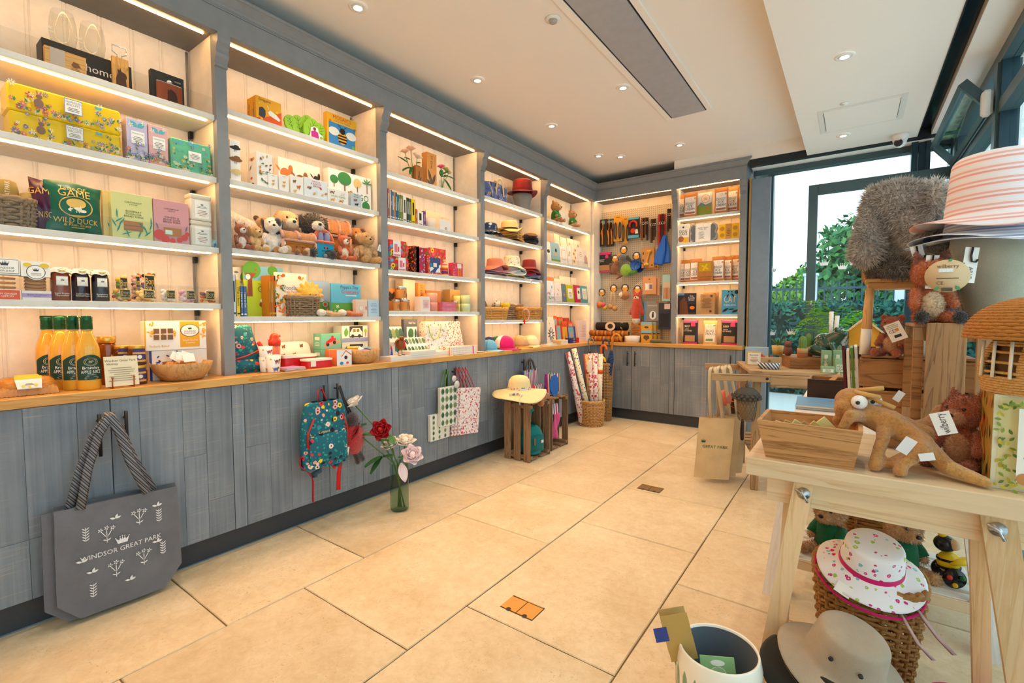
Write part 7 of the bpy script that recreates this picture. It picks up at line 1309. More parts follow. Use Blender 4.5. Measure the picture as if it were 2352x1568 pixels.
for k in (0,1):
    a=((0.479,1.496,0.646,1.708),(0.511,1.481,0.678,1.688))[k];o=hcard(('kraft card with a white bone bag holder', 'kraft card with a bag holder behind its twin')[k], 'dog accessory',((a[0]+a[2])/2,a[2]-a[0],a[1],a[3]-a[1]),YP-.03+.025*k, 'cf966a',[('d',.5,.84,.04,0),('r',.2,.75,.22,.62,1),('r',.22,.46,.3,.56,2),('d',.26,.28,.05,2),('d',.42,.28,.05,2),('d',.26,.58,.05,2),('d',.42,.58,.05,2),('r',.52,.72,.3,.54,3)],['6a4424', 'd9b48c', 'f0ebe2', '7a6a98'],group='bag holder cards')
a=(0.717,1.408,0.809,1.721);hcard('pale blue pack of long brown dog chews', 'dog treats',((a[0]+a[2])/2,a[2]-a[0],a[1],a[3]-a[1]),YP-.02, '9cc4c4',[('r',.1,1,.1,.72,0),('r',.18,.28,.1,.5,1),('r',.34,.44,.1,.52,1),('r',.5,.6,.1,.5,1),('r',.66,.76,.1,.52,1),('r',.82,.92,.1,.5,1)],['cdb8a0', 'a8683c'],d=.02)
a=(0.504,1.175,0.682,1.408);hcard('grey and blue collar card with a sitting dog', 'dog accessory',((a[0]+a[2])/2,a[2]-a[0],a[1],a[3]-a[1]),YP-.03, '8a8682',[('r',0,.14,0,1,0),('t', 'standing pad',.07,.55,.8,1,.7),('o',.6,.3,.24,0,1,.8),('d',.6,.28,.12,2,.5),('d',.62,.42,.05,2),('d',.9,.95,.05,3)],['4a90c0', 'e6e6e4', '3a3a40', 'c4282c'])
a=(0.687,1.077,0.821,1.39);o=hcard('navy mesh treat bag under a dark header card', 'dog accessory',((a[0]+a[2])/2,a[2]-a[0],a[1],a[3]-a[1]),YP-.05, '26344e',[('r',0,1,.72,1,0),('r',.1,.9,.1,.6,1),('r',.5,1,.76,.96,2)],['3a3a40', '17202e', 'd9c8c0'],d=.05)
# --- on the back worktop
z=.92
def roll(label,q,y,z,m,r,mats2=None):o=root('rolled_mat',label, 'pet blanket',(q[0],y+r,z),0, 'rolled pet blankets');w=q[1];MB().lathe([(0,-w/2),(r*.96,-w/2),(r,-w/2+.01),(r,w/2-.01),(r*.96,w/2),(0,w/2)],20,M=Matrix.Translation((0,0,r)) @ Euler((0,pi/2,0)).to_matrix().to_4x4(),sx=1).build('roll',m,o);MB().tube([(w/2+.001,r*.15*i/6*cos(i*.9)*1.1,r+r*.15*i/6*sin(i*.9)) for i in range(1,30)],.002,4).build('spiral_edge',mc('4a2c18',.9),o);return o
PL=mstripe(['a5602a', 'b87838', '8a4a20', 'c08a48', '9a5826'],9, 'X');qa=(0.093,0.418,0.071);qb=(0.111,0.51,0.141)
roll('rolled brown plaid pet blanket at the bottom',qa,5.29,z,PL,qa[2]*.5);roll('rolled brown plaid pet blanket on top',qb,5.295,z+qa[2],PL,(qb[2]-qa[2])*.5)
q=(0.143,0.403,0.238);rb_=roll('rolled black paw print pet mat topping the blankets',q,5.3,z+qb[2],mflor('1c1816',['c9a48a', '1c1816', '1c1816'],16,.26,.8, 'c9a48a'),(q[2]-qb[2])*.5);MB().disc(0,.05,.055,-.052,0,22,1.2).disc(0,.05,.03,-.0525,1,14,1.2).build('label',pals(['dcc4b4', '2a2420']),rb_)
KL('kraft dog biscuit box with rows of print', 'dog treats',(0.422,0.126,0.239),5.43,z,.05, 'b8793a',[('t', 'PETS',.06,.3,.92,0,.3),('d',.82,.9,.05,0),('l',.1,.9,.1,.8,8,0)],['7a4a1c'])
q=(0.571,0.127,0.246)
for k in range(3):carton(('yellow dog treat box with a heart window in front', 'yellow dog treat box, middle of three', 'yellow dog treat box, hindmost of three')[k], 'dog treats',(q[0]+.03*k,5.37+.055*k,z),q[1],.05,q[2], 'd9a43e',[('r',0,1,.86,1,0),('r',0,1,.46,.6,0),('r',0,1,.4,.46,1),('d',.42,.25,.1,1),('d',.6,.25,.1,1),('p',[(.3,.24),(.72,.24),(.51,.08)],1),('d',.5,.74,.05,1,2.2)],['8ab8cc', '6a4a34'],rz=0,group='yellow dog treat boxes')
q=(0.41,0.178,0.078);o=root('pet_bowl', 'plain white ceramic pet bowl on the back worktop', 'pet bowl',(q[0],5.345,z),0);MB().lathe([(0,.004),(q[1]*.46,0),(q[1]*.5,q[2]*.95),(q[1]*.46,q[2]),(q[1]*.42,q[2]*.2),(0,q[2]*.15)],26,cap=False).build('bowl',mc('efe9e0',.25),o)
o=root('chew_stick', 'olive twisted chew stick lying by the pilaster', 'dog toy',((0.755,0.238,0.066)[0],5.33,z),0);blob('stick',[('k',(-.11,0,.02),(-.03,.01,.022),.02,.024,0),('k',(-.03,.01,.022),(.11,-.005,.02),.022,.018,0)],[mfur('6a6434')],.006,o)
# --- treat shelves
Y6=5.375;IC=['f0eae4', '2c2c30', 'a8685a', 'c98a7a', '8a4a40']
ICS=[('r',.08,.92,.1,.84,0),('o',.5,.74,.05,1,0),('d',.86,.76,.04,3),('t', 'DOGGY',.1,.5,.56,1,.7),('t', 'ICE',.1,.5,.44,1,.5),('t', 'CREAM',.1,.5,.32,1,.7),('r',.12,.88,.13,.21,2)]
def ice(label,q,y,z):return pouch(label,(q[0],y,z),q[1],.045,q[2], 'b9793f',ICS,IC,0, 'dog treats', 'doggy ice cream pouches')
ice('doggy ice cream pouch tucked at the left end of the top shelf',(0.949,0.097,0.269),5.43,2.335);ice('doggy ice cream pouch beside the meadow card',(1.047,0.151,0.264),5.375,2.335);ice('doggy ice cream pouch to the right of the meadow card',(1.369,0.14,0.27),5.375,2.335);ice('doggy ice cream pouch at the right end of the top shelf',(1.472,0.12,0.277),5.43,2.335)
KL('square dog card box with a meadow photo', 'dog treats',(1.189,0.156,0.252),5.41,2.335,.03, 'e0d9c8',[('r',0,1,0,.42,0),('p',[(0,.42),(.3,.6),(.6,.48),(1,.56),(1,.42)],1),('r',0,1,.6,1,2),('o',.58,.74,.18,3,4,1.),('l',.44,.72,.66,.82,3,3),('d',.72,.3,.1,5,.4)],['8a9a3a', '7a8a94', 'dce0dc', 'a86a4a', 'e9d4c0', 'b8743a'])
KL('white and yellow dog cake mix box with a spaniel', 'dog treats',(0.979,0.12,0.21),5.375,2.052,.05, 'efe6da',[('t', 'DOG',.14,.5,.62,0,.7),('t', 'CAKE',.14,.5,.48,0,.7),('r',.4,1,0,.3,1),('d',.3,.22,.16,2,.9),('d',.5,.84,.05,0)],['2c2c30', 'e9b02a', 'a8683a'])
q=(1.189,0.293,0.201);o=root('cake_tin', 'grey bone shaped cake tin with a white paper band', 'cake tin',(q[0],5.385,2.052),0);w,h=q[1],q[2]
ol=[(w*.5*x,h*zz) for x,zz in ((-.55,.1),(-.75,.02),(-.95,.12),(-1,.32),(-.9,.5),(-1,.68),(-.95,.88),(-.75,.98),(-.55,.9),(.55,.9),(.75,.98),(.95,.88),(1,.68),(.9,.5),(1,.32),(.95,.12),(.75,.02),(.55,.1))];zc=h*.5
MB().prism([(x,zz) for x,zz in ol],0,.05).build('tin',mc('9a9fa6',.4,.3),o);MB().prism([(x*.9,zc+(zz-zc)*.88) for x,zz in ol],-.001,.001).build('hollow',mc('6a7078',.45,.3),o);MB().box(-w*.27,w*.27,-.006,.052,0,h*.98).build('band',mc('ece8e4',.6),o);ink(MB(),w*.54,h,[('o',.5,.88,.04,0,1),('t', 'BONE-SHAPED',.06,.5,.74,0,.85),('t', 'CAKE TIN',.06,.5,.66,0,.7),('l',.2,.6,.12,.55,7,2)],-.0067).build('band_print',pals(['2c2c30', 'ece8e4', '8a8a8a']),o)
q=(1.45,0.194,0.166);o=KL('yellow silicone paw mould with a kraft band', 'dog treats',q,5.385,2.052,.03, 'e6b41e',[('d',.17,.7,.14,0),('d',.17,.28,.14,0),('d',.83,.7,.14,0),('d',.83,.28,.14,0),('r',.34,.66,0,1,1),('l',.4,.6,.2,.7,5,2)],['b98a14', 'c08a44', '6a4a24'])
z=1.614
for k,(lb,q,y) in enumerate((('doggy ice cream pouch at the far left of the middle shelf',(0.938,0.074,0.266),5.5),('doggy ice cream pouch second along the middle shelf',(1.015,0.077,0.257),5.45),('doggy ice cream pouch left of the star box',(1.11,0.131,0.258),5.4),('doggy ice cream pouch right of the star box',(1.351,0.133,0.266),5.385),('doggy ice cream pouch second from the right end',(1.433,0.088,0.265),5.44),('doggy ice cream pouch at the right end of the middle shelf',(1.497,0.091,0.278),5.495))):ice(lb,(q[0],max(q[1],.1),q[2]),y,z)
KL('kraft box with a yellow star shaped window', 'dog treats',(1.224,0.159,0.217),5.352,z,.05, 'b8783a',[('r',.1,.9,.5,.94,1),('b',.5,.7,.2,2,2,4),('o',.5,.38,.06,0,3),('t', 'DOGGY ICE CREAM',.06,.5,.22,0,.9),('r',.1,.9,.06,.14,4)],['3a2818', 'c49a1c', 'e9bc1e', 'b8783a', 'a85a2c'])
z=1.25
KL('dark dog friendly book with a fireside photo', 'book',(1.029,0.196,0.241),5.385,z,.02, '2e2a38',[('r',0,.35,.9,1,0),('t', 'Dog',.07,.75,.86,1,.3),('t', 'Friendly',.07,.75,.77,1,.4),('t', 'Britain',.07,.75,.68,1,.35),('p',[(.1,0),(.1,.6),(.35,.85),(.5,.6),(.6,0)],2),('r',.6,1,.1,.5,3),('d',.8,.32,.08,4,1.4)],['4a8ac0', 'ece8e4', '6a3a22', '1a1618', 'e87a24'],name='book')
for k in (0,1):carton(('kraft dog waste bag box in front', 'kraft dog waste bag box behind its twin')[k], 'dog accessory',((1.248,0.15,0.225)[0]+.02*k,5.39+.05*k,z),(1.248,0.15,0.225)[1],.045,(1.248,0.15,0.225)[2]+.02*k, 'b58a5c',[('t', 'pets',.06,.25,.92,0,.3),('d',.78,.9,.06,0),('l',.1,.8,.3,.8,8,0),('d',.72,.16,.06,0)],['5a4028'],rz=0)
q=(1.478,0.168,0.264);KL('blue cat puzzle book with black cats', 'book',q,5.385,z,.02, '4a9cc8',[('t', 'CAT',.26,.5,.6,0,.7),('t', 'PUZZLE BOOK',.07,.5,.38,1,.7),('d',.88,.9,.08,2,.9),('d',.42,.92,.03,2),('d',.6,.92,.03,2),('f',.3,.66,.2,.06,1.2,2),('f',.75,.7,.2,.08,2.2,2),('f',.05,.1,.3,.1,.6,2),('f',.6,.08,.3,.1,.4,2),('f',.4,.2,.26,.06,.1,2)],['e6c29a', 'e6e6e0', '1c1c22'],name='book')
z=.92;DK=[('r',0,1,.9,1,1),('r',0,1,0,.07,1),('p',[(.55,.74),(.85,.74),(.85,.86),(.7,.94),(.55,.86)],1),('t', 'BEEF',.08,.28,.74,2,.4),('t', 'WITH',.05,.25,.62,2,.3),('t', 'GOT BONES',.06,.34,.55,2,.55),('r',.15,.85,.1,.36,3)]
for k,q in enumerate(((1.068,0.166,0.267),(1.479,0.173,0.268))):pouch(('black dog treat pouch with pink checks left of the white one', 'black dog treat pouch with pink checks right of the white one')[k],(q[0],5.385,z),q[1],.05,q[2], '2a282a',DK,['2a282a', 'd4387a', 'f0eae6', 'b08a62'],0, 'dog treats', 'black dog treat pouches')
q=(1.279,0.145,0.263);pouch('white and kraft dog treats pouch in the middle',(q[0],5.385,z),q[1],.05,q[2], 'd9b478',[('r',.1,.9,.1,.86,0),('o',.45,.78,.06,1,0),('t', 'DOG',.1,.5,.56,1,.6),('t', 'TREATS',.1,.5,.44,1,.75),('r',.2,.75,.14,.24,2),('f',.7,.78,.15,.05,.2,2)],['efebe2', '2c2c30', '7aa05a'],0, 'dog treats')

# ================================================================ things along the left cabinets
GT=mfab('6f6f76',700);WT=mc('e6e6ea',.7);STW=mstripe(['7d7d84', '3a3a40', '7d7d84', '8d8d94', '3a3a40'],60, 'X',.9,.6)
def tote(label,x,pts,yc,mat,group,th=.012,rz=QL):
    o=root('tote_bag',label, 'tote bag',(x,yc,0),rz,group);(a,b,c,d,e,f)=pts
    def fn(s):
        def g(u,v):
            z1=a[1]+(b[1]-a[1])*u;zb=min(c[1]+(e[1]-c[1])*0+0,9);bot=(d[1]+(e[1]-d[1])*(1-u));k=min(u,1-u);bot+=max(0,.16-k)*.5*(c[1]/.1)
            xl=a[0]+(f[0]-a[0])*(1-v);xr=b[0]+(c[0]-b[0])*(1-v);q=bot+(z1-bot)*v
            return (xl+(xr-xl)*u-yc,s*(th*(.35+.65*sin(pi*u)**.5*(1-v*.6)))+.004*sin(7*u+5*v)+.003*sin(13*v+3*u),q)
        return g
    MB().grid(fn(-1),20,18).grid(fn(1),14,12).build('bag',mat,o);return o
pf=[(.308,.479),(.717,.462),(.726,.10),(.643,.019),(.377,.022),(.305,.08)]
sh=lambda dy,dz:[(y+dy,max(.012,z+dz)) for y,z in pf]
tf=tote('grey canvas tote bag with a white crown print, foremost of three',.075,pf,.51,GT, 'grey tote bags');tote('grey canvas tote bag in the middle of the hanging three',.045,sh(-.03,-.008),.48,GT, 'grey tote bags');tote('grey canvas tote bag nearest the cabinet door',.02,sh(.012,.0),.52,mfab('646a74',700), 'grey tote bags',.008)
mb=MB();mb.text('WINDSOR GREAT PARK',.0195,0,.262,-.021,0,.27,arc=-.15).crown(0,.285,.045,-.021,0)
rnd=random.Random(3)
for x,z,s in ((-.115,.335,0),(-.05,.325,1),(.06,.36,1),(.13,.33,0),(-.025,.17,1),(.07,.18,1),(.14,.18,0),(-.1,.10,0),(-.02,.395,2),(.125,.40,2),(-.13,.255,2),(.12,.24,2),(-.1,.20,2),(.02,.115,2)):
    if s==0:[mb.leaf(x,z+.011*k,.016,.0042,a,-.021,0) for k in range(5) for a in (.7,2.4)];mb.rect(x-.001,x+.001,z,z+.055,-.021,0)
    elif s==1:[mb.leaf(x,z,.042,.003,a,-.021,0) for a in (1.05,1.57,2.1)];[mb.bloom(x+.028*cos(a)*1.4,z+.042*sin(a),.0095,-.0213,0,1,5) for a in (1.05,1.57,2.1)];[mb.leaf(x,z-.012,.016,.005,a,-.021,0) for a in (.5,2.6)];mb.rect(x-.001,x+.001,z-.02,z,-.021,0)
    else:[mb.leaf(x,z,.02,.009,a,-.021,0) for a in (.3,2.8,1.2)]
f=mb;f.v=[(x,y-.002+.012*abs(x)**1.6*3,z) for x,y,z in f.v];f.build('print',[WT,GT],tf)
for k,(x0,x1,yy) in enumerate(((-.145,-.1,.0),(.075,.12,.0),(-.175,-.13,.02),(.1,.145,.02))):
    MB().tube([(x0+.02,-.012+yy,.465),(x0*.62-.005,-.004+yy,.62),(x0*.3-.012,-.0+yy,.75),(-.022,-.02+yy,.822),(-.018,.0+yy,.83)],.017,6,flat=.18).build('strap',STW,tf)
BPK=mflor('1d6476',['d9354a', 'f0cf3a', 'efa8a4', '2f8f9c', '2a2030', 'f2d8c8'],27,.34,.75, '3a2028', '2f9a8c')
o=root('backpack', 'small teal floral backpack with red straps hung on a door handle', 'backpack',(.035,1.46,.36),QL)
def bp(u,v):a=2*pi*u;k=.5+.5*max(0,1-(max(0,v-.42)/.58)**2.2)**.5;return (.152*k*math.copysign(abs(cos(a))**.6,cos(a))*(1-.06*(1-v)),-.045-.045*math.copysign(abs(sin(a))**.7,sin(a))*(1-.25*v),.01+.375*(v if v<.8 else .8+.2*sin((v-.8)/.2*pi/2)))
MB().grid(bp,40,20,cu=True).build('bag',BPK,o)
MB().grid(lambda u,v:((u-.5)*.24,-.092-.022*sin(pi*u)**.4*sin(pi*min(1,v*1.05))**.5,.03+.17*v),18,12).build('front_pocket',BPK,o);MB().text('Ladybird',.014,-.03,.215,-.093,0).build('lettering',mc('e9d8a0',.6),o)
for s in (-1,1):MB().tube([(s*.09,-.092,.30),(s*.125,-.085,.22),(s*.128,-.085,.14)],.005,6).build('zip_trim',mc('c4201c',.5),o)
RD_=mc('d4171a',.6)
MB().tube([(-.025,-.03,.375),(-.015,-.012,.44),(.012,-.01,.45),(.03,-.03,.37)],.009,6,flat=.4).build('grab_loop',RD_,o)
MB().tube([(-.15,-.04,.09),(-.155,-.05,.04),(-.1,-.055,-.02),(-.085,-.055,-.06),(-.085,-.05,-.185)],.02,6,flat=.12).build('strap',RD_,o);MB().tube([(.03,-.05,.02),(.06,-.055,-.02),(.1,-.05,.0),(.085,-.05,-.06),(.08,-.05,-.165)],.013,6,flat=.12).build('strap',RD_,o)
MB().tube([(-.03,-.055,-.01),(-.1,-.06,-.03),(-.06,-.06,-.03)],.016,6,flat=.2).tube([(.05,-.055,.0),(.09,-.06,-.01)],.014,6,flat=.2).build('strap_anchor',mfab('1d4f66'),o)
o=root('ladybird_bag', 'red plush ladybird bag on a black shoulder strap', 'bag',(.045,1.685,.47),QL)
blob('body',[('e',(0,0,0),(.075,.045,.1),0),('e',(-.01,0,.12),(.045,.04,.05),1),('k',(.03,0,-.09),(.05,-.01,-.14),.017,.02,1),('k',(.0,0,-.08),(.01,-.02,-.15),.015,.018,1)],[mfur('c9171a'),mfur('3a2226')],.01,o)
MB().tube([(-.02,.01,.14),(-.07,.0,.25),(-.115,-.02,.345)],.007,6,flat=.3).tube([(.0,.01,.14),(-.06,.01,.26),(-.105,-.02,.345)],.006,6,flat=.3).build('strap',mc('24262c',.6),o);tagcard(o,(-.075,-.04,-.03),.025,.05,(0,.2,0), 'efe9e4')
# vase of roses standing on the floor
GV=mglass('cfe4dc',.03,tint=.95)
v=vase('tall green tinted glass vase of red and cream roses on the floor',(.243,1.872,0),.058,.31,rad(36),GV);RR=mc('a81420',.6);RD2=mc('8a1020',.6);CW=mc('f2e6d6',.6);PW=mc('f0d8dc',.6)
for p,s,m,t in (((-.27,.0,.67),.055,CW,(.2,-.5,0)),((-.25,-.03,.50),.05,RD2,(.5,-.9,0)),((-.09,-.05,.525),.055,RR,(1.2,-.1,0)),((-.05,.03,.40),.052,CW,(.4,-.3,0)),((.03,.05,.41),.056,CW,(.3,.1,0)),((.09,-.05,.36),.056,PW,(.8,.5,0))):
    MB().tube([(p[0]*-.12,0,.02),(p[0]*.12,0,.3),(p[0]*.6,p[1]*.6,p[2]*.82),p],.004,6).build('stem',STEM,v);rose(v,p,s,m,t)
spray(v,[((-.12,0,.45),(-.1,-.02,.56),.06),((-.12,0,.47),(-.22,-.03,.5),.07),((-.13,0,.44),(-.05,-.03,.46),.05),((-.1,-.01,.34),(-.2,-.05,.30),.075),((-.1,-.01,.34),(-.03,-.05,.36),.07),((-.1,-.01,.34),(-.16,-.06,.26),.06),((-.2,0,.55),(-.28,-.02,.53),.05),((0,-.02,.34),(.06,-.07,.35),.05),((-.06,0,.48),(-.02,-.05,.44),.05)],ROSEL)
spray(v,[((.02,-.06,.32),(.05,-.085,.22),.07)],PW, 'petal')
# gift bags
TR_=[('f',(i+.5)/4,r/5+.02,.17,.12,pi/2,(0,1,2)[(i*2+r) % 3]) for r in range(5) for i in range(4)]
def gbag(label,yc,x,w,h,z0,body,spec,pal,hc,hz,grp,tilt=0.,d=.03,hy=0.):
    o=root('gift_bag',label, 'gift bag',(x,yc,z0),(0,tilt,QL),grp);MB().bbox(-w/2,w/2,0,d,0,h,.002).build('bag',body,o)
    if spec:ink(MB(),w,h,spec).build('print',pals(pal),o)
    for s in (-1,1):MB().tube([(s*w*.22,.004 if s<0 else d-.004,h),(s*w*.1+hy*.6,d*.5,h+(hz-z0-h)*.6),(hy,d*.5,hz-z0),(hy+.006,d*.6,hz-z0-.02)],.004,5,flat=.7).build('ribbon_handle',mc(hc,.6),o)
    return o
TM=mc('e6e2d6',.6);tp=['4f7a58', '3a5f4a', '7a8a5a']
gbag('tree print paper gift bag hanging lowest',2.5,.012,.25,.2,.29,TM,TR_,tp, '5aa03a',.82, 'tree print gift bags',hy=.05);gbag('tree print paper gift bag hanging at the front',2.54,.045,.18,.3,.39,TM,TR_,tp, '5aa03a',.82, 'tree print gift bags',hy=.01)
RFB=mflor('f0e6e4',['d9405a', 'c9607a', 'b090b0', 'd96a6a'],55,.36,.6, 'c93048', 'c9b4bc')
for k in range(4):gbag(('red floral paper gift bag at the front of its bunch', 'red floral paper gift bag, second in its bunch', 'red floral paper gift bag, third in its bunch', 'red floral paper gift bag next to the door')[k],2.735-.014*k,.075-.021*k,.24,.37,.29-.004*k,RFB,(),(), 'b01c28',.825, 'red floral gift bags',.1,.018,-.08)
tag(MB().lathe([(0,0),(.03,0),(.03,.003),(0,.003)],18,M=Euler((0,pi/2,0)).to_matrix().to_4x4()).lathe([(0,0),(.024,0),(.024,.003),(0,.003)],18,M=Matrix.Translation((0,-.03,.05)) @ Euler((0,pi/2,0)).to_matrix().to_4x4()).build('gift_tag',mc('d6d2d0',.6),None,(.055,2.62,.70)), 'two round grey gift tags hanging between the gift bags', 'gift tag')
# crates on end
CW1=mwood('9a7a5c', '5f4630',2.2, 'Z',.75,bump=.3);CW2=mwood('8a7058', '54402e',2.2, 'Z',.75,bump=.3);CWX=mwood('9a7a5c', '5f4630',2.2, 'X',.75,bump=.3)
def crate(label,x0,x1,y0,y1,h,m,n=3):
    o=root('wooden_crate',label, 'crate',((x0+x1)/2,(y0+y1)/2,0),0, 'wooden crates on end');w,d=(x1-x0)/2,(y1-y0)/2;sw=2*w/(n+.55*(n-1))
    for yy in (-d,d-.012):
        for k in range(n):xs=-w+k*sw*1.55;MB().bbox(xs,xs+sw,yy,yy+.012,.004 if k else 0,h-.004*(k % 2),.0015).build('slat',m,o)
    for zz in (.02,h-.045):
        for yy in (-d+.013,d-.045):MB().bbox(-w,w,yy,yy+.03,zz,zz+.028,.0015).build('batten',CWX,o)
        for k in range(2):MB().bbox(-w+.01,w-.01,-d+.05+k*d*.85,-d+.05+k*d*.85+d*.6,zz+.028 if zz>.1 else zz-.012,zz+.04 if zz>.1 else zz,.0015).build('end_board',CWX,o)
    for k in range(n-1):MB().bbox(-w,-w+.012,-d+.03+k*d*.9,-d+.03+k*d*.9+d*.7,.05,h-.05,.0015).build('slat',m,o)
    return o
crate('weathered wooden crate on end under the straw sun hat',.12,.39,3.15,3.48,.5,CW1);crate('darker wooden crate on end under the striped bags',.1,.36,3.56,3.86,.485,CW2)
bhat('wide cream straw sun hat on the wooden crate',(.22,3.24,.51),.1,.155,.135,mwood('ecd9a8', 'd9bd80',8, 'X',.75),rad(20),droop=.42,wav=.03,name='sun_hat',dome=1,band=mflor('e9d8c0',['d9609a', 'e08a2c', '4fb0b8', '3a7a6a'],40,.42,.8))
bw_=root('hat_scarf', 'floral ribbon bow with tails on the straw sun hat', 'ribbon',(.32,3.12,.575),rad(20));RB=mflor('e9d8c0',['d9609a', 'e08a2c', '4fb0b8', '3a7a6a'],40,.42,.8);MB().tube([(0,0,.0),(-.05,-.02,.015),(-.09,-.03,-.005)],.016,6,flat=.4).tube([(0,0,0),(.0,-.05,-.03),(.01,-.07,-.07)],.015,6,flat=.35).ell((0,-.004,0),.016,0,None,10,7).build('bow',RB,bw_)
o=root('throw', 'rust orange fringed throw folded on the crate', 'blanket',(.3,3.40,.5),0);blob('cloth',[('e',(0,0,.04),(.12,.09,.038),0),('e',(.05,-.05,.03),(.08,.06,.035),0),('k',(.09,-.08,.04),(.1,-.1,-.02),.03,.028,0)],[mfur('b5642c')],.012,o,bumpy=.01)
ST=mstripe(['2aa0a0', 'e9e0e8', '7a3a9a', 'd9405a', 'e9e6e0', '3a4a9a', 'e0a03a', '3ab0a8', 'efe6ea', 'c93a8a'],9.5, 'X',.8)
def sbag(label,loc,w,h,d,rz,handles=True,hz=.2): 
    o=root('striped_bag',label, 'bag',loc,rz, 'striped canvas bags');MB().grid(lambda u,v:(w*.5*math.copysign(abs(cos(2*pi*u))**.5,cos(2*pi*u))*(1+.05*sin(pi*v)),d*.5*math.copysign(abs(sin(2*pi*u))**.5,sin(2*pi*u))*(1-.4*v),h*v),40,8,cu=True).build('bag',ST,o)
    if handles:[MB().tube([(-w*.25,yy,h*.95),(-w*.12,yy*.6,h+hz*.7),(.0,0,h+hz),(w*.12,yy*.6,h+hz*.7),(w*.25,yy,h*.95)],.013,6,flat=.25).build('handle',mfab('5a5654'),o) for yy in (-d*.4,d*.4)]
    return o
sbag('striped canvas bag hanging from a handle behind the crates',(.05,3.66,.52),.3,.2,.06,QL+.15,True,.11);sbag('striped canvas pouch standing on the darker crate',(.25,3.74,.5),.16,.19,.07,QL-.4,False);sbag('small striped purse beside the rust throw',(.2,3.56,.5),.14,.1,.06,QL,False)
o=root('slipper_sole', 'blue flip flop sole leaning on the striped pouch', 'flip flop',(.36,3.60,.5),(rad(-14),rad(10),QL-.5));MB().prism([(.048*cos(a)*(1+.1*sin(a)),.1+.1*sin(a)) for a in [2*pi*i/28 for i in range(28)]],0,.014,sm=True).build('sole',mc('1f58a8',.6),o)
TL=mfab('0f7f80');o=root('day_pack', 'teal rucksack standing inside the front crate', 'backpack',(.28,3.33,.035),QL-.3);MB().grid(lambda u,v:(.12*math.copysign(abs(cos(2*pi*u))**.7,cos(2*pi*u))*(sin(pi*min(1,.12+v*.95))**.45),-.0-.08*math.copysign(abs(sin(2*pi*u))**.7,sin(2*pi*u))*(1-.3*v),.27*v),32,16,cu=True).build('bag',TL,o);MB().grid(lambda u,v:((u-.5)*.17,-.075-.03*sin(pi*u)**.5*sin(pi*v)**.5,.02+.14*v),14,10).build('front_pocket',mfab('0c6c6e'),o);MB().box(-.05,-.04,-.112,-.108,.09,.15).build('zip_pull',mc('b05a2a',.6),o);MB().box(.03,.055,-.108,-.104,.1,.125).build('badge',mc('d9e4e4',.6),o)
MB().tube([(0,.05,.26),(.02,.05,.36),(.05,.04,.38)],.03,8).build('rolled_top',TL,o)
o=root('pink_cloth', 'bright pink cloth hanging in the darker crate', 'cloth',(.3,3.72,.08),QL);MB().grid(lambda u,v:((u-.5)*.1,.02*sin(7*u+5*v),.24*v),10,12).build('cloth',mfab('e0609a'),o,solid=.01);sbag('striped bag tucked inside the darker crate',(.28,3.7,.31),.14,.1,.05,QL-.2,False)
# wicker baskets with wrapping paper and umbrellas
B1=basket('low round wicker basket full of wrapping paper rolls',(.172,4.74,0),.128,.128,.142,.142,.265,15,22,mwood('d0a065', '946432',6, 'X',.6),0.,amp=.004);B2=basket('tall slim wicker basket full of umbrellas',(.19,5.05,0),.075,.075,.095,.095,.66,36,16,mwood('b58a58', '7a5630',6, 'X',.6),0.,amp=.003)
WPF=mflor('f2e8e6',['d9506a', 'c93a4a', 'e08a94', 'c9788a'],34,.4,.5, 'c93a4a', 'd9c4c4');WPS=mflor('f0e6c8',['2c3a7a', '3a4a8a'],42,.27,.5, '2c3a7a')
for k,(t,b,m,r,lb) in enumerate((((.01,4.47,.835),(.13,4.66,.02),WPF,.028, 'floral wrapping paper roll leaning out farthest'),((.03,4.575,.873),(.19,4.70,.02),WPS,.03, 'cream star print wrapping paper roll, tallest in the basket'),((.05,4.46,.74),(.10,4.64,.02),WPF,.028, 'floral wrapping paper roll in front of the star print'),((.06,4.80,.80),(.12,4.82,.02),mc('d9605c',.5),.024, 'plain coral wrapping paper roll'),((.105,4.76,.80),(.14,4.78,.02),mflor('e9c88a',['8a9a6a', 'c9805a'],40,.3),.024, 'golden wrapping paper roll with an orange band'),((.16,4.73,.815),(.19,4.74,.02),WPF,.028, 'floral wrapping paper roll with a white label'),((.22,4.73,.82),(.225,4.75,.02),WPF,.027, 'floral wrapping paper roll next to the pale one'),((.272,4.76,.81),(.25,4.78,.02),mflor('efe4d4',['d9a06a', 'a8b08a'],40,.3),.026, 'pale printed wrapping paper roll with an orange band'))):
    t,b=V(t),V(b);o=root('wrapping_roll',lb, 'wrapping paper',b,0, 'wrapping paper rolls');MB().tube([(0,0,0),t-b],r,16).build('paper',m,o);MB().tube([t-b,(t-b)*1.002],r*.5,10).build('core_hole',mc('8a6a4a',.8),o)
    if k in (4,7):MB().tube([(t-b)*.72,(t-b)*.78],r+.001,16).build('band',mc('e0602a',.5),o)
    if k==5:MB().box(-.028,.028,-.0305,-.0295,-.1,.02).build('label',mc('efece8',.6),o,(t-b)*.86)
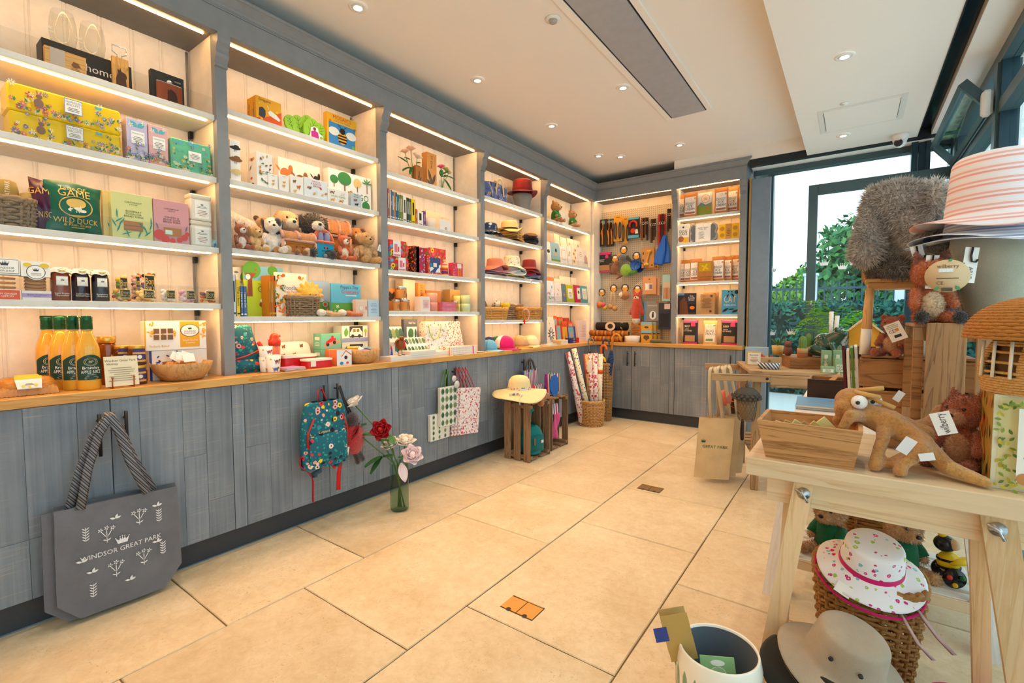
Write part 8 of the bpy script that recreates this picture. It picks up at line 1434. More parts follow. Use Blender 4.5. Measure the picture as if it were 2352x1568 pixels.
def umb(label,base,top,hc,fab,hk=.05,sgn=1,rb=.014,fl=0.): 
    b,t=V(base),V(top);o=root('umbrella',label, 'umbrella',b,0, 'umbrellas in the tall basket');d=(t-b);hkp=[d*.8,d]+[d+V((sgn*hk*(1-cos(a)),0,hk*sin(a))) for a in [pi*i/8 for i in range(1,9)]]+[d+V((sgn*2*hk,0,-.02))]
    MB().tube(hkp,rb,8).build('hook_handle',mc(hc,.4),o);MB().lathe([(.012,.0),(.03,d.length*.45),(.036,d.length*.74),(.012,d.length*.86)],9,M=d.to_track_quat('Z', 'Y').to_matrix().to_4x4(),sm=False).build('canopy',fab,o);return o
PLD=mstripe(['22365e', '2f4a7c', '16223c', '3a568a'],30, 'Z',.8,.6)
umb('tartan umbrella with a tall light wood hook handle',(.2,5.04,.03),(.30,5.02,.98), 'cf8626',PLD,.045);umb('umbrella with a bright orange hook handle',(.17,5.02,.03),(.165,5.0,.86), 'ee6a14',mc('d9601c',.6),.032);umb('umbrella with a yellow hook handle',(.19,4.99,.03),(.155,4.97,.72), 'f0bc12',mc('6aa02c',.6),.035);umb('umbrella with a dark chrome hook handle at the back',(.17,5.09,.03),(.14,5.1,.92), '4a4c54',mc('2a2c34',.6),.04,1,.011);umb('umbrella with a thin steel hook handle leaning out',(.16,5.0,.03),(.03,4.93,.94), '8a8c90',mc('34363c',.6),.035,1,.007)

# ================================================================ trestle table and its display
MAP=mwood('ecd2ac', 'd3b184',1.2, 'X',.5,wave=4,bump=.05);MAPZ=mwood('e6c79c', 'cba676',1.2, 'Z',.5,wave=4,bump=.05);WOODX=mwood('c48a52', '8a5830',2., 'X',.6,wave=6);WHT=mwood('eceae6', 'dcd9d4',1., 'X',.5,bump=.05);WHZ=mwood('eeecea', 'e0deda',1., 'Z',.5,bump=.05)
t1=root('trestle_table', 'pale maple trestle table with splayed legs and wing nuts', 'table',(0,0,0))
MB().bbox(2.27,3.15,1.65,2.28,.69,.75,.003).build('top',MAP,t1);MB().bbox(2.33,3.1,1.70,1.74,.60,.69,.002).build('apron',MAP,t1);MB().bbox(2.33,3.1,2.2,2.24,.60,.69,.002).build('apron',MAP,t1)
def leg(par,t,b,w,d,m):
    t,b=V(t),V(b);M=Matrix(((1,0,0,0),(0,1,0,0),(0,0,1,0),(0,0,0,1)));e=MB()
    e.add([(p.x+sx*w/2,p.y+sy*d/2,p.z) for p in (b,t) for sy in (-1,1) for sx in (-1,1)],[(0,2,3,1),(4,5,7,6),(0,1,5,4),(2,6,7,3),(0,4,6,2),(1,3,7,5)]);return e.build('leg',m,par)
leg(t1,(2.44,1.685,.69),(2.345,1.655,0),.055,.03,MAPZ);leg(t1,(2.885,1.685,.69),(2.985,1.655,0),.07,.03,MAPZ);leg(t1,(2.425,2.25,.69),(2.34,2.265,0),.05,.03,MAPZ);leg(t1,(2.93,2.25,.69),(3.02,2.265,0),.05,.03,MAPZ);leg(t1,(2.40,1.76,.69),(2.372,1.80,.0),.04,.03,MAPZ);leg(t1,(2.86,1.76,.69),(2.90,1.80,0),.04,.03,MAPZ)
for x in (2.44,2.885):MB().lathe([(0,0),(.019,0),(.019,-.003),(.009,-.004),(.009,-.014),(0,-.015)],18,M=Matrix.Translation((x,1.668,.655)) @ Euler((-pi/2,0,0)).to_matrix().to_4x4()).tube([(x-.022,1.656,.668),(x,1.656,.655),(x+.012,1.656,.63)],.004,6).build('wing_nut',STEEL,t1)
t2=root('white_table', 'white painted slatted trestle table behind the maple one', 'table',(0,0,0))
MB().bbox(2.325,3.12,2.29,3.72,.715,.75,.002).build('top',WHT,t2)
for y in (2.33,3.6):
    for xt,xb in ((2.37,2.29),(2.91,2.985)):leg(t2,(xt,y,.715),(xb,y-.12 if y<3 else y+.05,0),.06,.03,WHZ)
for k in range(5):MB().bbox(2.335,2.96,2.24+.085*k,2.30+.085*k,.165,.182,.002).build('slat',WHT,t2)
MB().bbox(2.33,2.96,2.225,2.235,.14,.182,.002).build('rail',MAP,t2)
# wooden planter with seed packets
o=root('wooden_planter', 'flared wooden planter box of seed packets on the table edge', 'planter',(2.447,1.685,.75));PW_=mwood('cf9a62', '8a5a30',2.4, 'X',.6,wave=8,bump=.3)
a,b,c,d=(-.121,.121,-.148,.142);hh=.127
for y0,y1,s in ((0,-.018, 'front_board'),(.19,.205, 'back_board')):MB().add([(a,y0,0),(b,y0,0),(d,y1,hh),(c,y1,hh),(a,y0+.012,0),(b,y0+.012,0),(d,y1+.012,hh),(c,y1+.012,hh)],[(0,1,2,3),(5,4,7,6),(3,2,6,7),(0,3,7,4),(1,5,6,2),(0,4,5,1)]).build(s,PW_,o)
for s,(x0,x1) in (('side_board',(a,c)),('side_board',(b-.012,d-.012))):MB().add([(x0,.012,0),(x0,.19,0),(x1,.205,hh),(x1,-.006,hh),(x0+.012,.012,0),(x0+.012,.19,0),(x1+.012,.205,hh),(x1+.012,-.006,hh)],[(0,1,2,3),(5,4,7,6),(3,2,6,7),(0,3,7,4),(1,5,6,2)]).build(s,PW_,o)
MB().box(a,b,.012,.19,.002,.01).build('base',PW_,o)
for k in range(6):tag(MB().bbox(-.03,.03,-.003,.003,-.09,0,.001).build('seed_packet',mc(('d9c07a', 'cfa862', 'e0cf94', 'b89a5a', 'd9b868', 'e6d48a')[k],.6),None,(2.375+.026*k,1.73+.012*(k % 3),.865+.012*(k==5)),(.2,.3+.1*k,.5)),('tan', 'brown', 'pale cream', 'olive', 'mustard', 'large yellow')[k]+' seed packet standing in the wooden planter', 'seed packet')
# grasshopper
H0=V((2.6,1.84,.75));GH=root('plush_grasshopper', 'long ginger plush grasshopper with huge white eyes climbing the planter', 'soft toy',H0);GHF=mfur('c98a3a', 'a5682a')
w_=lambda x,y,z:tuple(V((x,y,z))-H0)
blob('body',[('e',w_(2.555,1.86,.935),(.048,.045,.05),0),('e',w_(2.54,1.83,.915),(.032,.03,.035),0),('k',w_(2.575,1.85,.91),w_(2.655,1.82,.885),.036,.045,0),('k',w_(2.655,1.82,.885),w_(2.735,1.79,.84),.042,.032,0),('k',w_(2.735,1.79,.84),w_(2.79,1.75,.785),.028,.024,0),('k',w_(2.79,1.75,.785),w_(2.865,1.70,.768),.023,.016,1),
  ('k',w_(2.59,1.82,.90),w_(2.555,1.765,.905),.022,.02,0),('k',w_(2.555,1.765,.905),w_(2.535,1.745,.865),.018,.015,0),('k',w_(2.57,1.86,.88),w_(2.52,1.83,.875),.02,.017,0),('k',w_(2.645,1.80,.88),w_(2.64,1.755,.845),.024,.019,0),('k',w_(2.64,1.755,.845),w_(2.622,1.715,.785),.019,.016,0),('e',w_(2.622,1.71,.768),(.02,.018,.018),0),('k',w_(2.71,1.79,.85),w_(2.735,1.74,.83),.024,.022,0),('k',w_(2.735,1.74,.83),w_(2.685,1.70,.785),.022,.016,0),('e',w_(2.68,1.69,.768),(.02,.02,.018),0),('k',w_(2.69,1.74,.80),w_(2.655,1.73,.772),.017,.016,0),('k',w_(2.64,1.86,.91),w_(2.75,1.85,.86),.02,.024,0)],[GHF,mfur('dba85c', 'b98a44')],.008,GH)
for x,y,z in ((2.578,1.812,.945),(2.618,1.86,.945)):e=MB().ell(w_(x,y,z),.023,0,None,14,10).build('eye',mc('f2f0ec',.3),GH);MB().ell(w_(x-.004,y-.0215,z+.001),.0065,0,None,8,6).build('pupil',mc('2a2622',.4),e)
for q in (((2.575,1.85,.98),(2.64,1.83,.995)),((2.565,1.84,.975),(2.63,1.80,.968)),((2.6,1.85,.96),(2.67,1.82,.935))):MB().tube([w_(*q[0]),w_(*q[1])],.007,8).build('antenna',mfab('d9aa62'),GH)
tagcard(GH,w_(2.705,1.705,.865),.03,.05,(0,.5,0), 'e6e8ec');tagcard(GH,w_(2.735,1.695,.83),.035,.022,(0,-.3,0), 'eceef2')
# squirrels
s1=sitter('rust red squirrel plush with a white paper tag on the table', 'soft toy',(2.845,1.90,.75),rad(-38),.26,mfur('b0521a', '8a3a10'),mfur('d99a66', 'b87a48'),mfur('c98a5c', 'a86a3c'), 'tuft',None,name='plush_squirrel',tail='bushy',furn=7000,furl=.035,legs=.7);tagcard(s1,(.05,-.2,.2),.045,.065,(0,-.35,.6), 'f0ebe4', 'wilberry', '3a2024');tagcard(s1,(-.09,-.14,.235),.02,.035,(0,.5,.3), 'e6eaf0')
o=root('plush_toy', 'tan plush toy lying behind the rust squirrel', 'soft toy',(2.73,2.08,.75));blob('body',[('k',(-.05,0,.04),(.06,0,.09),.04,.035,0),('k',(.06,0,.09),(.08,.02,.15),.03,.02,0)],[mfur('b5793a')],.01,o)
# game box
gb=carton('tall garden game box with a painted leaf border', 'board game',(2.975,1.725,.75),.20,.15,.262, 'e9e6c8',[('r',.06,.94,.03,.97,0)]+[('f',random.Random(i).choice((random.Random(i).uniform(.05,.2),random.Random(i).uniform(.78,.9))),random.Random(i+3).uniform(.04,.92),.06,.03,i,1+i % 3) for i in range(70)]+[('f',random.Random(i).uniform(.05,.9),random.Random(i+3).choice((.04,.1,.9)),.06,.03,i,1+i % 3) for i in range(40)]+[('r',.22,.76,.12,.88,4),('t', 'Garden Game',.2,.42,.5,5,1.0,pi/2),('l',.56,.62,.2,.8,1,5),('d',.78,.84,.1,6),('d',.3,.16,.06,7)],['eee8b0', '8fa83a', 'c9b83a', '6a8a3a', 'f4f4ea', '5a7aa8', '3f6fb0', 'c98a4a'],rz=0,name='board_game',side=[('r',0,1,0,1,0)]+[('f',random.Random(i).uniform(0,.9),random.Random(i+8).uniform(.0,.9),.16,.05,1.2+.3*(i % 3),(1,2,3,7)[i % 4]) for i in range(30)],spal=['b8903a', '8a9a3a', 'd9742a', '6a5a28', 'f4f4ea', '5a7aa8', '3f6fb0', 'c0502a'])
# wicker toadstool house
WS=mwood('d9ac6c', 'a87636',6, 'X',.55,bump=.3);WCAP=mwood('c08440', '8a5622',6, 'X',.55,bump=.3)
o=root('wicker_toadstool', 'wicker toadstool house with a brown domed cap and a window', 'ornament',(3.0,1.80,1.013));mb=MB()
for k in range(24):
    z=.004+.165*k/24;t=k/23;r=.155-.03*abs(t-.45)**1.4*2-.025*t;pts=[]
    for i in range(64):
        a=2*pi*i/64;q=1+(.012 if (i+k) % 2 else -.012);win=6<k<19 and 3.35<a<3.95;q=q*(.97 if win else 1)
        if win and k % 4:q=.0
        pts.append((r*q*cos(a),r*q*sin(a),z))
    seg=[]
    for p in pts+[pts[0]]:
        if p[0]==0 and p[1]==0:
            if len(seg)>1:mb.tube(seg,.0042,5)
            seg=[]
        else:seg.append(p)
    if len(seg)>1:mb.tube(seg,.0042,5)
f=mb.build('woven_stalk',WS,o);f['kind'] = 'stuff'
MB().lathe([(.10,.002),(.118,.08),(.1,.165)],20).build('inner_lining',mc('7a5a38',.9),o);[MB().tube([(.15*cos(a),.15*sin(a),.045),(.146*cos(a),.146*sin(a),.145)],.004,6).build('window_bar',mc('f0e6d2',.6),o) for a in (3.35,3.65,3.95)]
mb=MB()
for k in range(20):
    t=k/19;r=.175*cos(t*pi/2)**.8+.004;z=.155+.11*sin(t*pi/2);mb.tube([(r*(1+(.01 if (i+k) % 2 else -.01))*cos(2*pi*i/64),r*(1+(.01 if (i+k) % 2 else -.01))*sin(2*pi*i/64),z) for i in range(64)],.0055,5,closed=True)
f=mb.build('woven_cap',WCAP,o);f['kind'] = 'stuff';MB().lathe([(.165,.15),(.15,.20),(.08,.25),(0,.262)],24).build('cap_lining',mc('6a4420',.9),o)
# crates behind
CD=mwood('a87444', '6a4424',2., 'X',.6,wave=6,bump=.2);CDZ=mwood('b08a62', '7a5a3c',2., 'Z',.6,wave=7,bump=.2)
o=root('wooden_crate', 'dark slatted crate carrying the little chair', 'crate',(2.79,2.74,.75))
for z0 in (.012,.155):[MB().bbox(-.205,.205,y,y+.012,z0,z0+.128,.002).build('slat',CD,o) for y in (-.135,.123)];[MB().bbox(x,x+.012,-.12,.12,z0,z0+.128,.002).build('slat',CD,o) for x in (-.205,.193)]
for x in (-.19,.165):[MB().bbox(x,x+.025,y,y+.025,0,.287,.002).build('corner_post',CD,o) for y in (-.122,.097)]
for k in range(3):MB().bbox(-.2+.135*k,-.075+.135*k,-.13,.13,.287,.297,.002).build('top_board',CD,o)
o=root('wooden_crate', 'weathered crate standing on end under the fox and the hat bust', 'crate',(2.93,2.42,.75))
for x in (-.155,-.02,.11):MB().bbox(x,x+.11,-.215,-.2,0,.452,.002).build('slat',CDZ,o)
for z in (.03,.385):[MB().bbox(-.19,.2,y,y+.03,z,z+.05,.002).build('batten',CDZ,o) for y in (-.2,.16)]
for k in range(3):MB().bbox(-.19,.2,-.2+.13*k,-.08+.13*k,.437,.449,.002).build('top_board',CDZ,o)
for y in (-.2,.16):MB().bbox(-.19,-.16,y,y+.03,.08,.385,.002).build('post',CD,o)
# little chair and the grey rabbit
o=root('dolls_chair', 'small wooden chair with white dipped legs on the dark crate', 'chair',(2.70,2.74,1.048));CH=mwood('d3a26a', 'a8763e',2, 'Z',.5)
MB().bbox(-.105,.12,-.10,.1,.335,.352,.003).build('seat',mwood('d0a068', 'a8763e',2, 'X',.5),o);MB().bbox(-.095,.11,-.09,.09,.305,.335,.002).build('seat_frame',mwood('c08f58', '946430',2, 'X',.5),o)
for x in (-.085,.10):
    for y in (-.08,.08):l_=MB().tube([(x-.012*(1 if x<0 else -1),y,0),(x,y,.31)],[.021,.016],12).build('leg',CH,o);MB().tube([(x-.0125*(1 if x<0 else -1),y,0),(x-.0075*(1 if x<0 else -1),y,.12)],[.0216,.0196],12).build('white_tip',mc('ece6dc',.4),l_)
for x in (-.085,.095):MB().bbox(x-.013,x+.013,.07,.085,.352,.60,.002,M=None).build('back_post',CH,o,(-.02,0,0))
MB().tube([(-.12,-.02,.50),(-.095,.03,.34)],.014,8).build('arm_rest',CH,o);MB().bbox(-.12,.1,.07,.085,.52,.57,.002).build('back_rail',CH,o)
RBT=root('plush_rabbit', 'large shaggy grey plush rabbit slumped on the little chair', 'soft toy',(2.72,2.72,1.402));RG=mfur('c4bcb6', '9a918b',60);RW=mfur('f0ece6')
rb=blob('body',[('e',(.04,.01,.13),(.13,.11,.15),0),('e',(-.02,-.05,.33),(.115,.105,.10),0),('k',(-.09,-.06,.37),(-.125,-.09,.12),.05,.062,0),('k',(-.02,-.09,.28),(.13,-.14,.06),.062,.058,0),('k',(.1,-.02,.2),(.2,-.1,.07),.06,.055,0),('e',(.10,-.06,.34),(.05,.055,.075),1),('k',(.05,.03,.38),(.09,.06,.30),.05,.05,0),('e',(.0,-.02,.04),(.12,.1,.05),2)],[RG,RW,mfur('7a706a', '5a504a',60)],.013,RBT)
fur(rb,16000,.03,.0035,5)
# foxes
fx=sitter('orange fox plush with a round kraft tag on the tall crate', 'soft toy',(2.79,2.30,1.2),rad(12),.27,mfur('c9661e', 'a54a12'),mfur('f0d8b4', 'd9b88a'),mfur('d98a44', 'b8682c'), 'point',mfur('8a3a14'),feet=mfur('1a1614'),name='plush_fox',tail='bushy',furn=7000,furl=.035,headk=1.1)
M=Matrix.Translation((-.02,-.2,.165)) @ Euler((pi/2,0,0)).to_matrix().to_4x4();k_=MB().lathe([(0,-.001),(.062,-.001),(.062,.001),(0,.001)],28,M=M,sy=.9).build('kraft_tag',mc('d9b88c',.6),fx);MB().text('wilberry',.013,-.02,.198,-.2025,0).rect(-.045,-.005,.178,.19,-.2025,1).rect(-.05,.01,.155,.158,-.2025,0).text('CE',.012,-.04,.14,-.2025,0).rect(-.035,-.005,.112,.124,-.2025,0).leaf(-.055,.115,.02,.012,.8,-.2025,2).leaf(.015,.115,.02,.012,2.2,-.2025,2).leaf(-.02,.215,.015,.01,.5,-.2025,2).build('tag_print',pals(['5a4a34', 'e9eef0', '4f9a5a']),k_)
sitter('second rust fox plush sitting on the dark crate', 'soft toy',(2.70,2.66,1.048),rad(-20),.2,mfur('b5521a', '8a3a10'),mfur('d9a06c', 'b87a48'),mfur('c07a44', 'a06030'), 'round',None,name='plush_fox',tail='bushy',furn=5000,furl=.035)
f2=COL.objects[-1];tg=tag(MB().box(-.03,.03,-.0006,.0006,-.04,.04).build('paper_tag',mc('ece6e0',.6),None,(2.705,2.535,1.16),(0,-.45,-.3)), 'white paper tag hanging on the rust fox on the dark crate', 'tag');MB().text('CE',.014,-.012,.004,-.0012,0).rect(.0,.014,.0,.012,-.0012,1).rect(-.012,.014,-.026,-.014,-.0012,0).lines(-.025,.02,.015,.035,3,-.0012,2).build('print',pals(['2a2a2a', 'e08a2c', '9a948c']),tg)
# hat bust and striped sun hats
o=root('hat_bust', 'sage green fabric hat bust on the tall crate', 'display head',(2.985,2.43,1.2));MB().lathe([(.085,0),(.09,.04),(.115,.14),(.135,.25),(.13,.33),(.09,.4),(0,.43)],30).build('head',mfab('a9a896',500),o);MB().tube([(-.087,-.035,.01),(-.092,-.045,.06),(-.113,-.055,.14),(-.13,-.06,.24)],.0016,4).build('seam',mc('6a6a5a',.8),o)
STH=mstripe(['e9e2e4', 'e6dfe4', 'e8a49c', 'e9e2e4', 'e8b0a8', 'e6e0e4'],22, 'Z',.8);STB=mstripe(['e6e8ee', 'b8c4dc', 'e9ebf0', '8fa4c8', 'e2e6ee', 'c4cee0'],26, 'Z',.8)
for k,(z,m,lb) in enumerate(((1.455,STB, 'blue and white striped sun hat lowest on the bust'),(1.475,STB, 'blue and white striped sun hat in the middle of the bust stack'),(1.50,STH, 'pink striped floppy sun hat on top of the bust'))):bhat(lb,(2.985,2.43,z),.15,.30 if k==2 else .17,.115-.006*k,m,rad(30), 'striped sun hats',.35,.022, 'sun_hat',seedp=k*.5+1.2)
for k,(p,r_) in enumerate((((2.745,2.33,1.50),-.25),((2.79,2.27,1.455),.05),((2.89,2.22,1.47),.1))):
    t_=root('swing_ticket', 'white hat ticket with a black plastic hook on the striped hats', 'tag',p,(0,r_,.3), 'hat tickets');MB().box(-.02,.02,0,.001,-.055,0).build('card',mc('f0eee8',.6),t_);MB().box(-.014,.022,.0012,.002,-.125,-.05).build('lower_card',mc('f2f0ec',.6),t_);MB().text('FAIL',.011,.0,-.09,-.0004,0,rot=pi/2).text('ABLE',.014,.004,-.09,.0004,0,.05,rot=-pi/2).build('print',mc('5a5a5a',.6),t_);MB().tube([(0,-.003,.0),(-.002,-.004,-.03),(.002,-.004,-.05),(.014,-.004,-.052),(.018,-.004,-.042)],.0045,6,flat=.5).build('hook',BLACK,t_)
# on the white table
for k in range(2):flatbook(('glossy blue landscape calendar lying on the white table', 'glossy calendar under the blue landscape one')[1-k],(2.43,2.72-.01*k,.75+.013*k),.205,.3,.012,('5a86b0', '6fa0c8')[k],rad(3),name='calendar',cat='calendar')
o=root('wooden_tray_box', 'dark stained open box of paper bags on the white table', 'box',(2.446,3.05,.75));DKW=mwood('4a3224', '2c1c12',2, 'X',.5)
MB().bbox(-.092,.092,0,.012,.012,.122,.001).build('front_board',DKW,o);MB().bbox(-.092,.092,.19,.202,.012,.122,.001).build('back_board',CD,o);[MB().bbox(x,x+.012,.012,.19,.012,.122,.001).build('side_board',CD,o) for x in (-.092,.08)];MB().box(-.092,.092,0,.2,.0,.012).build('base',CD,o)
tag(MB().grid(lambda u,v:(2.40+.1*u,3.1+.12*v,.83+.07*u*u+.01*sin(6*u+4*v)),10,8).build('paper_bag',mc('c99a6a',.4),None,solid=.004), 'cellophane wrapped brown paper bag in the dark box', 'bag')
for k,(c,h,lb) in enumerate((('5a1018',.335, 'dark red board'),('e9e4da',.31, 'white book'),('5f8a3a',.325, 'green garden book'),('dcdcd8',.33, 'pale grey book'),('1a2230',.3, 'navy book'))):tag(MB().bbox(-.006,.006,-.12,.12,0,h,.001).build('book',mc(c,.4),None,(2.542+.0165*k,2.83,.75),(0,rad(-4),0)),lb+' standing on edge beside the dark crate', 'book')
# ================================================================ rustic bench with garden gifts
BW=mwood('b9966e', '7a5c3e',1.6, 'X',.7,wave=5,bump=.25);BWZ=mwood('b08c66', '7a5c3e',1.6, 'Z',.7,wave=5,bump=.25);BA=rad(17);B0=V((2.0,3.55,0))
be=root('potting_bench', 'rustic reclaimed wood potting bench with projecting handles', 'bench',B0,BA)
for k in range(5):MB().bbox(-.02,.95,-.02+.152*k,.128+.152*k,.825,.85,.003).build('top_board',BW,be)
for y,x0 in ((-.03,-.27),(.72,-.27)):MB().bbox(x0,.1,y-.012,y+.012,.775,.825,.003).build('handle',BW,be);MB().bbox(.1,.93,y-.002,y+.022,.74,.822,.003).build('apron',BW,be);MB().lathe([(0,-.003),(.009,-.003),(.009,0)],12,M=Matrix.Translation((.08,y-.013,.8)) @ Euler((-pi/2,0,0)).to_matrix().to_4x4()).build('bolt',BLACK,be)
for x in (0,.86):
    for y in (0,.66):MB().bbox(x,x+.05,y,y+.04,0,.825,.003).build('leg',BWZ,be)
for k in range(6):MB().bbox(.0,.9,.03+.11*k,.1+.11*k,.25,.27,.002).build('lower_slat',BW,be)
bl=lambda x,y,z=.851:tuple(B0+V((x*cos(BA)-y*sin(BA),x*sin(BA)+y*cos(BA),z)))
CT=mfab('d9bc90',700)
def ctote(label,x,k,dx): 
    pts=[(-.12,.40),(.12,.44),(.13,.06),(.1,.0),(-.1,-.0),(-.12,.02)];o=root('tote_bag',label, 'tote bag',(1.765+dx,3.56+.1*k,.03),rad(20+8*k), 'cream tote bags')
    MB().grid(lambda u,v:((u-.5)*.24+.03*(1-v)*-1,.01*sin(pi*u)*-1+.004*sin(8*v+k),.455*v+.02*u*0),14,14).grid(lambda u,v:((u-.5)*.24+.03*(1-v)*-1,.012+.01*sin(pi*u),.455*v),8,8).build('bag',CT,o);[MB().tube([(s*.04,.0,.45),(s*.035-.02,-.01,.62),(s*.02-.035,.0,.80),(s*.01-.03,.03,.825),(s*.02-.02,.055,.76)],.015,6,flat=.15).build('strap',CT,o) for s in (-1,1)];return o
o=ctote('cream cotton tote bag with green lettering hanging on the bench handle',0,0,0);MB().text('GREAT PARK',.022,-.01,.24,-.014,0,.2).crown(-.09,.27,.035,-.014,0).build('print',mc('2f5a3c',.6),o);ctote('second cream tote bag behind the lettered one',0,1,.03);ctote('third cream tote bag nearest the bench leg',0,2,.06)
ac=root('acorn_feeder', 'acorn shaped wire mesh bird feeder hanging from the bench handle', 'bird feeder',bl(-.045,-.05,.0));AC_=mc('4a4038',.6,.3)
MB().lathe([(.062,.665),(.06,.6),(.045,.545),(.02,.51),(.0,.50)],22).build('seed_core',mc('8a745a',.8),ac);mb=MB()
for s in (-1,1):
    for i in range(18):mb.tube([((.064*cos(t*.55)**.9)*cos(2*pi*i/18+s*t*1.1),(.064*cos(t*.55)**.9)*sin(2*pi*i/18+s*t*1.1),.665-.16*sin(t)) for t in [pi/2*k/9 for k in range(10)]],.0012,4)
f=mb.build('wire_mesh',mc('7a6a58',.4,.7),ac);f['kind'] = 'stuff';mb=MB().lathe([(.076,.655),(.082,.672),(.075,.705),(.045,.73),(0,.738)],22)
for k in range(5):
    for i in range(16):a=2*pi*(i+.5*(k % 2))/16;r=.08*cos(k/5.2*pi/2)+.003;mb.ell((r*cos(a),r*sin(a),.664+.015*k),(.014,.014,.011),0,None,6,4)
mb.build('scaled_cap',mc('4f4a44',.8),ac);MB().tube([(0,0,.735),(0,0,.775),(.0,.03,.795)],.003,5).tube([(.012*cos(a),0,.748+.012*sin(a)) for a in [2*pi*i/10 for i in range(10)]],.0022,5,closed=True).build('hanger',mc('6a5038',.4,.6),ac);spray(ac,[((0,0,.75),(.035,-.01,.80),.018)],mc('8a8a5a',.6))
o=root('hanging_mug', 'coral spotted ceramic bell hanging from the bench', 'ornament',bl(-.16,.2,.56));MB().lathe([(.03,0),(.045,.02),(.05,.06),(.04,.1),(.0,.12)],20).build('body',mflor('dc7a64',['b8604e', 'a89a98'],60,.22),o);MB().tube([(0,0,.12),(0,-.02,.2),(0,-.05,.24)],.003,5).build('cord',mc('c4621c',.6),o)
o=root('garden_tool_pouch', 'dark leather tool pouch with orange cord under the bench handle', 'pouch',bl(-.06,.3,.28));MB().bbox(-.05,.05,-.02,.02,0,.36,.01).build('pouch',mc('4a2c22',.6),o);MB().tube([(-.04,-.024,.3),(.05,-.024,.28),(-.045,-.024,.26),(.06,-.024,.22)],.004,5).tube([(0,0,.36),(0,0,.5)],.004,5).build('cord',mc('dc6a14',.6),o)
o=root('garden_trug', 'dark metal trug of garden tools on the bench lower shelf', 'trug',bl(.25,.1,.27));MB().lathe([(.09,0),(.12,.08),(.115,.08),(.085,.006)],20).build('tub',mc('3a3a3c',.5),o);[MB().tube([(-.05+.04*k,0,.05),(-.16+.05*k,-.03,.12)],.012,8).build('tool_handle',mc(('e6e4dc', 'd9742a', 'b8c43a')[k],.5),o) for k in range(3)]
q=(1.945,0.164,0.134);carton('pale blue bumblebee card box standing on the bench', 'card box',(q[0],4.05,.851),q[1],.03,q[2], 'a9c4d8',[('d',.7,.5,.1,0),('f',.1,.6,.3,.1,.4,1),('f',.8,.2,.3,.1,2,1)],['d9404a', '5a8a6a'],rz=rad(10));q=(1.941,0.097,0.102);carton('cream bumble print card framed in yellow', 'card',(q[0],3.95,.851),q[1],.015,q[2], 'e6b43a',[('r',.06,.97,.04,.94,0),('t', 'Bumble',.14,.5,.76,1,.7),('l',.2,.8,.2,.6,4,2)],['efeadc', '3a3430', 'a8606a'],rz=rad(10))
q=(2.071,0.154,0.027);o=root('patterned_basket', 'blue and white zigzag bowl of seed bomb packs on the bench', 'basket',(q[0],3.74,.851),BA);MB().lathe([(q[1]*.42,0),(q[1]*.5,.045),(q[1]*.46,.045),(q[1]*.4,.004)],26).build('bowl',mstripe(['e9e6de', '3f5f8a'],60, 'X',.7,.7),o)
carton('kraft wrapped pack in the zigzag bowl', 'pack',(q[0]+.02,3.70,.87),.13,.03,.065, 'b8946a',[('d',.4,.6,.15,0),('l',.25,.6,.2,.35,1,0)],['8a6a44'],rz=BA);[MB().tube([(0,0,0),(0,.01,.07)],.008,8).build('crayon',mc(c,.4),COL.objects[o.name],(-.03+.025*k,.03,.02)) for k,c in enumerate(('c4201c', 'd9902c', 'b81c1c'))]
def cactus(label,p,r,h,rz=0):o=root('potted_cactus',label, 'potted cactus',p,rz);MB().lathe([(r*1.05,0),(r*1.15,h*.3),(r*1.2,h*.42),(r*1.1,h*.42),(0,h*.4)],18).build('pot',mc('c99a6a',.7),o);MB().lathe([(r*1.1,h*.02),(r*1.17,h*.22)],18,cap=False).build('pot_band',mc('a8683a',.7),o);MB().grid(lambda u,v:((r*(.78+.1*cos(10*2*pi*u))*sin(pi*(.12+.44*(1-v)*2 if v>.5 else .56)) if False else r*(.78+.1*cos(20*pi*u))*(1-max(0,v-.55)**2*4.6)**.5)*cos(2*pi*u),(r*(.78+.1*cos(20*pi*u))*(1-max(0,v-.55)**2*4.6)**.5)*sin(2*pi*u),h*(.4+.6*v)),60,12,cu=True).build('cactus',mc('6a8a3c',.6),o);return o
cactus('small ribbed cactus in a banded pot beside the frog',bl(.36,.28,.93),.03,.155);cactus('second ribbed cactus half hidden behind the first',bl(.42,.38,.93),.026,.17)
o=root('potted_succulent', 'spiky succulent in a yellow pot on the bench', 'potted plant',bl(.24,.5,.93));MB().lathe([(.035,0),(.042,.07),(.038,.07),(0,.06)],16).build('pot',mc('d9b060',.6),o);spray(o,[((0,0,.065),(.05*cos(a),.05*sin(a),.13),.016) for a in [2*pi*i/9 for i in range(9)]],mc('3f7a44',.6))
o=root('clay_figure', 'brown clay mouse figure behind the cactus', 'ornament',bl(.29,.4,.93));blob('figure',[('e',(0,0,.035),(.03,.03,.04),0),('e',(0,-.005,.085),(.024,.024,.024),0),('e',(-.018,0,.11),.009,0),('e',(.018,0,.11),.009,0)],[mc('7a4a34',.6)],.005,o)
o=root('wooden_display_box', 'low slatted wooden box carrying the green frog', 'crate',bl(.27,.22,.851),BA);[MB().bbox(0,.5,y,y+.012,.0,.076,.002).build('slat',CD,o) for y in (0,.36)];[MB().bbox(x,x+.012,.012,.36,0,.076,.002).build('slat',CD,o) for x in (0,.488)];[MB().bbox(.0,.5,.005+.122*k,.12+.122*k,.077,.079,.001).build('top_slat',CD,o) for k in range(3)]
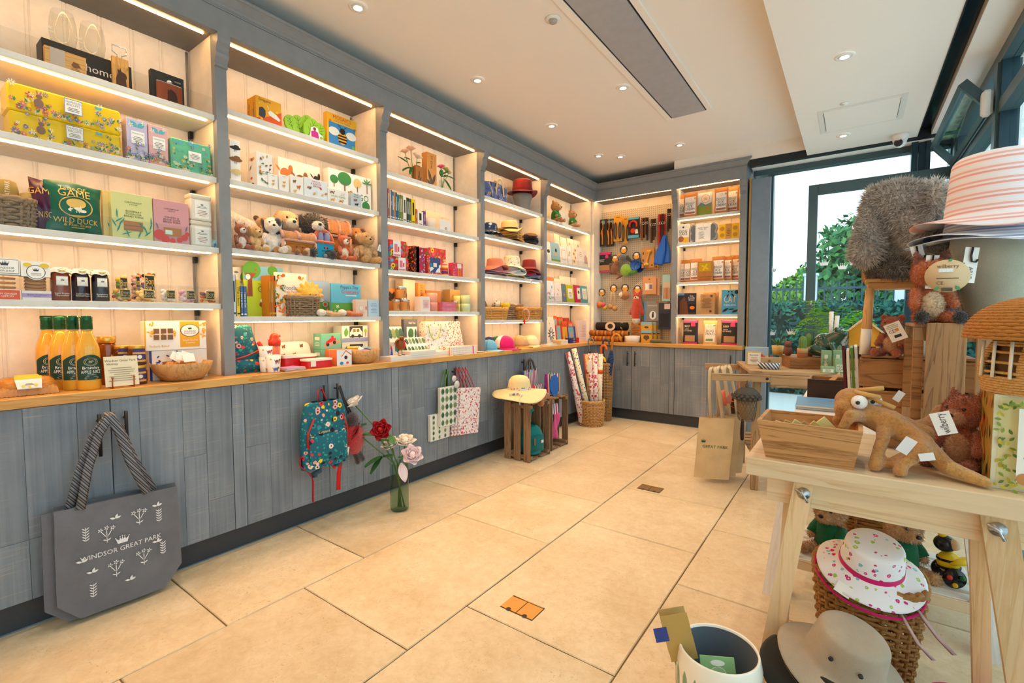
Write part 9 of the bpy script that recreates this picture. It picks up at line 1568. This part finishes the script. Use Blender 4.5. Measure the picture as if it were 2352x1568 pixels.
fr=root('ceramic_frog', 'glossy dark green ceramic frog sitting with its head raised', 'ornament',bl(.53,.33,.931),rad(60));blob('frog',[('e',(0,.02,.09),(.075,.085,.085),0,(rad(-30),0,0)),('k',(0,-.02,.12),(0,-.085,.17),.058,.038,0),('e',(0,-.11,.178),(.036,.03,.022),0),('e',(-.028,-.075,.205),.016,0),('e',(.028,-.075,.205),.016,0),('k',(-.07,.05,.05),(-.085,-.04,.03),.042,.022,0),('k',(.07,.05,.05),(.085,-.04,.03),.042,.022,0),('k',(-.085,-.04,.02),(-.07,-.12,.014),.02,.014,0),('k',(.085,-.04,.02),(.07,-.12,.014),.02,.014,0),('k',(-.04,-.05,.09),(-.045,-.09,.02),.022,.016,0),('k',(.04,-.05,.09),(.045,-.09,.02),.022,.016,0),('k',(-.045,-.09,.014),(-.05,-.13,.012),.016,.012,0),('k',(.045,-.09,.014),(.05,-.13,.012),.016,.012,0)],[mc('1c4434',.08,Coat_Weight=1.)],.006,fr)
o=root('watering_can', 'black metal pail with an arched handle behind the frog', 'pail',bl(.66,.58,.851));MB().lathe([(.07,0),(.085,.15),(.09,.16),(.08,.165),(0,.165)],22).build('body',mc('1c2024',.35,.3),o);MB().tube([(.085*cos(a),0,.16+.12*sin(a)) for a in [pi*i/14 for i in range(15)]],.007,6,flat=.5).build('handle',mc('1c2024',.35,.3),o)
GB=[('r',.28,.62,.2,.8,0),('t', 'SLABS',.2,.45,.5,1,.6,pi/2)]
for k,(a,y,zb,lb) in enumerate((((2.415,0.057,0.141),3.78,.851, 'sage green soap slab box left of its neighbour'),((2.481,0.061,0.143),3.82,.851, 'sage green soap slab box right of its neighbour'),((2.499,0.066,0.094),3.7,.851, 'sage green soap box marked head light'),((2.429,0.077,0.042),3.66,.851, 'flat sage green soap box in front'))):carton(lb, 'soap box',(a[0],y,zb),a[1],.05,a[2], '8aa67c',GB if k<2 else [('r',.12,.9,.1,.6,0),('t', 'HEAD',.2,.5,.45,1,.6),('t', 'LIGHT',.2,.5,.25,1,.6)],['d9dcc0', '2c3a2c'],rz=rad(8),group='sage soap boxes')
q=(2.44,0.122,0.17);o=carton('low slatted green box of rolled floral papers', 'box',(q[0],4.0,.851),q[1],.1,q[2]*.95,mstripe(['8aa070', 'a8b88a', '7a9064'],70, 'X'),[('r',.4,.62,.2,.8,0)],['3a3a34'],rz=0,name='paper_box');WPR=mflor('f2ece6',['c9303a', '3f8a5a', 'd9606a'],60,.26,.6)
for k,(dx,h,tl) in enumerate(((-.02,.25,.0),(.015,.22,.05),(.06,.13,.5),(.085,.12,.7),(-.05,.09,-.4))):tag(MB().tube([(0,0,0),(0,0,h)],.014,10).build('paper_roll',WPR if k != 1 else mc('ece8e4',.5),None,(q[0]+dx*.7,4.05,.851+q[2]*.95),(0,tl,0)),('tall floral paper roll', 'tall plain white paper roll', 'leaning floral paper roll', 'low slanting floral paper roll', 'short floral paper roll')[k]+' in the slatted green box', 'paper roll')
bh=root('insect_house', 'yellow insect house with a pitched roof and bamboo tubes', 'insect house',(2.62,4.02,.851))
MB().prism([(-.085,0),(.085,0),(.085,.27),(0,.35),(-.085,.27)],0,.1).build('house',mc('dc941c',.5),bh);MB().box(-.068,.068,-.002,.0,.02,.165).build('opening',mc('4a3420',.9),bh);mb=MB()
for i in range(7):
    for k in range(8):mb.lathe([(.0085,-.0),(.0085,-.006),(.005,-.006),(.005,-.001)],8,M=Matrix.Translation((-.058+.0193*i,-.002,.03+.0178*k)) @ Euler((-pi/2,0,0)).to_matrix().to_4x4() @ Matrix.Scale(-1,4,(0,0,1)),cap=False)
f=mb.build('bamboo_tubes',mc('d3ac74',.7),bh);f['kind'] = 'stuff'
for s in (-1,1):MB().prism([(0,.352),(s*.115,.245),(s*.115,.26),(0,.372)],-.025,.12).build('roof_board',mwood('e0b888', 'b88a54',2, 'Y',.6),bh)
fe_=root('potted_fern', 'bright green fern in a white pot by the glass door', 'potted plant',(2.42,4.75,0));MB().lathe([(.1,.85),(.12,1.0),(.11,1.0),(0,.98)],18).build('pot',mc('e9ece8',.4),fe_);MB().tube([(0,0,0),(0,0,.85)],.03,10).lathe([(.15,0),(.15,.02),(0,.02)],20).lathe([(.13,.83),(.13,.85),(0,.85)],20).build('plant_stand',BWZ,fe_);FM=m_leaf('8ccc2a', '4f9a1e', 'fern_green')
rnd=random.Random(9)
for i in range(22):
    a=2*pi*i/22+rnd.uniform(-.1,.1);L_=rnd.uniform(.3,.46);up=rnd.uniform(.1,.34);mb=MB();prev=None
    for k in range(15):
        t=(k+.5)/15;c=V((cos(a)*L_*t,sin(a)*L_*t,1.0+up*sin(t*pi*.75)*1.3-.12*t*t));s=V((-sin(a),cos(a),0));wd=.075*sin(pi*min(1,t*.9+.1))**.8;d=V((cos(a),sin(a),.1))
        for sg in (-1,1):mb.add([c,c+s*sg*wd*.5+d*.012,c+s*sg*wd+d*.02-V((0,0,.012)),c+s*sg*wd*.5-d*.004],[(0,1,2,3)])
    mb.build('frond',FM,fe_)['kind'] = 'stuff'
# ================================================================ under the table
TBR=mfur('cfa06c', 'a87a48',90);GK=mfab('14603c',260,bump=1.)
b1=sitter('fair teddy in a dark green jumper on the slatted shelf by the basket', 'teddy bear',(2.5,2.38,.182),rad(-25),.27,TBR,None,None, 'round',group='teddies under the table',jumper=GK,furn=6000,furl=.04,headk=1.15);b2=dup(b1,(2.74,2.36,.182),rad(35), 'fair teddy in a dark green jumper beside the wooden bee toy')
wb=basket('brown wicker basket of spare teddies on the slatted shelf',(2.64,2.58,.183),.12,.08,.14,.09,.17,12,22,WICK,0,4.);dup(b1,(2.58,2.58,.25),rad(200), 'fair teddy lying back in the shelf basket near the leg',sc=.8);dup(b1,(2.70,2.58,.25),rad(150), 'fair teddy lying back in the shelf basket',sc=.8)
be_=root('wooden_bee_toy', 'yellow and black wooden bee push toy on the slatted shelf', 'toy',(2.885,2.36,.182),rad(20));YB=mc('e9c01a',.25);BB=mc('16161a',.2)
MB().ell((0,0,.085),(.038,.03,.045),0,None,16,10).build('body',YB,be_);[MB().lathe([(.039,-.005),(.04,0),(.039,.005)],20,M=Matrix.Translation((0,0,.085+dz)),sy=.8,cap=False).build('stripe',BB,be_) for dz in (-.018,.012)];MB().ell((-.02,-.01,.16),(.036,.032,.032),0,None,16,10).build('head',BB,be_);MB().ell((.0,-.03,.165),(.02,.016,.022),0,None,12,8).build('face',mc('d9b48a',.4),be_);MB().ell((-.03,-.01,.197),.014,0,None,10,7).build('bobble',YB,be_);MB().ell((.035,-.02,.1),(.05,.02,.014),0,(0,-.2,.2),14,8).build('wing',YB,be_)
for s in (-1,1):w_2=MB().lathe([(0,0),(.036,0),(.038,.008),(.036,.016),(0,.016)],22,M=Matrix.Translation((0,s*.03-(.016 if s<0 else 0),.038)) @ Euler((-pi/2,0,0)).to_matrix().to_4x4() @ Matrix.Translation((0,0,0 if s>0 else -.0))).build('wheel',BB,be_);[MB().ell((.022*cos(a),s*.05,.038+.022*sin(a)),.0095,0,None,8,6).build('peg',mc(c,.3),w_2) for a,c in ((2.8, 'd9301c'),(.4, '1c7a3c'),(4.6, 'e9c01a'))]
bk2=basket('large brown wicker basket standing on the floor under the table',(2.62,1.93,0),.125,.12,.155,.14,.33,20,22,mwood('a8783f', '6a4420',6, 'X',.6),0,3.,rr=.007)
FHM=mflor('f0eef2',['d9206a', 'c93a80', '7ac4d9', 'a8cc5a', 'e04a8a'],46,.28,.8, 'f0dce8');HP=mfab('d4106a')
o=bhat('white floral sun hat with hot pink trim topping the wicker basket',(2.62,1.88,.335),.088,.12,.062,FHM,0,None,.55,.008,band=HP,tilt=(rad(18),rad(6),0));MB().tube([(.152*cos(a),.152*sin(a),.004+.006*sin(2*a+1)+.004*sin(3*a)) for a in [2*pi*i/44 for i in range(44)]],.0045,6,closed=True).build('pink_trim',HP,o);tagcard(o,(-.06,-.115,.045),.045,.035,(rad(-50),.15,-.3), 'f4f2ee',None);[MB().tube([(.08+.04*k,-.11+.04*k,.01),(.13+.05*k,-.17+.05*k,-.03),(.17+.05*k,-.18+.05*k,-.06)],.009,4,flat=.15).build('ribbon_tie',mfab('e9d8e4'),o) for k in (0,1)]
BG_=mfab('a89884',800);wbk2=basket('low wicker basket carrying the beige hats',(2.545,1.56,0),.10,.10,.115,.115,.12,8,20,WICK,0,2.5)
bhat('black brimmed hat under the beige one',(2.535,1.55,.115),.105,.06,.09,mfab('26241f'),0,None,.4,.006,tilt=(rad(6),rad(8),0));o=bhat('beige stitched bucket hat with small eyelets on the low basket',(2.545,1.57,.15),.098,.14,.07,BG_,0,None,.45,.008,tilt=(rad(12),rad(10),.4))
for k in range(6):MB().tube([((.104+.0105*k)*cos(a),(.104+.0105*k)*sin(a),.034-.0047*k+.0012*k*sin(2*a+1)+.0009*k*sin(3*a)) for a in [2*pi*i/44 for i in range(44)]],.0009,4,closed=True).build('brim_stitch',mc('6a6458',.7),o)
for a in (3.9,4.6):MB().lathe([(0,.003),(.006,.003),(.006,-.003)],10,M=Matrix.Translation((.103*cos(a),.103*sin(a),.12)) @ Euler((pi/2,0,a+pi/2)).to_matrix().to_4x4()).build('eyelet',mc('1c2430',.5),o)
tagcard(o,(-.06,-.18,.04),.045,.07,(rad(-15),.15,-.3), '2ab0c8');t_=tagcard(o,(.03,-.20,.03),.05,.075,(rad(-15),-.1,.1), '2aa8c8', 'WEAR', 'f0e04a')
bhat('hot pink cotton cap lying on the floor by the trestle leg',(2.83,1.66,.0),.085,.15,.04,mfab('cf0f72'),0,None,.2,.01)
# striped plant pot
pt=root('plant_pot', 'white ceramic pot with green ribbed stripes on the floor', 'plant pot',(2.255,1.365,0));MB().lathe([(.09,0),(.105,.01),(.118,.1),(.12,.2),(.113,.235),(.111,.24),(.106,.238),(.109,.2),(.106,.1),(.095,.012),(0,.01)],40,cap=False).build('pot',mc('efe8da',.2,Coat_Weight=.5),pt);MB().lathe([(.1055,.232),(.1085,.2),(.1055,.1),(.0945,.0125),(0,.0105)],40,cap=False).build('glaze',mc('6a7480',.3),pt)
for i in range(20):a=2*pi*i/20;MB().grid(lambda u,v:(((.1195-.0145*(1-min(1,v*1.6))**2*0+.0008-(.005*(1-v)**2))*cos(a+(u-.5)*.14*(1-abs(2*v-1)**10))),((.1195+.0008-(.005*(1-v)**2))*sin(a+(u-.5)*.14*(1-abs(2*v-1)**10))),.03+.165*v),4,9).build('stripe',mc('7fa078',.35),pt)
gl=root('gardening_gloves', 'green gardening gloves on a kraft hanging card in the pot', 'gloves',(2.17,1.33,.13),(rad(-10),rad(-14),.5));blob('gloves',[('k',(0,0,0),(.0,0,.1),.02,.024,0),('k',(.025,.01,0),(.02,.01,.09),.018,.02,0)],[mfab('5a9a4a')],.006,gl);MB().box(-.03,.05,-.028,-.026,.06,.19).build('kraft_card',mc('b8904a',.7),gl);MB().box(-.03,.05,.02,.022,.06,.19).build('kraft_card',mc('c0a060',.7),gl);MB().box(-.06,-.02,-.03,-.0285,.12,.16).build('blue_label',mc('2a3a80',.5),gl)
pc_=carton('pale green plant saucer card lying in the pot', 'card',(2.27,1.33,.14),.1,.004,.08, '8ab87a',[('o',.5,.45,.22,0,1,1.3),('d',.5,.78,.1,0,2.6),('t', 'PLANT',.12,.2,.3,0,.3)],['e6eee0', '9ac48a'],rz=.5);pc_.rotation_euler=(rad(-30),0,.5)
